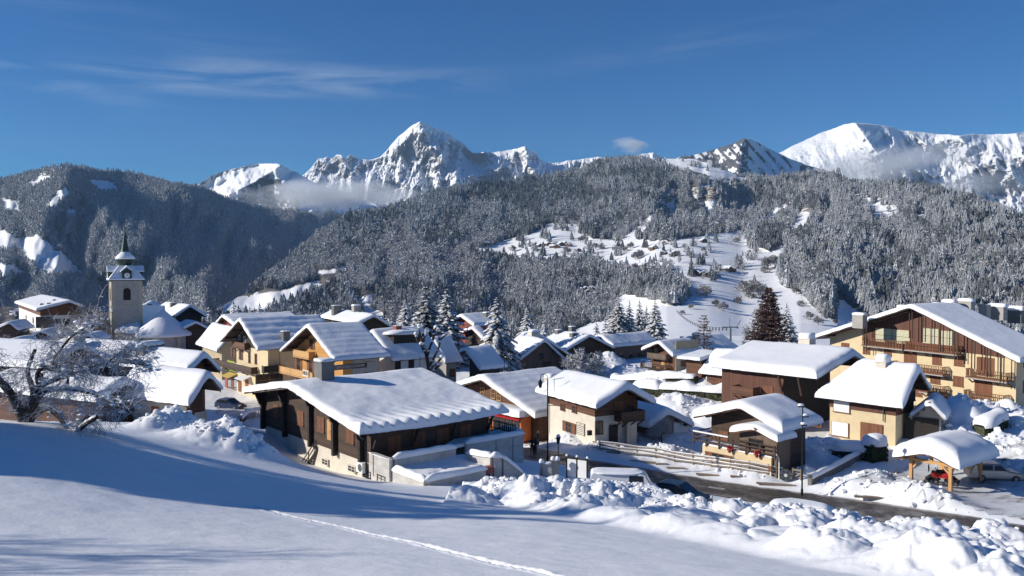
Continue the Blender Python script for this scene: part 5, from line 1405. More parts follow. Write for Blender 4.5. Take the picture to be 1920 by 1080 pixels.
# lean-to porch roof with its snow over the shop window
q0 = H.loc(872, 752, ('y', H.y0)); q1 = H.loc(968, 785, ('y', H.y0))
zc = H.loc(930, 768, ('y', H.y0 - 1.2))[2]
snow_roof('porch_snow', [(q0[0], zc + .1), ((q0[0] + H.x1) / 2, zc), (H.x1 - .6, zc - .1)], H.y0 - 2.5, H.y0 + .1, .65, MAT['roof_snow'], H.root, over=.15, seed=5)
MB().box(((q0[0] + H.x1 - .6) / 2, H.y0 - 1.2, zc + .02), (H.x1 - .6 - q0[0], 2.4, .14)).build('porch_roof', MAT['dark_timber'], H.root)
a = H.loc(952, 800, ('y', H.y0 - 1.6))
sf = MB().box((a[0], H.y0 - 1.0, zc - 1.5), (5.2, 1.6, 3.0)).build('shop_front', MAT['orange_paint'], H.root)
for k, xx in enumerate((-1.8, -.6, .6, 1.8)): MB().box((a[0] + xx, H.y0 - 1.84, zc - 1.55), (1.0, .06, 2.1)).build('pane', MAT['dark_glass'], sf)
MB().box((a[0], H.y0 - 2.0, zc - .3), (5.6, .9, .16), tilt=Matrix.Rotation(.3, 3, 'X')).build('red_awning', MAT['red_paint'], sf)
for f_ in (.35, .7): H.opl('door', 'right', (H.x1, H.y0 + (H.y1 - H.y0) * f_, 1.4), 1.4, 2.3)
SHOP = H
H = House('white_chalet', 'chalet with cream lower walls, orange boards above and a notice panel beside the road', (1176.3, 729), 83, 170, (1225.7, 757.7), (1118, 766.8), 1062, T=.7, up='brown_timber', low='pale_render', split=3.6, ohf=1.6, ohs=.9, seed=45, over=.2)
WC = H
H.opl('open', 'left', H.loc(1067, 801, 'left'), 1.3, 1.15)
for u, v in ((1055, 765), (1077, 769)): H.op('glass', 'left', u, v - 2, .9, .8)
q = H.loc(1089, 804, 'left'); nb = MB().box((0, -.03, 0), (1.5, .05, 1.3)).build('notice_panel', MAT['pale_render'], H.root, loc=q, rot=(0, 0, -math.pi / 2))
for k in range(6): MB().box((0 if k else 0, -.065, .5 - k * .19), (.5 if k == 0 else 1.2, .01, .05)).build('print_line', MAT['dark_metal'], nb)
for a_, b_ in (((-.73, .63), (.73, .63)), ((-.73, -.63), (.73, -.63)), ((-.73, -.63), (-.73, .63)), ((.73, -.63), (.73, .63)), ((-.73, .32), (.73, .32))):
    MB().bar((a_[0], -.065, a_[1]), (b_[0], -.065, b_[1]), .02, .04).build('border_line', MAT['dark_metal'], nb)
H.op('glass', 'front', 1123, 802, 1.0, 1.4); 
q = H.loc(1104, 811, 'front'); MB().box((0, -.15, 0), (.45, .3, .5)).build('letter_box', MAT['dark_metal'], H.root, loc=q)
H.balcony('front', 1152, 788, 1196, 1.3, mat='dark_timber', posts=3)
H.op('door', 'front', 1160, 770, 1.1, 2.0); H.op('glass', 'front', 1182, 770, 1.0, 1.3)
H.op('door', 'front', 1150, 815, 1.1, 2.1, mats={'shutter': 'black_timber'})
MB().box((H.loc(1140, 815, 'front')[0] + 2.1, H.y0 - .6, 1.7), (.5, .5, 3.6)).build('pillar', MAT['grey_render'], H.root)
a = H.loc(1040, 770, 'left'); MB().tube([(H.x0 - .1, H.y1 - .2, H.zr(H.x0) - .3), (H.x0 - .1, H.y1 - .2, .2)], .07, 6).build('drain_pipe', MAT['dark_metal'], H.root)
H = House('low_garage', 'low garage half buried under a rounded snow roof behind the frosted shrub', (1252, 776), 89, 170, (1298, 800), (1217, 804), 1195, T=.75, up='grey_render', ohf=.6, ohs=.5, seed=48, over=.2)
H.op('roller', 'front', 1277, 805, 2.4, 1.7, label='pale garage shutter'); H.op('shut', 'left', 1205, 803, 2.2, .9); H.op('door', 'front', 1248, 812, .9, 1.8)
# ---------------- apartment block
H = House('apartment_block', 'large cream apartment block with brown balconies under a broad snow gable', (1707, 577), 104, 4042, (1911.6, 681), (1521.7, 636.5), 1890, T=.45, up='cream_render', ohf=2.0, ohs=1.6, length=9, amp=.05, cat='apartment building', roof='dark_timber', over=.15)
APT = H
def quad_part(H, name, pts2, dy, mat, th=.08):
    mb = MB(); n = len(pts2)
    mb.add([(x, H.y0 - dy + t_, z) for t_ in (0, th) for x, z in pts2], [tuple(range(n)), tuple(range(2 * n - 1, n - 1, -1))] + [(k, n + k, n + (k + 1) % n, (k + 1) % n) for k in range(n)])
    return mb.build(name, MAT[mat], H.root)
# timber boarding of the gable above the top balconies
zL = H.loc(1600, 641, 'front')[2]; zR = H.loc(1790, 655, 'front')[2]
xl = H.loc(1553, 640, 'front')[0]; xm = H.loc(1705, 640, 'front')[0]
xr = H.x1 - .3
def under(x): return H.zr(x) - .12
pts2 = []
for u, v in ((1618, 637), (1627, 646), (1707, 654), (1800, 660), (1837, 664), (1884, 671)):
    q = H.loc(u, v, 'front'); pts2.append((q[0], min(q[2], under(q[0]) - .1)))
pts2 += [(pts2[-1][0], under(pts2[-1][0])), (0, H.h - .12), (pts2[0][0], under(pts2[0][0]))]
quad_part(H, 'gable_boarding', pts2, .10, 'red_timber')
# balconies: (u0, v0 floor at its left end, u1, wall)
for u0, v0, u1, v1, st in ((1627, 645, 1704, 0, 'pickets'), (1708, 653, 1806, 0, 'pickets'), (1682, 689, 1780, 0, 'pickets'), (1735, 731, 1780, 0, 'pickets'), (1822, 704, 1900, 0, 'pickets'), (1818, 744, 1895, 0, 'pickets')):
    fl, L = H.balcony('front', u0, v0 + 1, u1, 1.25, mat='shutter_timber', style=st, posts=3)
    MB().box((0, -.64, -.12), (L + .05, 1.36, .14)).build('slab_edge', MAT['grey_render'], fl)
for u, v, w, h, k in ((1673, 630, 5.6, 2.0, 'curtain'), (1745, 630, 2.4, 2.1, 'curtain'), (1776, 634, 1.8, 2.0, 'curtain'), (1852, 628, 1.0, .1, None),
    (1625, 656, 1.2, 1.2, 'shut'), (1665, 660, 1.2, 1.2, 'shut'), (1707, 668, 1.9, 2.2, 'shut'), (1757, 671, 1.3, 1.8, 'shut'), (1799, 676, 1.4, 1.4, 'shut'),
    (1754, 708, 1.4, 1.6, 'shut'), (1797, 715, 1.4, 1.3, 'shut'), (1751, 748, 1.4, 1.8, 'shut'), (1794, 753, 1.4, 1.3, 'glass'),
    (1848, 687, 2.2, 2.2, 'shut'), (1844, 725, 2.2, 2.3, 'shut'), (1842, 762, 2.2, 2.3, 'shut'), (1585, 652, 1.4, 1.4, 'shut'), (1605, 700, 1.2, 1.2, 'shut'), (1660, 700, 1.2, 1.2, 'shut'), (1722, 735, 1.2, 1.2, 'shut')):
    if k: H.op(k, ('y', H.y0 - .11) if v < 642 and u > 1620 else 'front', u, v, w, h)
for u, v in ((1705, 640), (1730, 610), (1763, 630), (1790, 640), (1822, 660), (1851, 665), (1876, 680), (1620, 640)):
    q = H.loc(u, v, ('y', .7)); zt = H.zr(q[0]) - .05
    MB().box((q[0], .7, zt - 1.9), (.10, .10, 3.8)).box((q[0] + .4, .7, zt - 1.9), (.10, .10, 3.8)).build('hanging_post', MAT['dark_timber'], H.root)
for y_ in (4, 6.5):
    for z_ in (2, 5, 8): H.opl('glass', 'right', (H.x1, y_, z_), 1.3, 1.4)
# roof chimneys and dormers
for u, v, w, h, mt, cp_ in ((1692, 572, 1.6, 1.3, 'grey_render', .25), (1718, 571, 2.2, 1.4, 'grey_render', .3), (1757, 575, 1.1, 1.6, 'grey_render', .2), (1780, 576, 2.2, 1.2, 'dark_concrete', .35), (1846, 595, 1.6, 2.6, 'church_stone', .0), (1812, 596, 2.6, 1.5, 'grey_render', .35), (1870, 615, 3.0, 1.2, 'grey_render', .4), (1905, 622, 2.6, 1.0, 'dark_concrete', .5), (1612, 596, 2.4, .8, 'grey_render', .3)):
    rr = pt(u, v, 1.0); dist = 108.5
    wp = rr * dist; lx = (wp[0] - H.A[0]) * H.p[0] + (wp[1] - H.A[1]) * H.p[1]; ly = (wp[0] - H.A[0]) * H.d[0] + (wp[1] - H.A[1]) * H.d[1]
    zt = wp[2] - H.base - .25
    lx = min(max(lx, -H.wl + 1), H.wr - 1); z0 = H.zr(lx)
    w *= .72; c = MB().box((0, 0, (max(zt - z0, .8)) / 2 - .5), (w, .9, max(zt - z0, .8) + 1.0)).build('chimney', MAT[mt], H.root, loc=(lx, ly, z0))
    if cp_: snow_lump('snow_cap', (0, 0, max(zt - z0, .8)), (w * .6, .55, cp_ * 1.2), c, sq=.5)
# ---------------- left hand group
H = House('near_farmhouse', 'nearest farmhouse on the left with one smooth thick snow slope and dark gable', (390.3, 702), 72, -1500, (413.6, 734), (354, 763), 258, T=.6, up='dark_timber', low='pale_render', ohf=1.5, ohs=.9, seed=51, over=.2)
MB().box((H.x0 - .02, (H.y0 + H.y1) / 2, 1.2), (.12, H.y1 - H.y0, 5.4)).build('side_wall', MAT['pale_render'], H.root)
H.opl('shut', 'left', (H.x0 - .08, *H.loc(293, 771, 'left')[1:]), 1.1, .9, mats={'shutter': 'orange_paint', 'frame': 'orange_paint'})
MB().box((0 + .3, H.y0 - .02, .3), (H.x1 - H.x0 - .3, .12, 2.2)).build('gable_base', MAT['concrete'], H.root)
H = House('rear_farmhouse', 'second farmhouse roof rising behind the nearest one', (384, 667), 84, -1500, (412, 699), (352, 700), 262, T=.6, up='brown_timber', ohf=1.4, ohs=.8, seed=53, over=.2)
H.chim('roofL', 282, 658, 2.6, .6, 'dark_concrete', cap=.4, d=1.2)
H = House('left_long_house', 'long snow roofed house behind the old apple tree', (262, 650), 97, -2200, None, (224, 690), 120, dims=(4, 4, 2.0), T=.6, up='dark_timber', ohf=.8, ohs=.8, seed=55)
H.chim('roofL', 142, 664, 1.5, 2.2, 'grey_render', cap=0)
House('far_left_house', 'snow roofed house at the left edge behind the apple tree', (150, 652), 92, -2600, None, (140, 700), 10, dims=(5, 4, 1.9), T=.6, up='dark_timber', ohf=.8, ohs=.8, seed=57, length=19)
House('low_left_house', 'low brown house behind the trunk of the apple tree', (235, 722), 74, -2200, None, (215, 757), 60, dims=(3, 3, 1.2), T=.6, up='brown_timber', ohf=.8, ohs=.8, seed=58, length=17)
H = House('hillside_house', 'white and brown house with wide snow roof left of the church', (131, 567), 186, -150, (156, 577), (68.7, 583), 80, T=.5, up='brown_timber', low='white_render', split=6.2, ohf=1.0, ohs=.8, cat='house')
for u, v, w, h in ((84, 604, 3.6, 2.6), (104, 603, 2.0, 1.2), (125, 602, 1.2, 1.2), (103, 618, 1.2, 1.0)): H.op('glass', 'front', u, v, w, h)
for u, v in ((49, 596), (62, 600)): H.op('glass', 'left', u, v, 1.1, 1.4)
H.balcony('front', 118, 611, 135, 1.0, style='pickets', mat='dark_metal'); H.op('shut', 'front', 102, 583, 1.2, 1.6)
H.balcony('left', 45, 617, 66, 1.2, style='pickets', mat='dark_timber')
for x_, y_ in ((-4, 3), (-5, 7), (-2, 10)): H.chim('roofL', 0, 0, .6, .8, 'dark_concrete', cap=.15, xy=(x_, y_))
H = House('black_gable_house', 'house with black triangular gable right of the church', (356.6, 575), 205, -250, (387.7, 595), (329, 594), 312, T=.6, up='black_timber', ohf=2, ohs=.8, low='grey_render', split=4)
H.chim('roofL', 324, 577, 1.2, 1.2, 'dark_concrete', cap=.2)
House('lower_dark_house', 'low dark roofed house just below the black gable', (368, 606), 185, -250, (392, 619), (345, 617), 345, T=.5, up='dark_timber', ohf=1, length=7)
House('roof_behind_church', 'white roof tip behind the church nave', (281, 569), 230, 400, (300, 580), (264, 578), 262, T=.6, up='grey_timber', ohf=1, length=10)
for i, (A_, y, L_, R_, Lb) in enumerate((((165, 630), 160, (138, 640), (184, 640), 'small snowy shed roof left of the church tower'), ((18, 606), 170, (-12, 620), (34, 620), 'snow roofed house at the far left edge'), ((78, 622), 172, (58, 633), (99, 634), 'low snowy lean-to below the white and brown house'), ((20, 640), 140, (-20, 660), (60, 662), 'broad snowy roof at the left edge behind the twigs'))):
    House('outbuilding', Lb, A_, y, 700, R_, L_, A_[0], T=.5, up='dark_timber', ohf=.8, length=8, ohs=.6, cat='shed')
# ---------------- church
def church():
    Y = 186.; c = pt(236, 600, Y); base = gz(c[0], c[1]) - .5
    rz = R(31)
    # the tower shows a sliver of its left face
    root = empty('church', (c[0], c[1], base), rz, 'village church with a clock tower, onion lantern and snowy round apse', 'church')
    k = Y / F
    H_ = lambda v: -(pt(236, v, Y)[2] * -1) - base   # height of a pixel row at the tower
    ztop = pt(236, 525, Y)[2] - base
    w = 3.15     # half width
    tw = MB().box((0, 0, ztop / 2 - 1), (2 * w, 2 * w, ztop + 2)).build('tower', MAT['church_stone'], root)
    for sx in (-1, 1):
        for sy in (-1, 1): MB().box((sx * (w - .3), sy * (w - .3), ztop / 2 - 1), (.75, .75, ztop + 1.98)).build('quoin', MAT['quoin_stone'], tw)
    zc_ = pt(236, 573, Y)[2] - base; MB().box((0, 0, zc_), (2 * w + .25, 2 * w + .25, .22)).build('string_course', MAT['quoin_stone'], tw)
    zb = pt(236, 551, Y)[2] - base
    for face, rr in (('f', 0), ('r', math.pi / 2), ('l', -math.pi / 2)):
        mb = MB(); pts_ = [(-.75, -1.3), (.75, -1.3), (.75, .7)] + [(.75 * math.cos(a), .7 + .75 * math.sin(a)) for a in np.linspace(0.3, 2.84, 7)] + [(-.75, .7)]
        n = len(pts_); M3 = Matrix.Rotation(rr, 3, 'Z')
        vs = [M3 @ Vector((x, -w - .06 + t_, zb + z)) for t_ in (0, .1) for x, z in pts_]
        mb.add(vs, [tuple(range(n)), tuple(range(2 * n - 1, n - 1, -1))] + [(i, n + i, n + (i + 1) % n, (i + 1) % n) for i in range(n)])
        o = mb.build('belfry_opening', MAT['void'], tw)
        fr = MB(); ra = [M3 @ Vector((x * 1.2, -w - .07, zb + z * 1.08)) for x, z in pts_]; fr.tube(ra + [ra[0]], .12, 5, cap=False); fr.build('stone_surround', MAT['quoin_stone'], tw)
    # skirt roof with snow: pyramid frustum
    q = math.sqrt(2)
    z1 = pt(236, 499, Y)[2] - base
    MB().lathe([((w + .55) * q, ztop - .15), ((w + .5) * q, ztop + .05), (2.2 * q * .62, z1)], n=4, rot=math.pi / 4).build('skirt_roof', MAT['spire_copper'], tw)
    sn = MB().lathe([((w + .5) * q, ztop + .02), ((w + .62) * q, ztop + .25), ((w + .25) * q, ztop + .75), (2.2 * q * .66 + .3, z1 - .1), (2.0, z1 + .15)], n=4, rot=math.pi / 4)
    sn.build('roof_snow', MAT['roof_snow'], tw)
    # clock dormers
    zk = pt(236, 516, Y)[2] - base
    for rr in (0, math.pi / 2, -math.pi / 2, math.pi):
        d = MB(); M3 = Matrix.Rotation(rr, 3, 'Z')
        dm = MB().box((0, -w + .3, zk), (2.3, 1.6, 2.2)).add([(-1.3, -w - .6, zk + 1.0), (1.3, -w - .6, zk + 1.0), (0, -w - .6, zk + 2.1), (-1.3, -w + 1.6, zk + 1.0), (1.3, -w + 1.6, zk + 1.0), (0, -w + 1.6, zk + 2.1)], [(0, 1, 2), (5, 4, 3), (0, 2, 5, 3), (1, 4, 5, 2), (0, 3, 4, 1)]) if False else None
        mb = MB(); mb.box((0, -w + .3, zk), (2.3, 1.6, 2.2))
        mb.add([(-1.3, -w - .6, zk + 1.0), (1.3, -w - .6, zk + 1.0), (0, -w - .6, zk + 2.1), (-1.3, -w + 1.6, zk + 1.0), (1.3, -w + 1.6, zk + 1.0), (0, -w + 1.6, zk + 2.1)], [(0, 1, 2), (5, 4, 3), (0, 2, 5, 3), (1, 4, 5, 2), (0, 3, 4, 1)])
        dr_ = mb.build('clock_dormer', MAT['spire_copper'], root, rot=(0, 0, rr)); dr_.scale = (.85, 1, .82); dr_.location = (0, 0, zk * .18)
        f = MB(); f.tube([(0, -w - .52, zk - .05), (0, -w - .60, zk - .05)], .72, 20); f.build('clock_face', MAT['white_paint'], dr_)
        MB().box((0, -w - .62, zk + .17), (.06, .03, .48)).box((.16, -w - .62, zk - .05), (.34, .03, .06)).build('clock_hands', MAT['dark_metal'], dr_)
        s2 = MB(); s2.add([(-1.55, -w - .75, zk + .95), (0, -w - .75, zk + 2.2), (1.55, -w - .75, zk + .95), (-1.45, -w - .7, zk + 1.3), (0, -w - .7, zk + 2.75), (1.45, -w - .7, zk + 1.3),
              (-1.55, -w + 1.6, zk + .95), (0, -w + 1.6, zk + 2.2), (1.55, -w + 1.6, zk + .95), (-1.45, -w + 1.6, zk + 1.3), (0, -w + 1.6, zk + 2.75), (1.45, -w + 1.6, zk + 1.3)],
              [(0, 1, 4, 3), (1, 2, 5, 4), (3, 4, 10, 9), (4, 5, 11, 10), (0, 3, 9, 6), (2, 8, 11, 5), (0, 6, 7, 1), (1, 7, 8, 2)]); s2.build('dormer_snow', MAT['roof_snow'], dr_)
    zz = lambda v: pt(241, v, Y)[2] - base
    MB().lathe([(1.25, zz(503)), (1.15, zz(500)), (1.2, zz(497)), (1.75, zz(492)), (2.05, zz(487)), (2.0, zz(484)), (1.4, zz(482))], n=12).build('onion_lantern', MAT['spire_copper'], root)
    MB().lathe([(2.05, zz(486)), (2.1, zz(484)), (1.7, zz(479)), (1.0, zz(474)), (.75, zz(471))], n=12).build('lantern_snow', MAT['roof_snow'], root, True)
    sp_ = MB().lathe([(.95, zz(472)), (.8, zz(468)), (.42, zz(450)), (.12, zz(432)), (.06, zz(428))], n=8).build('spire', MAT['spire_copper'], root)
    MB().lathe([(.02, zz(428.5)), (.2, zz(427.5)), (.2, zz(426)), (.02, zz(425))], n=8).build('ball', MAT['spire_copper'], sp_)
    MB().box((0, 0, zz(418)), (.07, .07, 2.0)).box((0, 0, zz(417)), (.9, .07, .07)).build('cross', MAT['dark_metal'], sp_)
    # nave behind and to the right, roof shaded; round apse in front of it
    def lw(u, v, y): w_ = pt(u, v, y); e = np.array([w_[0] - c[0], w_[1] - c[1]]); return Vector((e[0] * math.cos(rz) + e[1] * math.sin(rz), -e[0] * math.sin(rz) + e[1] * math.cos(rz), w_[2] - base))
    r0 = lw(262, 577, 186); r1 = lw(306, 579, 186 + 12); 
    a0, a1, b0, b1 = lw(258, 628, 183.5), lw(306, 630, 192), lw(262, 600, 195), lw(312, 602, 208)
    r1 = lw(309, 578, 200); 
    nv = MB(); nv.add([a0 - Vector((0, 0, 9)), a1 - Vector((0, 0, 9)), b1 - Vector((0, 0, 9)), b0 - Vector((0, 0, 9)), a0, a1, b1, b0, r0, r1], [(0, 1, 5, 4), (1, 2, 6, 9, 5), (2, 3, 7, 6), (3, 0, 4, 8, 7), (4, 5, 9, 8), (7, 8, 9, 6)])
    nv.build('nave', MAT['church_stone'], root)
    up_ = Vector((0, 0, .55)); o_ = (a0 - r0).normalized() * .9
    sn = MB(); sn.add([a0 + o_, a1 + o_, r1, r0, a0 + o_ + up_, a1 + o_ + up_, r1 + up_ * 1.2, r0 + up_ * 1.2, b0, b1, b0 + up_, b1 + up_], [(4, 5, 6, 7), (0, 1, 5, 4), (0, 4, 7, 3), (1, 2, 6, 5), (7, 6, 11, 10), (0, 3, 2, 1), (3, 8, 9, 2), (8, 10, 11, 9), (3, 7, 10, 8), (2, 9, 11, 6)]); sn.build('nave_snow', MAT['roof_snow'], root)
    # lower side roof left of the apse
    s0, s1, s2_, s3 = lw(215, 620, 181.5), lw(262, 625, 180), lw(268, 597, 188), lw(222, 592, 188)
    mb = MB(); dn = Vector((0, 0, 9)); mb.add([s0 - dn, s1 - dn, s2_ - dn, s3 - dn, s0, s1, s2_, s3], [(0, 1, 5, 4), (1, 2, 6, 5), (2, 3, 7, 6), (3, 0, 4, 7), (4, 5, 6, 7)]); mb.build('aisle', MAT['church_stone'], root)
    n = 14; X = np.zeros((n, n)); Yy = np.zeros((n, n)); Z = np.zeros((n, n))
    for i in range(n):
        for j in range(n):
            fi, fj = i / (n - 1), j / (n - 1); p_ = (s0.lerp(s1, fi)).lerp(s3.lerp(s2_, fi), fj) + (s0 - s3).normalized() * .5 * (1 - fj)
            e_ = min(fi * 8, (1 - fi) * 8, fj * 8, 1); X[i, j], Yy[i, j], Z[i, j] = p_.x, p_.y, p_.z + .65 * e_ ** .5 + .15 * math.sin(i * 1.3 + j)* e_
    link('aisle_snow', grid_mesh('aisle_snow', X, Yy, Z), MAT['roof_snow'], root)
    ap = lw(306, 628, 184.5); apz = (pt(306, 581, 184.5)[2] - base)
    ra = 50.5 * 184.5 / F
    zw = pt(306, 628, 184.5)[2] - base
    MB().lathe([(ra - .9, zw - 10), (ra - .9, zw + .1)], c=(ap.x, ap.y, 0), n=10).build('apse_wall', MAT['church_stone'], root)
    MB().lathe([(ra + .05, zw - .15), (ra + .25, zw + .15), (ra + .05, zw + .55), (ra * .6, zw + (apz - zw) * .46), (ra * .25, zw + (apz - zw) * .80), (.35, apz - .05), (.05, apz + .1)], c=(ap.x, ap.y, 0), n=20).build('apse_snow', MAT['roof_snow'], root, True)
    for off in (-.45, 0, .45):
        a = -math.pi / 2 - rz + off * .35 + .02
        MB().box((ap.x + (ra - .85) * math.cos(a), ap.y + (ra - .85) * math.sin(a), zw - 2.6), (.75, .2, 3.2), rz=a + math.pi / 2).build('apse_window', MAT['void'], root)
    for off in (-1.05, 1.05):
        a = -math.pi / 2 - rz + off; MB().box((ap.x + (ra - .85) * math.cos(a), ap.y + (ra - .85) * math.sin(a), zw - 4), (.7, .5, 8), rz=a + math.pi / 2).build('buttress', MAT['quoin_stone'], root)
church()
# ================================================================ things in the village
def hit(u, v, ymin=12, ymax=330):
    """where the sight line through pixel (u, v) first meets the snow"""
    ys = np.arange(ymin, ymax, 0.25); r = pt(u, v, 1.0)
    z = ground(r[0] * ys, ys, False); k = np.nonzero(r[2] * ys <= z)[0]
    y = ys[k[0]] if len(k) else ymax
    return Vector((r[0] * y, y, float(ground(np.array([r[0] * y]), np.array([y]), False)[0])))
def at(u, y, dz=0.0):
    x = pt(u, 600, 1.0)[0] * y; return Vector((x, y, gz(x, y) + dz))
def px_h(y, v_top, u=960): return float(pt(u, v_top, y)[2])

# ---------------- trees
def spruce_meshes(H, Rr, seed, tiers=24, nb=11, droop=0.35, snowy=0.75, needle='dark_needles'):
    r_ = random.Random(seed); cr = MB(); sn = MB(); tr = MB()
    tr.tube([(0, 0, -0.5), (0.03, 0, H * .5), (0, 0.02, H * .97)], [H * .018, H * .010, .02], 7)
    for t in range(tiers):
        f0 = (t + .5) / tiers; z0 = H * (.06 + .90 * f0 ** .95)
        n = max(4, int(nb * (1 - f0 * .55)))
        for k in range(n):
            a = 2 * math.pi * (k + r_.uniform(-.3, .3)) / n + t * 1.7
            L = Rr * (1 - f0) ** .82 * r_.uniform(.72, 1.12) + .14
            z = z0 + r_.uniform(-.5, .5) * H * .9 / tiers
            d = Vector((math.cos(a), math.sin(a), 0)); s_ = Vector((-d.y, d.x, 0))
            seg = 5 if L > 1.2 else 3
            pts_ = []
            for j in range(seg + 1):
                q = j / seg; pts_.append(d * L * q + Vector((0, 0, z + L * (.12 * q - droop * q * q) + .0)))
            for j in range(seg):
                p0, p1 = pts_[j], pts_[j + 1]; q = (j + .6) / seg
                w = (.16 + .40 * (1 - abs(q - .45) * 1.3)) * L * .42 + .07
                for sg in (-1, 1):
                    e = s_ * sg * w + d * w * .55 + Vector((0, 0, -w * r_.uniform(.25, .7)))
                    hang = Vector((0, 0, -w * r_.uniform(.35, .8)))
                    cr.add([p0, p1, p1 + e, p0 + e * .8 + hang * .4], [(0, 1, 2, 3)])
                    cr.add([p0, p1, p1 + e * .3 + hang, p0 + e * .35 + hang], [(0, 1, 2, 3)])
                if r_.random() < snowy * (0.45 + 0.55 * q):
                    ws = w * r_.uniform(.3, .85); h = .05 + .10 * min(1, L * .35)
                    c0, c1 = p0 + Vector((0, 0, .02)), p1 + Vector((0, 0, .02))
                    l0, r0 = c0 + s_ * ws - Vector((0, 0, ws * .35)), c0 - s_ * ws - Vector((0, 0, ws * .35))
                    l1, r1 = c1 + s_ * ws * .9 + d * .1 - Vector((0, 0, ws * .4)), c1 - s_ * ws * .9 + d * .1 - Vector((0, 0, ws * .4))
                    t0, t1 = c0 + Vector((0, 0, h)), c1 + Vector((0, 0, h * .9))
                    sn.add([l0, t0, r0, r1, t1, l1], [(0, 1, 4, 5), (1, 2, 3, 4), (3, 4, 5)] if False else [(0, 1, 4, 5), (1, 2, 3, 4), (5, 4, 3)])
    cr.add([(-.12, 0, H * .93), (.12, 0, H * .93), (0, 0, H * 1.02)], [(0, 1, 2)]); cr.add([(0, -.12, H * .93), (0, .12, H * .93), (0, 0, H * 1.02)], [(0, 1, 2)])
    return tr.mesh('trunk', MAT['bark']), cr.mesh('crown', MAT[needle]), sn.mesh('snow', MAT['roof_snow'], True)
def place_tree(name, meshes, loc, s, rz, label, cat='tree', group=None, names=('trunk', 'crown', 'snow')):
    o = empty(name, loc, rz, label, cat, group); o.scale = (s[0], s[0], s[1]) if isinstance(s, tuple) else (s, s, s)
    for n_, me in zip(names, meshes):
        if me is not None:
            c = link(n_, me, None, o)
            if n_ in ('snow', 'twigs'): c['kind'] = 'stuff'
    return o
SPR = [spruce_meshes(15, 3.9, 1, snowy=.32, nb=13), spruce_meshes(15, 3.8, 2, tiers=21, nb=12, droop=.5, snowy=.75), spruce_meshes(15, 3.2, 3, tiers=26, nb=12, snowy=.25), spruce_meshes(15, 3.5, 4, nb=12, droop=.42, snowy=.5)]
SL = [(760, 556, 700, 172, 1, 1.0, 'leftmost and thinnest spruce of the four behind the pruned tree'), (799, 532, 690, 158, 0, 1.15, 'tallest dark spruce right behind the pruned tree'), (838, 536, 690, 165, 0, 1.1, 'dark spruce touching the tallest one on its right'),
 (932, 551, 700, 140, 1, 1.1, 'snow laden spruce standing by the small black barn'), (988, 571, 690, 165, 3, 1.0, 'small spruce above the weathered barn'),
 (1160, 548, 690, 190, 2, 1.05, 'leftmost spruce of the tight dark group behind the village'), (1180, 562, 690, 192, 3, .9, 'second spruce of the tight dark group'), (1199, 560, 690, 196, 2, .9, 'thin middle spruce of the tight dark group'), (1228, 560, 690, 186, 0, 1.0, 'rightmost full spruce of the tight dark group'), (1212, 572, 690, 200, 3, .9, 'short spruce half hidden in the tight dark group'),
 (1146, 578, 690, 200, 1, .9, 'short spruce at the left foot of the tight dark group'), (1446, 552, 690, 176, 2, 1.5, 'dark spruce behind the reddish larch'), (1475, 568, 690, 172, 2, 1.2, 'dark spruce right of the reddish larch')]
for u, vt, _, y, k, fat, lb in SL:
    p = at(u, y); zt = px_h(y, vt, u); h = zt - p.z
    place_tree('spruce', SPR[k], p, (h / 15 * fat * 1.2, h / 15), u * .37, lb, group=None)
# small spruces at the village edge, in front of the valley forest
SM = [spruce_meshes(6, 1.5, 11, tiers=12, nb=7, snowy=.7), spruce_meshes(6, 1.3, 12, tiers=11, nb=7, snowy=.9)]
for i, (u, vt, y) in enumerate([(438, 564, 240), (447, 572, 235), (468, 575, 240), (487, 568, 238), (497, 577, 230), (535, 578, 230), (541, 585, 225), (418, 577, 235), (620, 576, 250), (655, 578, 240), (668, 592, 210), (690, 585, 230), (725, 588, 210), (735, 592, 200), (1020, 596, 260), (1135, 590, 230), (1118, 600, 225), (712, 600, 190), (748, 598, 190), (594, 578, 245), (393, 574, 240), (372, 580, 238), (575, 586, 230), (508, 582, 238)]):
    p = at(u, y); h = max(3, px_h(y, vt, u) - p.z)
    wh = 'before the white clearing left of the hotel roof' if u < 500 else 'behind the hotel roof' if u < 600 else 'behind the roof of the dark gabled house' if u < 700 else 'left of the tall spruces behind the pruned tree' if u < 760 else 'above the weathered barn and broad roofs'
    place_tree('young_spruce', SM[i % 2], p, (h / 6 * .95, h / 6), u * .7, 'young dark spruce in the loose row ' + wh, group='young spruces ' + wh)

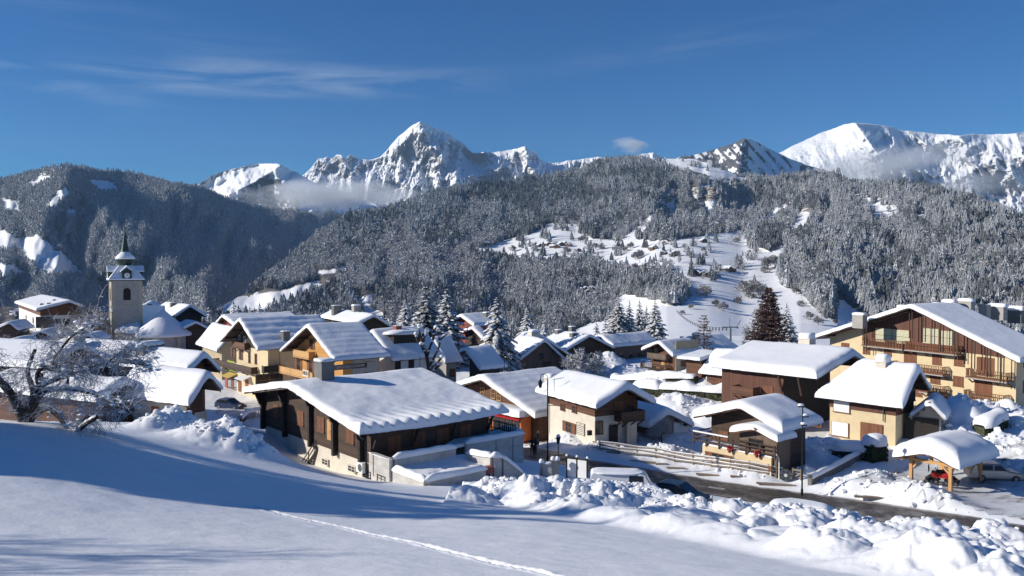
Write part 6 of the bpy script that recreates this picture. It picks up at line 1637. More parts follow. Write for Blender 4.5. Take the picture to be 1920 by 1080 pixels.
def bare_meshes(H, seed, levels=4, spread=.55, trunk_r=.22, nchild=4, up=.35, twig_snow=True, first=None, mat='frosted_bark', tw='frosted_twigs', gravity=0.0, minr=.012, split=.35):
    """leafless tree grown branch by branch; snow lies on whatever looks up"""
    r_ = random.Random(seed); wd = MB(); tg = MB()
    def grow(p, d, L, rad, lv):
        n = 4 if lv < 2 else 3; pts_ = [p]; q = p.copy(); dd = d.copy()
        for j in range(n):
            dd = (dd + Vector((r_.uniform(-1, 1), r_.uniform(-1, 1), r_.uniform(-.6, .8) + (up if lv < 3 else 0) * .5 - gravity * (lv - 1) * .35)) * .22).normalized()
            q = q + dd * L / n; pts_.append(q.copy())
        rads = [max(minr, rad * (1 - .45 * j / n)) for j in range(n + 1)]
        (wd if lv < 2 else tg).tube(pts_, rads, 6 if lv < 2 else 3, cap=False)
        if lv >= levels: return
        m_ = nchild + (1 if lv >= 2 else 0)
        for k in range(m_):
            f_ = split + (1 - split) * (k + r_.random()) / m_; i0 = min(n - 1, int(f_ * n)); base_ = pts_[i0].lerp(pts_[i0 + 1], f_ * n - i0)
            a = r_.uniform(0, 6.28); o_ = dd.orthogonal().normalized(); o_ = Matrix.Rotation(a, 3, dd) @ o_
            nd = (dd * (1 - spread) + o_ * spread * 1.15 + Vector((0, 0, up * .4))).normalized()
            grow(base_, nd, L * r_.uniform(.5, .78), rads[i0] * .55, lv + 1)
        grow(pts_[-1], dd, L * .6, rads[-1] * .8, lv + 1)
    if first: 
        for p, d, L, rad, lv in first: grow(Vector(p), Vector(d).normalized(), L, rad, lv)
    else: grow(Vector((0, 0, -.3)), Vector((0, 0, 1)), H * .42, trunk_r, 0)
    return wd.mesh('trunk', MAT[mat]), tg.mesh('twigs', MAT[tw])
# pruned tree in the middle of the village: thick stubby limbs, pads of snow
def pruned():
    r_ = random.Random(5); y = 118; p = at(806, y); px = y / F
    root = empty('pruned_tree', p, 0, 'pollarded tree with stubby black limbs and pads of snow in front of the spruces', 'tree')
    def P(u, v, dy=0): return Vector(((u - 806) * px, dy, px_h(y, v, u) - p.z))
    limbs = [[(806, 745), (805, 700), (800, 672), (797, 655)], [(797, 655), (790, 640), (787, 622), (786, 612)], [(800, 672), (806, 650), (812, 636)], [(803, 690), (815, 668), (823, 650), (826, 636), (838, 626)], [(797, 655), (783, 638), (780, 627)],
             [(812, 636), (813, 622), (818, 614)], [(804, 698), (812, 686), (822, 678), (828, 670)], [(800, 665), (792, 655), (790, 645)], [(826, 640), (822, 628), (821, 620)], [(806, 705), (818, 690), (826, 684)], [(790, 640), (797, 630), (800, 620)]]
    for i, l in enumerate(limbs):
        dys = [r_.uniform(-.6, .6) * (k > 0) * .9 for k in range(len(l))]
        pts_ = [P(u, v, dy) for (u, v), dy in zip(l, dys)]
        r0 = .34 if i == 0 else .20
        MB().tube(pts_, [r0 * (1 - .35 * k / len(l)) for k in range(len(l))], 8).build('trunk' if i == 0 else 'limb', MAT['frosted_bark'], root)
        if i:
            e = pts_[-1]; snow_lump('snow_pad', (e.x, e.y, e.z), (.32, .32, .42), root, seed=i, sub=2)
        for k in range(1, len(pts_)):
            m_ = pts_[k].lerp(pts_[k - 1], .45); snow_lump('snow_pad', (m_.x, m_.y, m_.z + .12), (.24, .22, .22), root, seed=i + 20 * k, sub=2)
pruned()
# larch, bare and reddish brown
def larch_meshes(H, Rr, seed, tiers=46, nb=13):
    r_ = random.Random(seed); tr = MB(); tg = MB()
    tr.tube([(0, 0, -.5), (0, 0, H * .5), (0, 0, H * .98)], [H * .02, H * .012, .03], 7)
    for t in range(tiers):
        f0 = (t + .5) / tiers; z0 = H * (.08 + .9 * f0)
        for k in range(max(4, int(nb * (1 - .4 * f0)))):
            a = r_.uniform(0, 6.28); L = Rr * (1 - f0) ** .7 * r_.uniform(.55, 1.05) + .2; d = Vector((math.cos(a), math.sin(a), 0)); s_ = Vector((-d.y, d.x, 0))
            pts_ = [d * L * q + Vector((0, 0, z0 + L * (-.12 * q + .22 * q * q))) for q in (0, .35, .7, 1.0)]
            tg.tube(pts_, [.05, .035, .025, .012], 3, cap=False)
            for j in range(int(6 + L * 9)):
                q = r_.uniform(.2, 1); b0 = d * L * q + Vector((0, 0, z0 + L * (-.12 * q + .22 * q * q)))
                e = (s_ * r_.choice((-1, 1)) * r_.uniform(.3, 1) + d * .5 + Vector((0, 0, r_.uniform(-.8, .3)))).normalized() * r_.uniform(.25, .7)
                w = Vector((0, 0, .085)) if r_.random() < .6 else d * .085
                tg.add([b0 - w, b0 + w, b0 + e + w * .3, b0 + e - w * .3], [(0, 1, 2, 3)])
    return tr.mesh('trunk', MAT['bark']), tg.mesh('twigs', MAT['larch_twigs'])
p = at(1441, 158); h = px_h(158, 536, 1441) - p.z
LM = larch_meshes(16, 5.8, 3, 52, 15)
place_tree('larch', LM, p, (h / 16 * .98, h / 16), 0, 'large reddish brown leafless larch behind the stepped roof chalet', names=('trunk', 'twigs'))
p = at(1320, 178); h = px_h(178, 588, 1320) - p.z; LM2 = larch_meshes(9, 3.0, 9, 13, 5)
place_tree('small_larch', LM2, p, h / 9, 0, 'thin dark leafless larch on the snow at the foot of the ski slope', names=('trunk', 'twigs'))
# leafless trees left of the church, and the frosted trees
for i, (u, vt, y, sd, mt, lb) in enumerate([(155, 556, 176, 3, 'frosted_twigs', 'large leafless tree between the white and brown house and the church tower'), (185, 570, 178, 4, 'frosted_twigs', 'leafless tree just left of the church tower'), (130, 590, 160, 5, 'frosted_twigs', 'low bare tree in front of the white and brown house'),
      (10, 600, 150, 7, 'frosted_twigs', 'bare tree at the far left among snowy roofs'), (380, 588, 215, 8, 'frosted_twigs', 'bare tree behind the black gabled house')]):
    p = at(u, y); h = px_h(y, vt, u) - p.z
    place_tree('leafless_tree', bare_meshes(8, 40 + sd, 4, .6, .2, 4, tw=mt, minr=.022), p, h / 8.2, sd, lb, names=('trunk', 'twigs'))
for u, vt, y, w, sd, lb in [(1095, 640, 140, 1.1, 21, 'broad frosted tree in front of the long chalet'), (1125, 648, 142, 1.0, 22, 'frosted tree right of the broad one by the long chalet'), (1240, 776, 86.5, 1.25, 23, 'round rime covered shrub in front of the low garage'), (1190, 806, 87, .8, 24, 'tiny snow tufted shrub by the white chalet drive'), (1410, 600, 200, 1.0, 25, 'frosted tree left of the reddish larch'), (967, 668, 138, .5, 26, 'slim frosted sapling by the weathered barn'), (1235, 640, 175, .7, 27, 'frosted bush behind the balcony chalet')]:
    p = at(u, y); h = px_h(y, vt, u) - p.z
    place_tree('frosted_tree', bare_meshes(6, 60 + sd, 4, .62, .13, 5, up=.25, tw='rime_twigs', minr=.03 if h > 4 else .02), p, (h / 6.2 * w, h / 6.2), sd, lb, names=('trunk', 'twigs'))
# the old apple tree at the left, low and sprawling
def apple():
    y = 42.5; p = at(42, y); px = y / F
    root = empty('apple_tree', p, 0, 'old sprawling apple tree loaded with snow on the crest at the left edge', 'tree')
    def P(u, v, dy=0): return Vector(((u - 42) * px, dy, px_h(y, v, u) - p.z))
    main = [([(45, 795), (30, 760), (12, 730), (-15, 700)], .26, 0), ([(50, 793), (58, 760), (72, 732), (68, 705), (76, 690), (98, 690)], .24, .2), ([(60, 780), (90, 762), (118, 772), (145, 795), (165, 800), (190, 783), (215, 770)], .17, -1.2),
            ([(98, 695), (97, 680), (108, 655), (125, 632), (150, 615), (168, 609)], .07, .5), ([(70, 740), (100, 730), (140, 728), (190, 735), (230, 752)], .12, -.6), ([(40, 780), (50, 740), (30, 700), (35, 660)], .15, .9), ([(72, 725), (120, 705), (160, 690), (195, 682), (240, 688), (260, 700)], .09, 1.0), ([(190, 700), (195, 680), (215, 664), (245, 660)], .05, .8), ([(12, 730), (-10, 680), (-20, 640)], .14, -.8), ([(125, 720), (130, 700), (150, 693)], .06, 0), ([(145, 795), (190, 765), (235, 745), (262, 760)], .07, -.9)]
    wd = MB(); r_ = random.Random(8); starts = []
    for l, r0, dyy in main:
        pts_ = [P(u, v, dyy * k / (len(l) - 1) * 1.6) for k, (u, v) in enumerate(l)]
        # resample smoothly
        A_ = np.array([list(q) for q in pts_]); S_ = smooth_line(A_, len(l) * 5)
        sm = [Vector(q) for q in S_]; n = len(sm)
        o = MB().tube(sm, [r0 * 1.2 * (1 - .5 * k / n) for k in range(n)], 8).build('limb', MAT['bark'], root, True)
        # snow lying along the limb
        mb = MB(); 
        for k in range(n - 1):
            a, b = sm[k], sm[k + 1]; ra = r0 * (1 - .5 * k / n) * 1.15; hh = Vector((0, 0, ra + .07 + .05 * r_.random()))
            if abs((b - a).normalized().z) > .85: continue
            d = (b - a).normalized(); s_ = d.cross(Vector((0, 0, 1))).normalized() * ra * .9
            mb.add([a - s_ + Vector((0, 0, ra * .45)), a + hh, a + s_ + Vector((0, 0, ra * .45)), b - s_ + Vector((0, 0, ra * .45)), b + hh, b + s_ + Vector((0, 0, ra * .45))], [(0, 1, 4, 3), (1, 2, 5, 4)])
        if mb.v: mb.build('snow_line', MAT['roof_snow'], root, True)
        for k in range(3, n, 1):
            for _ in range(1 if r0 > .1 or k % 2 else 2): (r_.random() < .62) and starts.append((tuple(sm[k]), (r_.uniform(-1, 1), r_.uniform(-1, 1), r_.uniform(-.5, .9)), r_.uniform(.55, 1.35), .03, 2))
    tw = bare_meshes(5, 77, 4, .6, .1, 3, up=-.1, first=starts, gravity=.6, minr=.010, tw='snowy_twigs')
    link('twigs', tw[1], None, root)
    # cushions of snow caught in the crown
    mb = []
    for k in range(260):
        s0 = r_.choice(starts)[0]; e = Vector(s0) + Vector((r_.uniform(-.6, .6), r_.uniform(-.6, .6), r_.uniform(-.1, .5)))
        mb.append(e)
    bm = bmesh.new()
    for e in mb:
        t = bmesh.ops.create_icosphere(bm, subdivisions=1, radius=1); s_ = r_.uniform(.04, .13)
        for v in t['verts']: v.co = Vector((v.co.x * s_ * 1.6 + e.x, v.co.y * s_ * 1.2 + e.y, v.co.z * s_ * .7 + e.z))
    me = bpy.data.meshes.new('snow_tufts'); bm.to_mesh(me); bm.free(); me.materials.append(MAT['roof_snow']); me.polygons.foreach_set('use_smooth', [True] * len(me.polygons))
    o = link('snow_tufts', me, None, root); o['kind'] = 'stuff'
apple()
# big spruces and a bare tree beyond the left edge: they cast the long shadows over the open slope
BIG = spruce_meshes(20, 6.0, 15, tiers=26, nb=13, snowy=.7)
for x, y, h, f_, lb in ((-52, 31.5, 0, 1.0, 'nearest and tallest big snowy spruce beyond the left edge'), (-60, 27.0, -2, 1.05, 'big snowy spruce beyond the left edge, nearest the lens'), (-56, 35.5, -3, 1.05, 'big snowy spruce beyond the left edge, third in the row'), (-47, 28.5, -5, .9, 'shorter snowy spruce beyond the left edge, in front of the row'), (-48, 34.5, -6, .9, 'shorter snowy spruce beyond the left edge, beside the tallest')):
    place_tree('big_spruce', BIG, (x, y, gz(x, y) - .5), (f_ * 1.08, 1.22 + h * .05), x, lb)
place_tree('tall_bare_tree', bare_meshes(12, 91, 4, .55, .3, 4, minr=.02), (-31, 15.5, gz(-31, 15.5)), .95, 0, 'tall bare tree beyond the left edge of the slope', names=('trunk', 'twigs'))

# ---------------- hedges under snow
def hedge(u0, u1, v0, v1, h, w, label, T=.55):
    a = hit(u0, v0); b = hit(u1, v1); a, b = Vector((a.x, a.y, a.z)), Vector((b.x, b.y, b.z))
    L = (b - a).length; root = empty('hedge', a, math.atan2(b.y - a.y, b.x - a.x), label, 'hedge'); r_ = random.Random(int(u0)); mb = MB()
    dz = b.z - a.z
    for k in range(int(L * 150)):
        x, y_, z = r_.uniform(0, L), r_.choice((-1, 1)) * w / 2 * r_.uniform(.75, 1.05), r_.uniform(-.2, h)
        if r_.random() < .3: y_ = r_.uniform(-w / 2, w / 2); z = h * r_.uniform(.9, 1)
        c = Vector((x, y_, z + dz * x / L)); e1 = Vector((r_.uniform(-1, 1), r_.uniform(-1, 1), r_.uniform(-1, 1))).normalized() * .13; e2 = e1.orthogonal().normalized() * .08
        mb.add([c - e1, c + e2, c + e1, c - e2], [(0, 1, 2, 3)])
    mb.add([(0, -w * .36, -1), (L, -w * .36, dz - 1), (L, w * .36, dz - 1), (0, w * .36, -1), (0, -w * .36, h * .9), (L, -w * .36, h * .9 + dz), (L, w * .36, h * .9 + dz), (0, w * .36, h * .9)], [(0, 1, 5, 4), (1, 2, 6, 5), (2, 3, 7, 6), (3, 0, 4, 7), (4, 5, 6, 7)])
    mb.build('foliage', MAT['hedge_leaf'], root)
    n = max(8, int(L / .4)); k_ = 10; co = []; q = []
    for j in range(n + 1):
        x = L * j / n; en = min(1, min(j, n - j) / 1.5 + .25); tt = T * (.65 + .8 * vnoise(np.array([x * .5 + u0]), np.array([1.]), 3)[0]) * en
        for m_ in range(k_ + 1):
            an = math.pi * m_ / k_; co.append((x, math.cos(an) * (w / 2 + .14) * (.6 + .4 * en) * (1 + .15 * math.sin(x * 1.7)), h - .12 + dz * x / L + math.sin(an) ** .7 * tt - .1 * (abs(math.cos(an)) > .9)))
    for j in range(n):
        for m_ in range(k_): a0 = j * (k_ + 1) + m_; q.append((a0, a0 + 1, a0 + k_ + 2, a0 + k_ + 1))
    link('snow_cap', raw_mesh('snow_cap', np.array(co), np.array(q), True), MAT['roof_snow'], root)
hedge(1238, 1385, 745, 756, 1.5, 1.5, 'long green hedge under thick snow in front of the plain roof chalet', T=1.0)
hedge(1252, 1305, 721, 722, 1.2, 1.4, 'dark clipped hedge behind the long green hedge', T=.8)
hedge(1190, 1240, 738, 744, 1.3, 1.6, 'short hedge with two snow cushions at the left end of the long hedge', T=1.0)
hedge(1150, 1262, 722, 719, 1.0, 1.6, 'low hedge buried under a long smooth snow roll', T=.9)
hedge(1835, 1880, 822, 800, 1.2, 1.6, 'dark hedge poking out of the snow behind the carport', T=.9)
p = at(1642, 79)
root = empty('snow_capped_bush', p, .3, 'dark square bush with a thick leaning cap of snow beside the brown garage door', 'bush'); mb = MB(); r_ = random.Random(3)
for k in range(1800):
    c = Vector((r_.uniform(-.95, .95), r_.uniform(-.8, .8), r_.uniform(-.1, 1.75))); m_ = r_.randrange(3)
    if m_ == 0: c.x = math.copysign(.95, c.x)
    elif m_ == 1: c.y = math.copysign(.8, c.y)
    else: c.z = 1.75
    e1 = Vector((r_.uniform(-1, 1), r_.uniform(-1, 1), r_.uniform(-1, 1))).normalized() * .12; e2 = e1.orthogonal().normalized() * .07; mb.add([c - e1, c + e2, c + e1, c - e2], [(0, 1, 2, 3)])
mb.box((0, 0, .8), (1.7, 1.4, 1.8)); mb.build('foliage', MAT['hedge_leaf'], root); snow_lump('snow_cap', (.1, 0, 1.65), (1.15, 1.0, 1.05), root, seed=4, sub=4)

# ---------------- carport
CP = House('carport', 'open timber carport with a huge domed cap of snow at the right', (1738, 850), 68, 2900, (1797, 880.5), (1678, 858.5), 1810, T=1.15, ohf=.9, ohs=.9, ohb=.7, wall=False, seed=61, over=.22, amp=.15, roof='brown_timber', cat='carport', purlins=False)
H = CP
bz_ = H.loc(1780, 921, ('y', H.y0))[2]
for x in (H.x0 + .1, H.x1 - .1):
    for y_ in (H.y0, H.y1):
        zt = H.zr(x) - .15; MB().box((x, y_, (zt + bz_) / 2), (.26, .26, zt - bz_ + .1)).build('post', MAT['post_timber'], H.root)
        for dx_, dy_ in (((1 if x < 0 else -1) * .9, 0), (0, (1 if y_ == H.y0 else -1) * .9)):
            MB().bar((x, y_, zt - 1.05), (x + dx_, y_ + dy_, zt - .12), .14, .16).build('brace', MAT['post_timber'], H.root)
for y_ in (H.y0, H.y1):
    MB().box((0, y_ - .02, H.zr(H.x0) - .28), (H.x1 - H.x0 + .5, .2, .26)).build('tie_beam', MAT['post_timber'], H.root)
    MB().box((0, y_ - .03, (H.zr(H.x0) + H.h) / 2 - .2), (.22, .22, H.h - H.zr(H.x0))).build('king_post', MAT['post_timber'], H.root)
for x in (-H.wl + .55, 0, H.wr - .55): MB().box((x, H.len / 2, H.zr(x) - .12), (.2, H.len - .1, .22)).build('purlin', MAT['post_timber'], H.root)
# ---------------- vehicles
def car(loc, rz, mat, L=4.3, W=1.75, Hh=1.5, kind='hatch', snow=0.0, label='', name='parked_car', cat='car'):
    root = empty(name, loc, rz, label, cat)
    g = .28
    if kind == 'van': prof = [(-.5, .30), (-.5, .93), (-.47, 1.0), (.22, 1.0), (.30, .96), (.40, .60), (.49, .50), (.5, .3)]
    elif kind == 'suv': prof = [(-.5, .32), (-.5, .62), (-.44, .95), (-.36, 1.0), (.05, 1.0), (.24, .68), (.44, .60), (.5, .48), (.5, .30)]
    else: prof = [(-.5, .30), (-.5, .62), (-.42, .92), (-.33, 1.0), (.02, 1.0), (.22, .66), (.44, .56), (.5, .44), (.5, .28)]
    n = len(prof)
    P_ = [(x * L, g * .75 + (z - .28) / .72 * (Hh - g * .75)) for x, z in prof]
    belt = g + (Hh - g) * .52
    mb = MB(); vs = []
    def wy(z): return W / 2 * (1.0 if z < belt else 1.0 - .16 * (z - belt) / (Hh - belt))
    secs = []
    for sg in (-1, 1):
        for x, z in P_: vs.append((x, sg * wy(z), z))
    mb.add(vs, [tuple(range(n - 1, -1, -1)), tuple(range(n, 2 * n))] + [(k, (k + 1) % n, n + (k + 1) % n, n + k) for k in range(n)])
    body = mb.build('body', MAT[mat], root)
    bv = body.modifiers.new('bevel', 'BEVEL'); bv.width = .07; bv.segments = 2
    top = Hh - .10
    for sg in (-1, 1):
        for xa, xb in (((-.38, -.10), (-.08, .10)) if kind != 'van' else ((.05, .26),)):
            x0_, x1_ = xa * L, xb * L; zt = top - .02; w_ = MB()
            y0_, y1_ = sg * (wy(belt + .06) + .012), sg * (wy(zt) + .012)
            sh = .10 * L if xb > .05 and kind != 'van' else .0
            w_.add([(x0_, y0_, belt + .05), (x1_ + sh * .6, y0_, belt + .05), (x1_ - (sh > 0) * .05 * L, y1_, zt), (x0_ + .06, y1_, zt)], [(0, 1, 2, 3) if sg < 0 else (3, 2, 1, 0)]); w_.build('side_window', MAT['dark_glass'], root)
    def slant(i, j, nm, f0=.1, f1=.9):
        (xa, za), (xb, zb) = P_[i], P_[j]; off = Vector((zb - za, 0, -(xb - xa))).normalized() * .012
        if kind and off.z < 0 and nm == 'windscreen': off = -off
        a = Vector((xa, 0, za)).lerp(Vector((xb, 0, zb)), f0); b = Vector((xa, 0, za)).lerp(Vector((xb, 0, zb)), f1)
        ya, yb = wy(a.z) - .1, wy(b.z) - .1
        o2 = Vector((0.012 if nm == 'windscreen' else -.012, 0, .012))
        w_ = MB(); w_.add([a + Vector((0, -ya, 0)) + o2, a + Vector((0, ya, 0)) + o2, b + Vector((0, yb, 0)) + o2, b + Vector((0, -yb, 0)) + o2], [(0, 1, 2, 3)]); w_.build(nm, MAT['dark_glass'], root)
    if kind == 'van': slant(4, 5, 'windscreen')
    else: slant(4, 5, 'windscreen'); slant(1, 2, 'rear_window')
    wm = cmesh(('wheel',), lambda: MB().tube([(0, -.11, 0), (0, .11, 0)], .32, 18).mesh('wheel', MAT['rubber'])); rm = cmesh(('rim',), lambda: MB().tube([(0, -.125, 0), (0, .125, 0)], .19, 12).mesh('rim', MAT['grey_metal']))
    for x in (-.31 * L, .32 * L):
        for y_ in (-W / 2 + .08, W / 2 - .08):
            w_ = link('wheel', wm, None, root, (x, y_, .32)); link('rim', rm, None, w_)
    for y_ in (-W * .36, W * .36):
        MB().box((L * .492, y_, g + .38), (.08, .34, .16)).build('headlight', MAT['white_paint'], root)
        MB().box((-L * .496, y_, g + .45), (.06, .16, .3)).build('tail_light', MAT['red_paint'], root)
    if snow:
        x0_, x1_ = (-.47 * L, .27 * L) if kind == 'van' else (-.40 * L, .06 * L)
        if snow > .25: x0_, x1_ = -.48 * L, .46 * L
        snow_lump('snow_cover', ((x0_ + x1_) / 2, 0, Hh - .06 if snow <= .25 else Hh * .62), ((x1_ - x0_) / 2, W / 2 * (.98 if snow <= .25 else 1.05), snow if snow <= .25 else snow + Hh * .25), root, seed=3, sub=4, sq=.55)
    return root
def car_y(u, vtop, Hh, a, b):
    ys = np.arange(a, b, .25); e = [abs(px_h(y_, vtop, u) - (at(u, y_).z + Hh)) for y_ in ys]; return float(ys[int(np.argmin(e))])
car(at(1868, 71.5), R(-8), 'car_silver', 4.5, 1.8, 1.6, 'suv', 0, 'silver grey car parked in the shade behind the carport')
car(at(431, 112), R(-20), 'car_blue', 4.2, 1.75, 1.45, 'hatch', 0, 'dark blue car parked in the shaded street left of the large chalet')
p = at(1280, car_y(1280, 906, 1.5, 55, 67)); car(p, R(-35), 'car_dark', 4.2, 1.75, 1.5, 'hatch', 0, 'black car nose up behind the crest of the ploughed bank')
p = at(1503, car_y(1503, 943, 1.6, 46, 61)); car(p, R(150), 'car_white', 4.2, 1.75, 1.5, 'hatch', .42, 'snow covered white car just behind the ploughed bank near the road')
car(at(1600, 80), R(168), 'car_dark', 4.3, 1.75, 1.45, 'hatch', .5, 'car buried under a rounded snow cushion in front of the cream and brown chalet')
car(at(1172, car_y(1172, 882, 2.0, 57, 70)), R(-6), 'car_white', 5.0, 1.95, 1.95, 'van', .16, 'white van with snow on its roof parked behind the ploughed bank', name='parked_van', cat='van')
# red tracked machine under the carport
p = CP.loc(1752, 902, ('y', CP.len * .45)); c_, s_ = CP.p, CP.d
wp = (CP.A[0] + c_[0] * .0 + s_[0] * CP.len * .38, CP.A[1] + c_[1] * 0 + s_[1] * CP.len * .38, 0)
root = empty('tracked_quad', (wp[0], wp[1], CP.base + bz_), CP.rz + R(200), 'red tracked quad with a front rack parked under the carport', 'quad bike')
MB().box((0, 0, .75), (1.5, .75, .35)).box((.55, 0, .9), (.5, .95, .22)).box((-.5, 0, .9), (.7, 1.0, .2)).build('body', MAT['red_paint'], root)
MB().box((.0, 0, 1.1), (.9, .32, .2)).build('seat', MAT['rubber'], root)
MB().add([(.45, -.35, 1.0), (.45, .35, 1.0), (.25, .28, 1.65), (.25, -.28, 1.65), (.49, -.35, 1.0), (.49, .35, 1.0), (.29, .28, 1.65), (.29, -.28, 1.65)], [(0, 3, 2, 1), (4, 5, 6, 7), (0, 1, 5, 4), (2, 3, 7, 6), (1, 2, 6, 5), (3, 0, 4, 7)]).build('windscreen', MAT['grey_metal'], root)
mb = MB()
for k in range(5): mb.bar((1.0, -.45 + k * .225, 1.0), (1.05, -.45 + k * .225, 1.55), .03, .03)
for z in (1.0, 1.27, 1.55): mb.bar((1.03, -.47, z), (1.03, .47, z), .03, .03)
mb.build('rack', MAT['dark_metal'], root)
MB().bar((.5, -.4, 1.3), (.5, .4, 1.3), .05, .05).build('handlebar', MAT['dark_metal'], root)
for x in (-.75, .75):
    for y_ in (-.62, .62):
        t = MB(); ring = [(-.55, .12), (.55, .12), (.62, .25), (.12, .66), (-.12, .66), (-.62, .25)]
        vs = [(x + a, y_ + dy, z) for dy in (-.16, .16) for a, z in ring]; t.add(vs, [tuple(range(6)), tuple(range(11, 5, -1))] + [(k, 6 + k, 6 + (k + 1) % 6, (k + 1) % 6) for k in range(6)])
        tr_ = t.build('track', MAT['rubber'], root)
        for a in (-.35, 0, .35): MB().tube([(x + a, y_ - .18, .28), (x + a, y_ + .18, .28)], .12, 10).build('track_wheel', MAT['grey_metal'], tr_)

# ---------------- people
def person(loc, rz, label, stride=.12, arm=.1):
    root = empty('person', loc, rz, label, 'person')
    V = {'pelvis': ((0, 0, .93), .135), 'belly': ((0, 0, 1.08), .135), 'chest': ((0, .01, 1.32), .155), 'neck': ((0, 0, 1.50), .06), 'head0': ((0, -.015, 1.58), .085), 'head': ((0, -.02, 1.67), .098), 'top': ((0, -.01, 1.745), .06),
         'hl': ((-.1, 0, .86), .10), 'kl': ((-.11, -stride, .48), .072), 'al': ((-.11, stride * .3 - stride, .09), .05), 'fl': ((-.115, -.16 - stride, .04), .045),
         'hr': ((.1, 0, .86), .10), 'kr': ((.11, stride * .3, .48), .072), 'ar': ((.11, stride * 1.2, .09), .05), 'fr': ((.115, stride * 1.2 - .16, .04), .045),
         'sl': ((-.19, .01, 1.42), .075), 'el': ((-.25, .05 + arm, 1.15), .055), 'wl': ((-.24, -.02 + arm, .92), .042), 'gl': ((-.24, -.05 + arm, .83), .045),
         'sr': ((.19, .01, 1.42), .075), 'er': ((.25, .05 - arm, 1.15), .055), 'wr': ((.24, -.08 - arm, .92), .042), 'gr': ((.24, -.12 - arm, .83), .045)}
    E = [('pelvis', 'belly'), ('belly', 'chest'), ('chest', 'neck'), ('neck', 'head0'), ('head0', 'head'), ('head', 'top'), ('pelvis', 'hl'), ('hl', 'kl'), ('kl', 'al'), ('al', 'fl'), ('pelvis', 'hr'), ('hr', 'kr'), ('kr', 'ar'), ('ar', 'fr'),
         ('chest', 'sl'), ('sl', 'el'), ('el', 'wl'), ('wl', 'gl'), ('chest', 'sr'), ('sr', 'er'), ('er', 'wr'), ('wr', 'gr')]
    ks = list(V); me = bpy.data.meshes.new('body'); me.from_pydata([V[k][0] for k in ks], [(ks.index(a), ks.index(b)) for a, b in E], [])
    o = bpy.data.objects.new('body', me); COL.objects.link(o)
    o.modifiers.new('skin', 'SKIN'); 
    if not me.skin_vertices: me.attributes
    sv = me.skin_vertices[0].data
    for i, k in enumerate(ks): sv[i].radius = (V[k][1], V[k][1]); sv[i].use_root = (i == 0)
    ss_ = o.modifiers.new('sub', 'SUBSURF'); ss_.levels = 2; ss_.render_levels = 2
    dg = bpy.context.evaluated_depsgraph_get(); m2 = bpy.data.meshes.new_from_object(o.evaluated_get(dg)); bpy.data.objects.remove(o)
    m2.materials.clear(); m2.materials.append(MAT['cloth_dark']); m2.materials.append(MAT['skin'])
    for p_ in m2.polygons:
        c = p_.center; p_.use_smooth = True
        if c.z > 1.52 and c.z < 1.68 and c.y < -.0: p_.material_index = 1
    link('body', m2, None, root)
    hat = MB(); hat.lathe([(.105, 1.68), (.112, 1.72), (.09, 1.79), (.03, 1.83)], n=12); hat.build('hat', MAT['cloth_dark'], root, True)
    for fx in (-.035, .035): MB().box((fx, -.115, 1.655), (.018, .01, .012)).build('eye', MAT['rubber'], root)
    MB().box((0, -.122, 1.628), (.022, .03, .035)).build('nose', MAT['skin'], root)
    for sx in (-1, 1):      # gloved fingers
        gb = MB(); gx = -.24 if sx < 0 else .24; gy = (-.05 + arm) if sx < 0 else (-.12 - arm)
        for f_ in range(4): gb.tube([(gx, gy - .03 + f_ * .02, .82), (gx + .005, gy - .035 + f_ * .02, .78), (gx, gy - .045 + f_ * .02, .75 + .006 * abs(f_ - 1.5))], .011, 5)
        gb.tube([(gx, gy - .04, .85), (gx, gy - .075, .81), (gx, gy - .08, .785)], .012, 5); gb.build('glove', MAT['cloth_dark'], root)
try:
    person(at(1004, 80.5), R(200), 'person in a dark coat walking near the garage wall, right of a companion')
    person(at(998, 81.2), R(170), 'person in dark clothes close against the corner of the garage wall', .05, .05)
    person(at(1009, 88), R(60), 'person in black walking by the shop door, bent forward', .16, .12)
except Exception as ex:
    print('PERSON FAIL', ex)

# ---------------- lamps and poles
def lantern(root, c, s=1.0, snowcap=True):
    l = MB().lathe([(.10 * s, 0), (.17 * s, .42 * s), (.19 * s, .44 * s), (.06 * s, .62 * s), (.02 * s, .70 * s)], c=c, n=6).build('lantern', MAT['dark_metal'], root)
    MB().lathe([(.085 * s, .06 * s), (.15 * s, .38 * s)], c=(c[0], c[1], c[2]), n=6).build('lamp_glass', MAT['pale_render'], l).scale = (1.15, 1.15, 1.0) if False else (1, 1, 1)
    if snowcap: snow_lump('snow_cap', (c[0], c[1], c[2] + .55 * s), (.16 * s, .16 * s, .18 * s), l, seed=2, sub=2)
    return l
def pole_thing(name, u, y, vt, label, cat='street lamp', r=.07):
    p = at(u, y); h = px_h(y, vt, u) - p.z; root = empty(name, p, 0, label, cat)
    MB().tube([(0, 0, -.3), (0, 0, .6), (0, 0, .7), (0, 0, h)], [r * 1.5, r * 1.5, r, r * .8], 8).build('pole', MAT['dark_metal'], root); return root, h
root, h = pole_thing('street_lamp', 1027, 74, 712, 'tall black street lamp with a crook arm and hanging lantern before the white chalet')
MB().tube([(0, 0, h - .1), (-.05, 0, h + .35), (-.3, 0, h + .55), (-.6, 0, h + .45), (-.68, 0, h + .1)], .035, 6).build('crook', MAT['dark_metal'], root); lantern(root, (-.68, 0, h - .75), 1.2, False)
MB().bar((0, 0, h - 2.4), (.9, 0, h - 2.4), .05, .05).build('arm', MAT['dark_metal'], root); MB().bar((0, 0, h - .9), (-.5, 0, h - 1.2), .04, .04).build('arm', MAT['dark_metal'], root)
root, h = pole_thing('lantern_post', 1047, 69.5, 832, 'slim lantern post with a snow topped lantern beside the white notice boards', r=.045); lantern(root, (0, 0, h), 1.15)
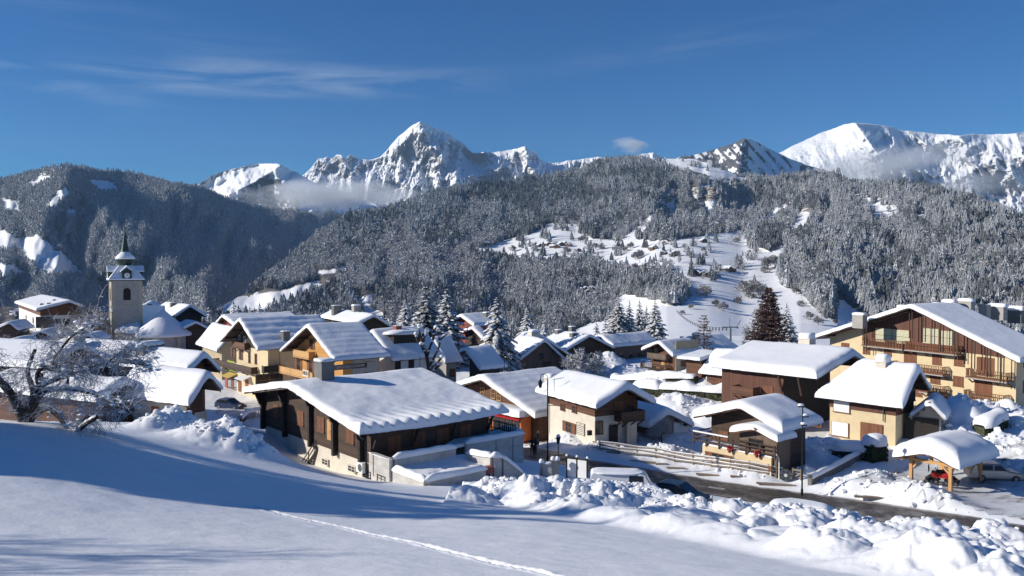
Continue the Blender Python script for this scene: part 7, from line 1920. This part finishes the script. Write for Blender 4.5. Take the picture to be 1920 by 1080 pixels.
root, h = pole_thing('twin_head_lamp', 1506.5, 68.5, 800, 'tall dark lamp post with snowy heads at the corner of the side road', r=.075)
MB().tube([(0, 0, h), (0, 0, h + 1.8)], .05, 6).build('mast', MAT['dark_metal'], root)
for dz, sx in ((1.75, -.15), (.9, .25), (.15, .1)):
    l = MB().box((sx, 0, h + dz), (.45, .3, .14)).build('lamp_head', MAT['dark_metal'], root); snow_lump('snow_cap', (sx, 0, h + dz + .06), (.26, .2, .2), l, seed=3, sub=2)
for u, y, vt, lb in ((1067, 112, 655, 'thin dark pole rising behind the roof of the white chalet'), (946, 128, 650, 'dark lamp pole beside the weathered barn'), (957, 132, 632, 'bare dark pole left of the weathered barn gable'), (787, 112, 668, 'short dark pole in front of the white walled house'), (524, 118, 660, 'dark drain pole between the hotel and the honey chalet'), (963, 150, 620, 'thin pole behind the snowy spruce')):
    root, h = pole_thing('pole', u, y, vt, lb, 'pole', .05)
# white double notice board
p = hit(1082, 900); y = p.y; root = empty('notice_board', p, math.atan2(-.55, 1), 'blank white double notice board on three dark posts at the edge of the bank', 'notice board')
pxm = y / F; w2 = 18.5 * pxm / math.cos(.5); zt0 = px_h(y, 862, 1082) - p.z; zb0 = px_h(y, 895, 1082) - p.z
for k, x in enumerate((-w2, 0, w2)):
    MB().box((x, 0, (zt0 + .25 - 1) / 2), (.1, .1, zt0 + 1.25)).build('post', MAT['dark_metal'], root); snow_lump('snow_cap', (x, 0, zt0 + .22), (.11, .11, .16), root, seed=k, sub=2)
for x in (-w2 / 2, w2 / 2): MB().box((x, -.03, (zt0 + zb0) / 2), (w2 - .14, .05, zt0 - zb0)).build('panel', MAT['white_paint'], root)
# short grey barrier
p = hit(1030, 893); root = empty('barrier_panel', p, math.atan2(-.1, 1), 'short grey barrier panel between snow topped posts left of the notice boards', 'barrier'); w = 15 * p.y / F
for k, x in enumerate((-w, w * .45, w)):
    hh = 1.1 + .25 * (k > 0); MB().box((x, 0, hh / 2 - .3), (.22, .22, hh + .6)).build('post', MAT['grey_metal'], root); snow_lump('snow_cap', (x, 0, hh), (.2, .2, .3), root, seed=k + 4, sub=2)
MB().box((-w * .28, 0, .5), (w * 1.25, .06, 1.0)).build('panel', MAT['concrete'], root)
MB().box((w * .72, 0, .5), (w * .4, .06, 1.0)).build('panel', MAT['concrete'], root)
snow_lump('snow_line', (-w * .28, 0, 1.0), (w * .62, .14, .2), root, seed=9)
# split rail fence along the far side of the road
FP = [(1125, 836), (1160, 841), (1195, 846), (1230, 851), (1265, 857), (1300, 863), (1335, 868), (1370, 874), (1405, 879), (1440, 885), (1468, 890)]
root = None
Q = [hit(u, v + 10) for u, v in FP]; root = empty('rail_fence', Q[0], 0, 'weathered three rail wooden fence with snow on its rails along the road', 'fence')
for i, q in enumerate(Q):
    q = q - Q[0]; MB().box((q.x, q.y, q.z + .35), (.17, .14, 1.6), tilt=Matrix.Rotation(.04 * math.sin(i * 2.3), 3, 'Y')).build('post', MAT['weathered_rail'], root)
    if i < len(Q) - 1:
        a, b = q, Q[i + 1] - Q[0]
        for k, hh in enumerate((.28, .62, .95)):
            e = .05 * math.sin(i * 3 + k * 2); up_ = Vector((0, 0, hh))
            MB().bar(a + up_ + Vector((0, -.06, e)), b + up_ + Vector((0, -.06, -e)), .06, .15).build('rail', MAT['weathered_rail'], root)
            MB().bar(a + up_ + Vector((0, -.06, e + .115)), b + up_ + Vector((0, -.06, -e + .115)), .10, .075).build('rail_snow', MAT['roof_snow'], root)
# second short fence piece beyond the disc
Q = [hit(1487, 902), hit(1502, 905)]; root = empty('short_rail_fence', Q[0], 0, 'short end piece of weathered rail fence right of the round grey disc', 'fence')
for q in Q: MB().box((q.x - Q[0].x, q.y - Q[0].y, .35), (.15, .14, 1.5)).build('post', MAT['weathered_rail'], root)
for hh in (.3, .65, .95): MB().bar(Vector((0, -.05, hh)), (Q[1] - Q[0]) + Vector((0, -.05, hh)), .06, .14).build('rail', MAT['weathered_rail'], root)
# round disc with a bent pipe: a wheel at the corner
p = hit(1473, 905); root = empty('stone_wheel', p + Vector((0, 0, .62)), R(-15), 'round grey disc with a bent white pipe at the end of the rail fence', 'wheel')
MB().tube([(0, -.08, 0), (0, .08, 0)], .55, 22).build('disc', MAT['grey_metal'], root); MB().tube([(0, -.12, 0), (0, .0, 0)], .16, 10).build('hub', MAT['white_paint'], root)
for k in range(6): MB().bar((0, -.10, 0), (.5 * math.cos(k * math.pi / 3), -.10, .5 * math.sin(k * math.pi / 3)), .02, .03).build('spoke', MAT['dark_metal'], root)
MB().tube([(-.55, .2, -.5), (-.55, .2, .9), (-.6, .2, 1.4), (-.85, .2, 1.9), (-1.1, .2, 2.1)], .06, 7).build('pipe', MAT['white_paint'], root)
# planks half buried in the snow verge
for i, (u, v, L, a) in enumerate([(1205, 868, 2.6, -.2), (1150, 851, 1.4, -.3), (1268, 880, 1.8, -.1), (1330, 892, 2.4, -.25), (1390, 897, 2.0, -.1), (1455, 912, 3.4, -.2), (1650, 939, 4.2, -.1), (1240, 872, 1.2, .1)]):
    p = hit(u, v); o = MB().box((0, 0, 0), (L, .3, .12)).box((.2, .22, -.02), (L * .7, .16, .10)).build('wooden_plank', MAT['weathered_rail'], None, loc=(p.x, p.y, p.z + .07), rot=(.05, .03, a))
    tag(o, ['long plank in the verge shadow below the first fence posts', 'short plank near the start of the rail fence', 'plank fragment under the middle of the rail fence', 'plank below the cream base of the small dark chalet', 'short plank under the second basement window', 'long plank near the foot of the tall lamp post', 'longest plank lying in the snow left of the carport', 'small upturned plank end beside the long shaded plank'][i], 'plank')
# bicycle leaning by the white chalet
p = hit(1116, 846); root = empty('bicycle', p, R(-20), 'dark bicycle half buried beside the corner of the white chalet', 'bicycle')
for x in (-.5, .5):
    rg = [(x + .33 * math.cos(a), 0, .36 + .33 * math.sin(a)) for a in np.linspace(0, 2 * math.pi, 19)]; MB().tube(rg, .025, 5).build('wheel', MAT['dark_metal'], root)
MB().tube([(-.5, 0, .36), (-.15, 0, .85), (.35, 0, .85), (.5, 0, .36)], .025, 5).tube([(-.15, 0, .85), (.0, 0, .32), (.35, 0, .85)], .025, 5).tube([(-.5, 0, .36), (0, 0, .32)], .02, 5).build('frame', MAT['dark_metal'], root)
MB().bar((.33, -.28, .98), (.33, .28, .98), .03, .03).build('handlebar', MAT['dark_metal'], root); MB().box((-.17, 0, .93), (.25, .14, .06)).build('saddle', MAT['rubber'], root)
# satellite dish on a mast behind the white chalet roof
p = Vector(pt(1043, 712, 94)); g_ = gz(p.x, p.y); root = empty('satellite_dish', (p.x, p.y, g_), R(15), 'white satellite dish on a mast above the shop roof', 'satellite dish')
hh = p.z - g_; MB().tube([(0, .15, 0), (0, .15, hh + .3)], .04, 6).build('mast', MAT['grey_metal'], root)
dsh = MB().lathe([(.05, 0), (.35, .06), (.62, .2), (.60, .22), (.33, .09), (.05, .03)], n=18).build('dish', MAT['white_paint'], root, True, loc=(0, 0, hh), rot=(R(80), 0, R(0)))
MB().tube([(0, -.05, hh - .5), (0, -.55, hh)], .015, 5).build('feed_arm', MAT['dark_metal'], root)
# television antenna on the white chalet's eave
q = WC.loc(1039, 742, 'roofL'); root = None
an = MB().tube([(0, 0, 0), (0, 0, 1.9)], .03, 5).bar((-.1, 0, 1.8), (1.3, 0, 1.95), .03, .03).build('antenna', MAT['dark_metal'], WC.root, loc=(q[0], q[1], q[2]))
for k in range(6): MB().bar((.1 + k * .2, -.3, 1.82 + k * .02), (.1 + k * .2, .3, 1.82 + k * .02), .015, .015).build('antenna_rod', MAT['dark_metal'], an)
# red plants hanging on the terrace rail of the small dark chalet
for k, (u, v) in enumerate(((1368, 843), (1419, 852))):
    q = SDC.loc(u, v, ('y', YT - .3)); wx = SDC.A[0] + SDC.p[0] * q[0] + SDC.d[0] * q[1]; wy_ = SDC.A[1] + SDC.p[1] * q[0] + SDC.d[1] * q[1]
    root = empty('hanging_plant', (wx, wy_, SDC.base + q[2] - .3), SDC.rz, ['red potted plant with a tuft of snow hanging left on the terrace rail', 'red potted plant hanging right on the terrace rail of the small dark chalet'][k], 'plant')
    MB().lathe([(.12, 0), (.18, .25)], n=10).build('pot', MAT['brick_red'], root); mb = MB(); r_ = random.Random(k)
    for _ in range(110):
        c = Vector((r_.gauss(0, .13), r_.gauss(0, .12), .42 + r_.gauss(0, .13))); e1 = Vector((r_.uniform(-1, 1), r_.uniform(-1, 1), r_.uniform(-1, 1))).normalized() * .08; e2 = e1.orthogonal().normalized() * .05; mb.add([c - e1, c + e2, c + e1, c - e2], [(0, 1, 2, 3)])
    mb.build('flowers', MAT['flower_red'], root)
# low wall with snow along the side road, and the bridge railing by the large chalet
def low_wall(name, pts_, h, th, T, label, lattice=False, cat='wall'):
    Q = [hit(u, v) for u, v in pts_]; root = empty(name, Q[0], 0, label, cat)
    for i in range(len(Q) - 1):
        a, b = Q[i] - Q[0], Q[i + 1] - Q[0]
        if lattice:
            MB().bar(a + Vector((0, 0, h)), b + Vector((0, 0, h)), .1, .1).build('handrail', MAT['dark_metal'], root); MB().bar(a + Vector((0, 0, .25)), b + Vector((0, 0, .25)), .06, .06).build('rail', MAT['dark_metal'], root)
            n = max(2, int((b - a).length / .45)); bm_ = MB().box((0, 0, h / 2 + .1), (.06, .06, h - .2)).mesh('baluster', MAT['dark_metal'])
            for k in range(n + 1): link('baluster', bm_, None, root, a.lerp(b, k / n))
        else: MB().bar(a + Vector((0, 0, h / 2 - .6)), b + Vector((0, 0, h / 2 - .6)), th, h + 1.2).build('wall_panel', MAT['dark_concrete'], root)
        d = (b - a); n = max(3, int(d.length / .5)); co = []; q = []; nn = Vector((-d.y, d.x, 0)).normalized()
        for j in range(n + 1):
            c = a + d * j / n
            for m_ in range(9):
                an_ = math.pi * m_ / 8; co.append(c + nn * math.cos(an_) * (th / 2 + .1) + Vector((0, 0, h - .03 + math.sin(an_) ** .7 * T * (.8 + .5 * vnoise(np.array([j * .7]), np.array([i * 3.]), 2)[0]))))
        for j in range(n):
            for m_ in range(8): a0 = j * 9 + m_; q.append((a0, a0 + 1, a0 + 10, a0 + 9))
        link('snow_cap', raw_mesh('snow_cap', np.array(co), np.array(q), True), MAT['roof_snow'], root)
low_wall('roadside_wall', [(1518, 912), (1560, 890), (1605, 866), (1624, 856)], .7, .35, .35, 'low dark wall with snow on top curving along the side road below the cream and brown chalet')
low_wall('bridge_railing', [(450, 803), (462, 790), (480, 784), (497, 783)], 1.0, .35, .4, 'snow topped lattice railing curving beside the left end of the large chalet', True, 'railing')
# drifts of snow rolled off the roofs are part of the ground; lift pylon and cable on the ski slope
p = at(1370, 205); root = empty('lift_pylon', p, 0, 'ski lift pylon with cross arm at the foot of the slope', 'lift pylon'); h = px_h(205, 612, 1370) - p.z
MB().tube([(0, 0, -1), (0, 0, h)], [.35, .22], 8).build('mast', MAT['grey_metal'], root); MB().bar((-1.9, 0, h - .2), (1.9, 0, h - .2), .2, .25).build('cross_arm', MAT['grey_metal'], root)
for sx in (-1.8, 1.8): MB().bar((sx, -.6, h - .35), (sx, .6, h - .35), .12, .2).build('wheel_train', MAT['dark_metal'], root)
MB().bar((1.6, 0, h), (2.6, 0, h + 1.6), .1, .1).bar((-.2, 0, h), (-.3, 0, h + 2.2), .08, .08).build('mast_top', MAT['dark_metal'], root)
p2 = hit(1268, 583, 200, 900)
a0 = Vector((p.x, p.y, p.z + h - .1)); b0 = Vector((p2.x, p2.y, p2.z + 7)) if p2.y < 890 else Vector(pt(1268, 580, 420))
root = empty('lift_cable', a0, 0, 'sagging ski lift cable with hangers crossing the slope', 'cable')
n = 26; cpts = [a0.lerp(b0, k / n) - a0 - Vector((0, 0, 4 * 3.0 * (k / n) * (1 - k / n))) for k in range(n + 1)]
MB().tube(cpts, .05, 4).build('cable', MAT['dark_metal'], root); 
for k in range(1, n, 1): c = cpts[k]; MB().box((c.x, c.y, c.z - .5), (.3, .3, .9)).build('hanger', MAT['grey_metal'], root)

# ---------------- far hamlet houses
def ham_hit(u, v):
    """meets the hill surface at pixel (u, v)"""
    d = (HB['U'] - u) ** 2 + (HB['V'] - v) ** 2; i, j = np.unravel_index(np.argmin(d), d.shape); return Vector((HB['X'][i, j], HB['Y'][i, j], HB['Z'][i, j]))
def far_house_meshes(k):
    w, l, h, rh = ((10, 12, 4.5, 2.6), (12, 9, 5, 3.0), (8, 10, 4, 2.2))[k]; wm_ = ('dark_timber', 'brown_timber', 'red_chalet')[k]
    mb = MB(); sec = [(-w / 2, -4), (w / 2, -4), (w / 2, h), (0, h + rh), (-w / 2, h)]; vs = [(x, yy, z) for yy in (-l / 2, l / 2) for x, z in sec]
    mb.add(vs, [(0, 1, 2, 3, 4), (9, 8, 7, 6, 5), (0, 5, 6, 1), (1, 6, 7, 2), (2, 7, 8, 3), (3, 8, 9, 4), (4, 9, 5, 0)])
    rf = MB(); e = 1.3; o = (w / 2 + e) / (w / 2)
    prof = [(-w / 2 * o, h + rh - rh * o), (0, h + rh + .05), (w / 2 * o, h + rh - rh * o), (w / 2 * o, h + rh - rh * o + .9), (0, h + rh + 1.1), (-w / 2 * o, h + rh - rh * o + .9)]
    vs = [(x, yy, z) for yy in (-l / 2 - e, l / 2 + e) for x, z in prof]
    rf.add(vs, [(0, 1, 4, 5), (1, 2, 3, 4), (11, 10, 7, 6), (10, 9, 8, 7), (0, 6, 7, 1), (1, 7, 8, 2), (2, 8, 9, 3), (3, 9, 10, 4), (4, 10, 11, 5), (5, 11, 6, 0)])
    wn = MB()
    for sx in (-.25, .25):
        for z in (1.0, 3.4): wn.box((sx * w, -l / 2 - .03, z), (1.1, .1, 1.3))
    return mb.mesh('wall', MAT[wm_]), rf.mesh('snow_roof', MAT['roof_snow']), wn.mesh('windows', MAT['void'])
FH = [far_house_meshes(k) for k in range(3)]
HAM = {('dark little chalet in the upper hamlet beside the highest meadow', 'chalets of the upper hamlet'): [(1003,461),(1010,463),(1022,460),(1030,461),(1041,459),(1050,461),(1058,459),(1066,462),(1035,464),(1046,465),(1085,472)],
 ('small chalet in the row crossing the middle of the white meadows', 'chalets of the middle row'): [(1058,487),(1068,488),(1078,488),(1098,493),(1014,489),(1040,497),(1115,499),(1127,497),(1148,498),(1152,502),(1162,499),(1170,501),(1208,503),(1215,505),(1240,502),(1236,504),(1255,507)],
 ('reddish chalet among the houses left of the meadow centre', 'reddish chalets of the middle row'): [(1180,504),(1192,500),(1196,503),(1186,502)],
 ('lone chalet on the slope below the frosted wood', 'scattered chalets on the slope'): [(1243,478),(1262,480),(1318,455),(1225,468)],
 ('small snow roofed chalet in the right hand hamlet', 'chalets of the right hamlet'): [(1300,512),(1307,516),(1320,518),(1328,519),(1362,508),(1371,508),(1316,515)],
 ('chalet roof peeping out of the lower forest', 'chalets in the lower forest'): [(1088,549),(1097,546),(1104,552),(1110,546),(1035,544),(1150,533),(1158,536)],
 ('low building at the left tip of the upper meadow', 'buildings at the meadow tip'): [(876,471),(890,469),(912,459),(925,495),(945,498),(902,490)],
 ('tiny farm on the clearings of the left mountain', 'farms on the left mountain'): []}
cnt = 0
for (lb, gr), pts_ in HAM.items():
    for (u, v) in pts_:
        p = ham_hit(u, v); k = 2 if 'reddish' in lb else cnt % 2; r_ = random.Random(cnt)
        s = .80 + .25 * r_.random()
        o = empty('far_chalet', p, r_.uniform(-1.0, 1.0), lb, 'house', gr); o.scale = (s, s, s)
        for n_, me in zip(('wall', 'snow_roof', 'windows'), FH[k]): link(n_, me, None, o)
        cnt += 1
# frosted trees scattered over the white meadows
MT = [bare_meshes(10, 200 + k, 4, .62, .25, 5, up=.2, tw='frosted_twigs', minr=.06) for k in range(3)]
MS = [far_conifer(50 + k, 7, 9).mesh('crown', MAT['frosted_needles']) for k in range(2)]
MEAD = [(1325,556,26,0),(1345,575,16,0),(1358,583,20,0),(1410,560,34,0),(1395,548,26,0),(1425,552,28,0),(1405,545,24,0),(1278,590,10,0),(1295,580,12,0),(1388,570,16,0),(1440,505,26,0),(1452,500,24,0),(1430,512,16,0),(1293,499,10,0),(1190,488,18,0),(1200,482,16,0),(1172,472,12,0),(1183,466,14,0),(1130,468,14,0),(1118,466,12,0),(1165,466,10,0),(1215,470,12,0),(1270,480,12,0),(1283,466,10,0),(1385,455,12,0),(1405,475,8,0),(1320,472,10,0),(1245,460,10,0),(1060,478,18,0),(1075,487,14,0),(960,472,14,0),(1150,470,8,0),(1090,455,14,0),
 (1102,455,14,1),(1097,458,12,1),(1256,478,14,1),(1262,482,10,1),(1228,490,16,1),(1220,493,14,1),(1210,498,14,1),(1238,483,12,1),(1288,480,10,1),(1292,479,9,1),(980,466,12,1),(973,464,12,1),(985,468,10,1),(1085,492,8,1),(1350,520,8,1),(1158,480,6,1),(1480,535,14,0),(1495,552,16,0),(1500,575,14,0),(1515,600,18,0),(1535,610,20,0),(1250,560,20,0),(1262,572,16,0),(1120,575,16,0)]
for i, (u, v, hp, k) in enumerate(MEAD):
    p = ham_hit(u, v); h = hp * p.y / F * 1.0; o = empty('meadow_tree', p, i * 1.3, ['frosted leafless tree ', 'little dark spruce '][k] + (w_ := 'on the upper left meadow' if u < 1110 and v < 500 else 'on the low meadow behind the spruce group' if u < 1285 and v > 540 else 'among the houses of the middle row' if u < 1300 and v < 500 and v > 475 else 'high on the middle meadow under the cliff' if v < 480 else 'in the frosted grove at the right of the meadow' if u > 1370 and u < 1460 else 'along the right edge of the ski slope' if u > 1460 else 'out on the open ski slope'), 'tree', ['leafless trees ', 'little spruces '][k] + w_)
    if k == 0: o.scale = (h / 9.5 * 1.25, h / 9.5 * 1.25, h / 9.5); link('trunk', MT[i % 3][0], None, o); link('twigs', MT[i % 3][1], None, o)
    else: o.scale = (h, h, h * 1.1); link('crown', MS[i % 2], None, o)

# ---------------- loose chunks of ploughed snow (stuff)
def chunk_meshes():
    out = []
    for k in range(5):
        bm = bmesh.new(); bmesh.ops.create_icosphere(bm, subdivisions=2, radius=1); co = np.array([v.co[:] for v in bm.verts])
        nz = fbm(co[:, 0] * 1.2 + k * 7, co[:, 1] * 1.2 + co[:, 2] * 1.7, k, 4, .6) - .5
        pl = [Vector(np.random.RandomState(k * 9 + q).randn(3)).normalized() for q in range(9)]
        for v, c, n_ in zip(bm.verts, co, nz):
            c = Vector(c) * (1 + .5 * n_)
            for q in pl:
                e = c.dot(q)
                if e > .68: c = c - q * (e - .68) * .85
            v.co = c
        V_ = np.array([v.co[:] for v in bm.verts]); F_ = np.array([[w.index for w in f.verts] for f in bm.faces]); bm.free(); out.append((V_, F_))
    return out
CH = chunk_meshes()
def chunks(name, label, spots):
    vs = []; fs = []; b = 0
    for (x, y, z, s, k, a) in spots:
        V_, F_ = CH[k]; c, s_ = math.cos(a), math.sin(a)
        q = V_ * np.array([s, s * .9, s * .75]); q = np.c_[q[:, 0] * c - q[:, 1] * s_ + x, q[:, 0] * s_ + q[:, 1] * c + y, q[:, 2] + z]
        vs.append(q); fs.append(F_ + b); b += len(V_)
    me = raw_mesh(name, np.vstack(vs), np.vstack(fs), False); o = link(name, me, MAT['rubble_snow']); tag(o, label, 'snow', None, 'stuff')
rr = np.random.RandomState(5); sp_ = []
n = 9500; t = rr.rand(n) * (len(BK) - 1); i = t.astype(int); f_ = t - i
bx_ = BK[i, 0] * (1 - f_) + BK[i + 1, 0] * f_; by_ = BK[i, 1] * (1 - f_) + BK[i + 1, 1] * f_
off = np.abs(rr.randn(n)) * 5.5 - 1.2; x = bx_ + rr.randn(n) * .3; y = by_ - off
sz = np.clip(rr.lognormal(-2.75, .7, n), .025, .42) * np.where(bx_ > 14, 1.25, 0.9)
cl = fbm(x / 2.5, y / 2.5, 131, 3); xe_ = np.interp(y, [18, 21, 25, 30, 34, 42, 48, 53], [9.6, 8.4, 7.6, 5.6, 3.6, 0.4, -1.5, -2.9]); sz = np.where((cl > .47) & (x > xe_ - .3) & (y > 17), sz, 0)
z = ground(x, y); rd, rw = polyline_dist(x, y, RP)
for k in range(n):
    if rd[k] > rw[k] + .6 and sz[k] > 0: sp_.append((x[k], y[k], z[k] + sz[k] * .15, sz[k], k % 5, rr.rand() * 6.28))
chunks('snow_chunks', 'tumbled chunks of ploughed snow on the bank along the road', sp_)
sp_ = []
for hx, hy, r, h in HP:
    m_ = int(10 + r * 12); a = rr.rand(m_) * 6.28; q = np.sqrt(rr.rand(m_)) * r * 1.1; x = hx + q * np.cos(a); y = hy + q * np.sin(a); z = ground(x, y); sz = np.clip(rr.lognormal(-2.4, .5, m_), .04, .3) * (1 + .12 * r)
    rd, rw = polyline_dist(x, y, RP)
    for k in range(m_):
        if rd[k] > rw[k] + .3: sp_.append((x[k], y[k], z[k] + sz[k] * .2, sz[k], k % 5, rr.rand() * 6.28))
chunks('heap_chunks', 'lumps of snow on the cleared heaps in the village', sp_)
# ================================================================ air
def vol(name, col, dens, aniso=0.0):
    m_ = bpy.data.materials.new(name); m_.use_nodes = True; nt = m_.node_tree; nt.nodes.clear()
    o = nt.nodes.new('ShaderNodeOutputMaterial'); p = nt.nodes.new('ShaderNodeVolumePrincipled')
    p.inputs['Color'].default_value = (*col, 1); p.inputs['Density'].default_value = dens; p.inputs['Anisotropy'].default_value = aniso
    nt.links.new(p.outputs[0], o.inputs['Volume']); return m_
hz_ = MB(); hz_.box((500, 4600, 300), (16000, 12000, 2800))
ho = hz_.build('haze', vol('haze_air', (0.45, 0.68, 1.0), 3.2e-5), None)
tag(ho, 'thin blue mountain air', 'haze', None, 'stuff')
# mist banks hugging the slopes: closed bodies whose thin density dies away towards the rim and breaks up inside
def mist(name, label, c, r, dens, scale, thr, seed, tilt=0.0):
    m_ = bpy.data.materials.new(name); m_.use_nodes = True; nt = m_.node_tree; nt.nodes.clear()
    o = nt.nodes.new('ShaderNodeOutputMaterial'); p = nt.nodes.new('ShaderNodeVolumePrincipled')
    p.inputs['Color'].default_value = (0.95, 0.97, 1.0, 1); p.inputs['Anisotropy'].default_value = 0.2
    t = nt.nodes.new('ShaderNodeTexCoord'); mp = nt.nodes.new('ShaderNodeMapping'); mp.inputs['Scale'].default_value = (scale * r[0] / r[2] * .35, scale * r[1] / r[2] * .2, scale); mp.inputs['Location'].default_value = (seed, seed * 2, 0)
    nt.links.new(t.outputs['Object'], mp.inputs[0]); n = N(nt, 'ShaderNodeTexNoise', Scale=1.0, Detail=3.5, Roughness=0.6); nt.links.new(mp.outputs[0], n.inputs['Vector'])
    ln = nt.nodes.new('ShaderNodeVectorMath'); ln.operation = 'LENGTH'; nt.links.new(t.outputs['Object'], ln.inputs[0])
    rim = mth(nt, 'SUBTRACT', 1.0, mth(nt, 'POWER', ln.outputs['Value'], 1.6))
    d = mth(nt, 'MAXIMUM', mth(nt, 'ADD', mth(nt, 'SUBTRACT', n.outputs['Fac'], thr), mth(nt, 'MULTIPLY', mth(nt, 'SUBTRACT', rim, .55), .55)), 0.0)
    d = mth(nt, 'MULTIPLY', mth(nt, 'MULTIPLY', d, mth(nt, 'MAXIMUM', rim, 0.0)), dens)
    nt.links.new(d, p.inputs['Density']); nt.links.new(p.outputs[0], o.inputs['Volume'])
    bm = bmesh.new(); bmesh.ops.create_icosphere(bm, subdivisions=3, radius=1); me = bpy.data.meshes.new(name); bm.to_mesh(me); bm.free(); me.materials.append(m_)
    ob = link(name, me, None, None, tuple(pt(*c)), (0, tilt, 0)); ob.scale = r; tag(ob, label, 'cloud', None, 'stuff')
mist('mist_bank', 'thin cloud drifting under the great peak', (615, 366, 4400), (700, 420, 130), 0.030, 1.6, .42, 3)
mist('mist_wisp', 'low wisp of cloud in the gap below the great peak', (735, 374, 4700), (330, 300, 85), 0.026, 1.5, .45, 9)
mist('mist_veil', 'thin cloud veiling the white mountain', (1660, 312, 3900), (560, 450, 150), 0.020, 1.6, .42, 5, R(-8))
mist('mist_shred', 'shred of cloud low on the white mountain', (1830, 345, 3500), (380, 300, 80), 0.014, 1.6, .45, 12)
mist('small_cloud', 'small wispy cloud beside the furrowed hill', (1182, 273, 5200), (185, 140, 85), 0.050, 1.8, .44, 7)
SC.cycles.volume_max_steps = 64
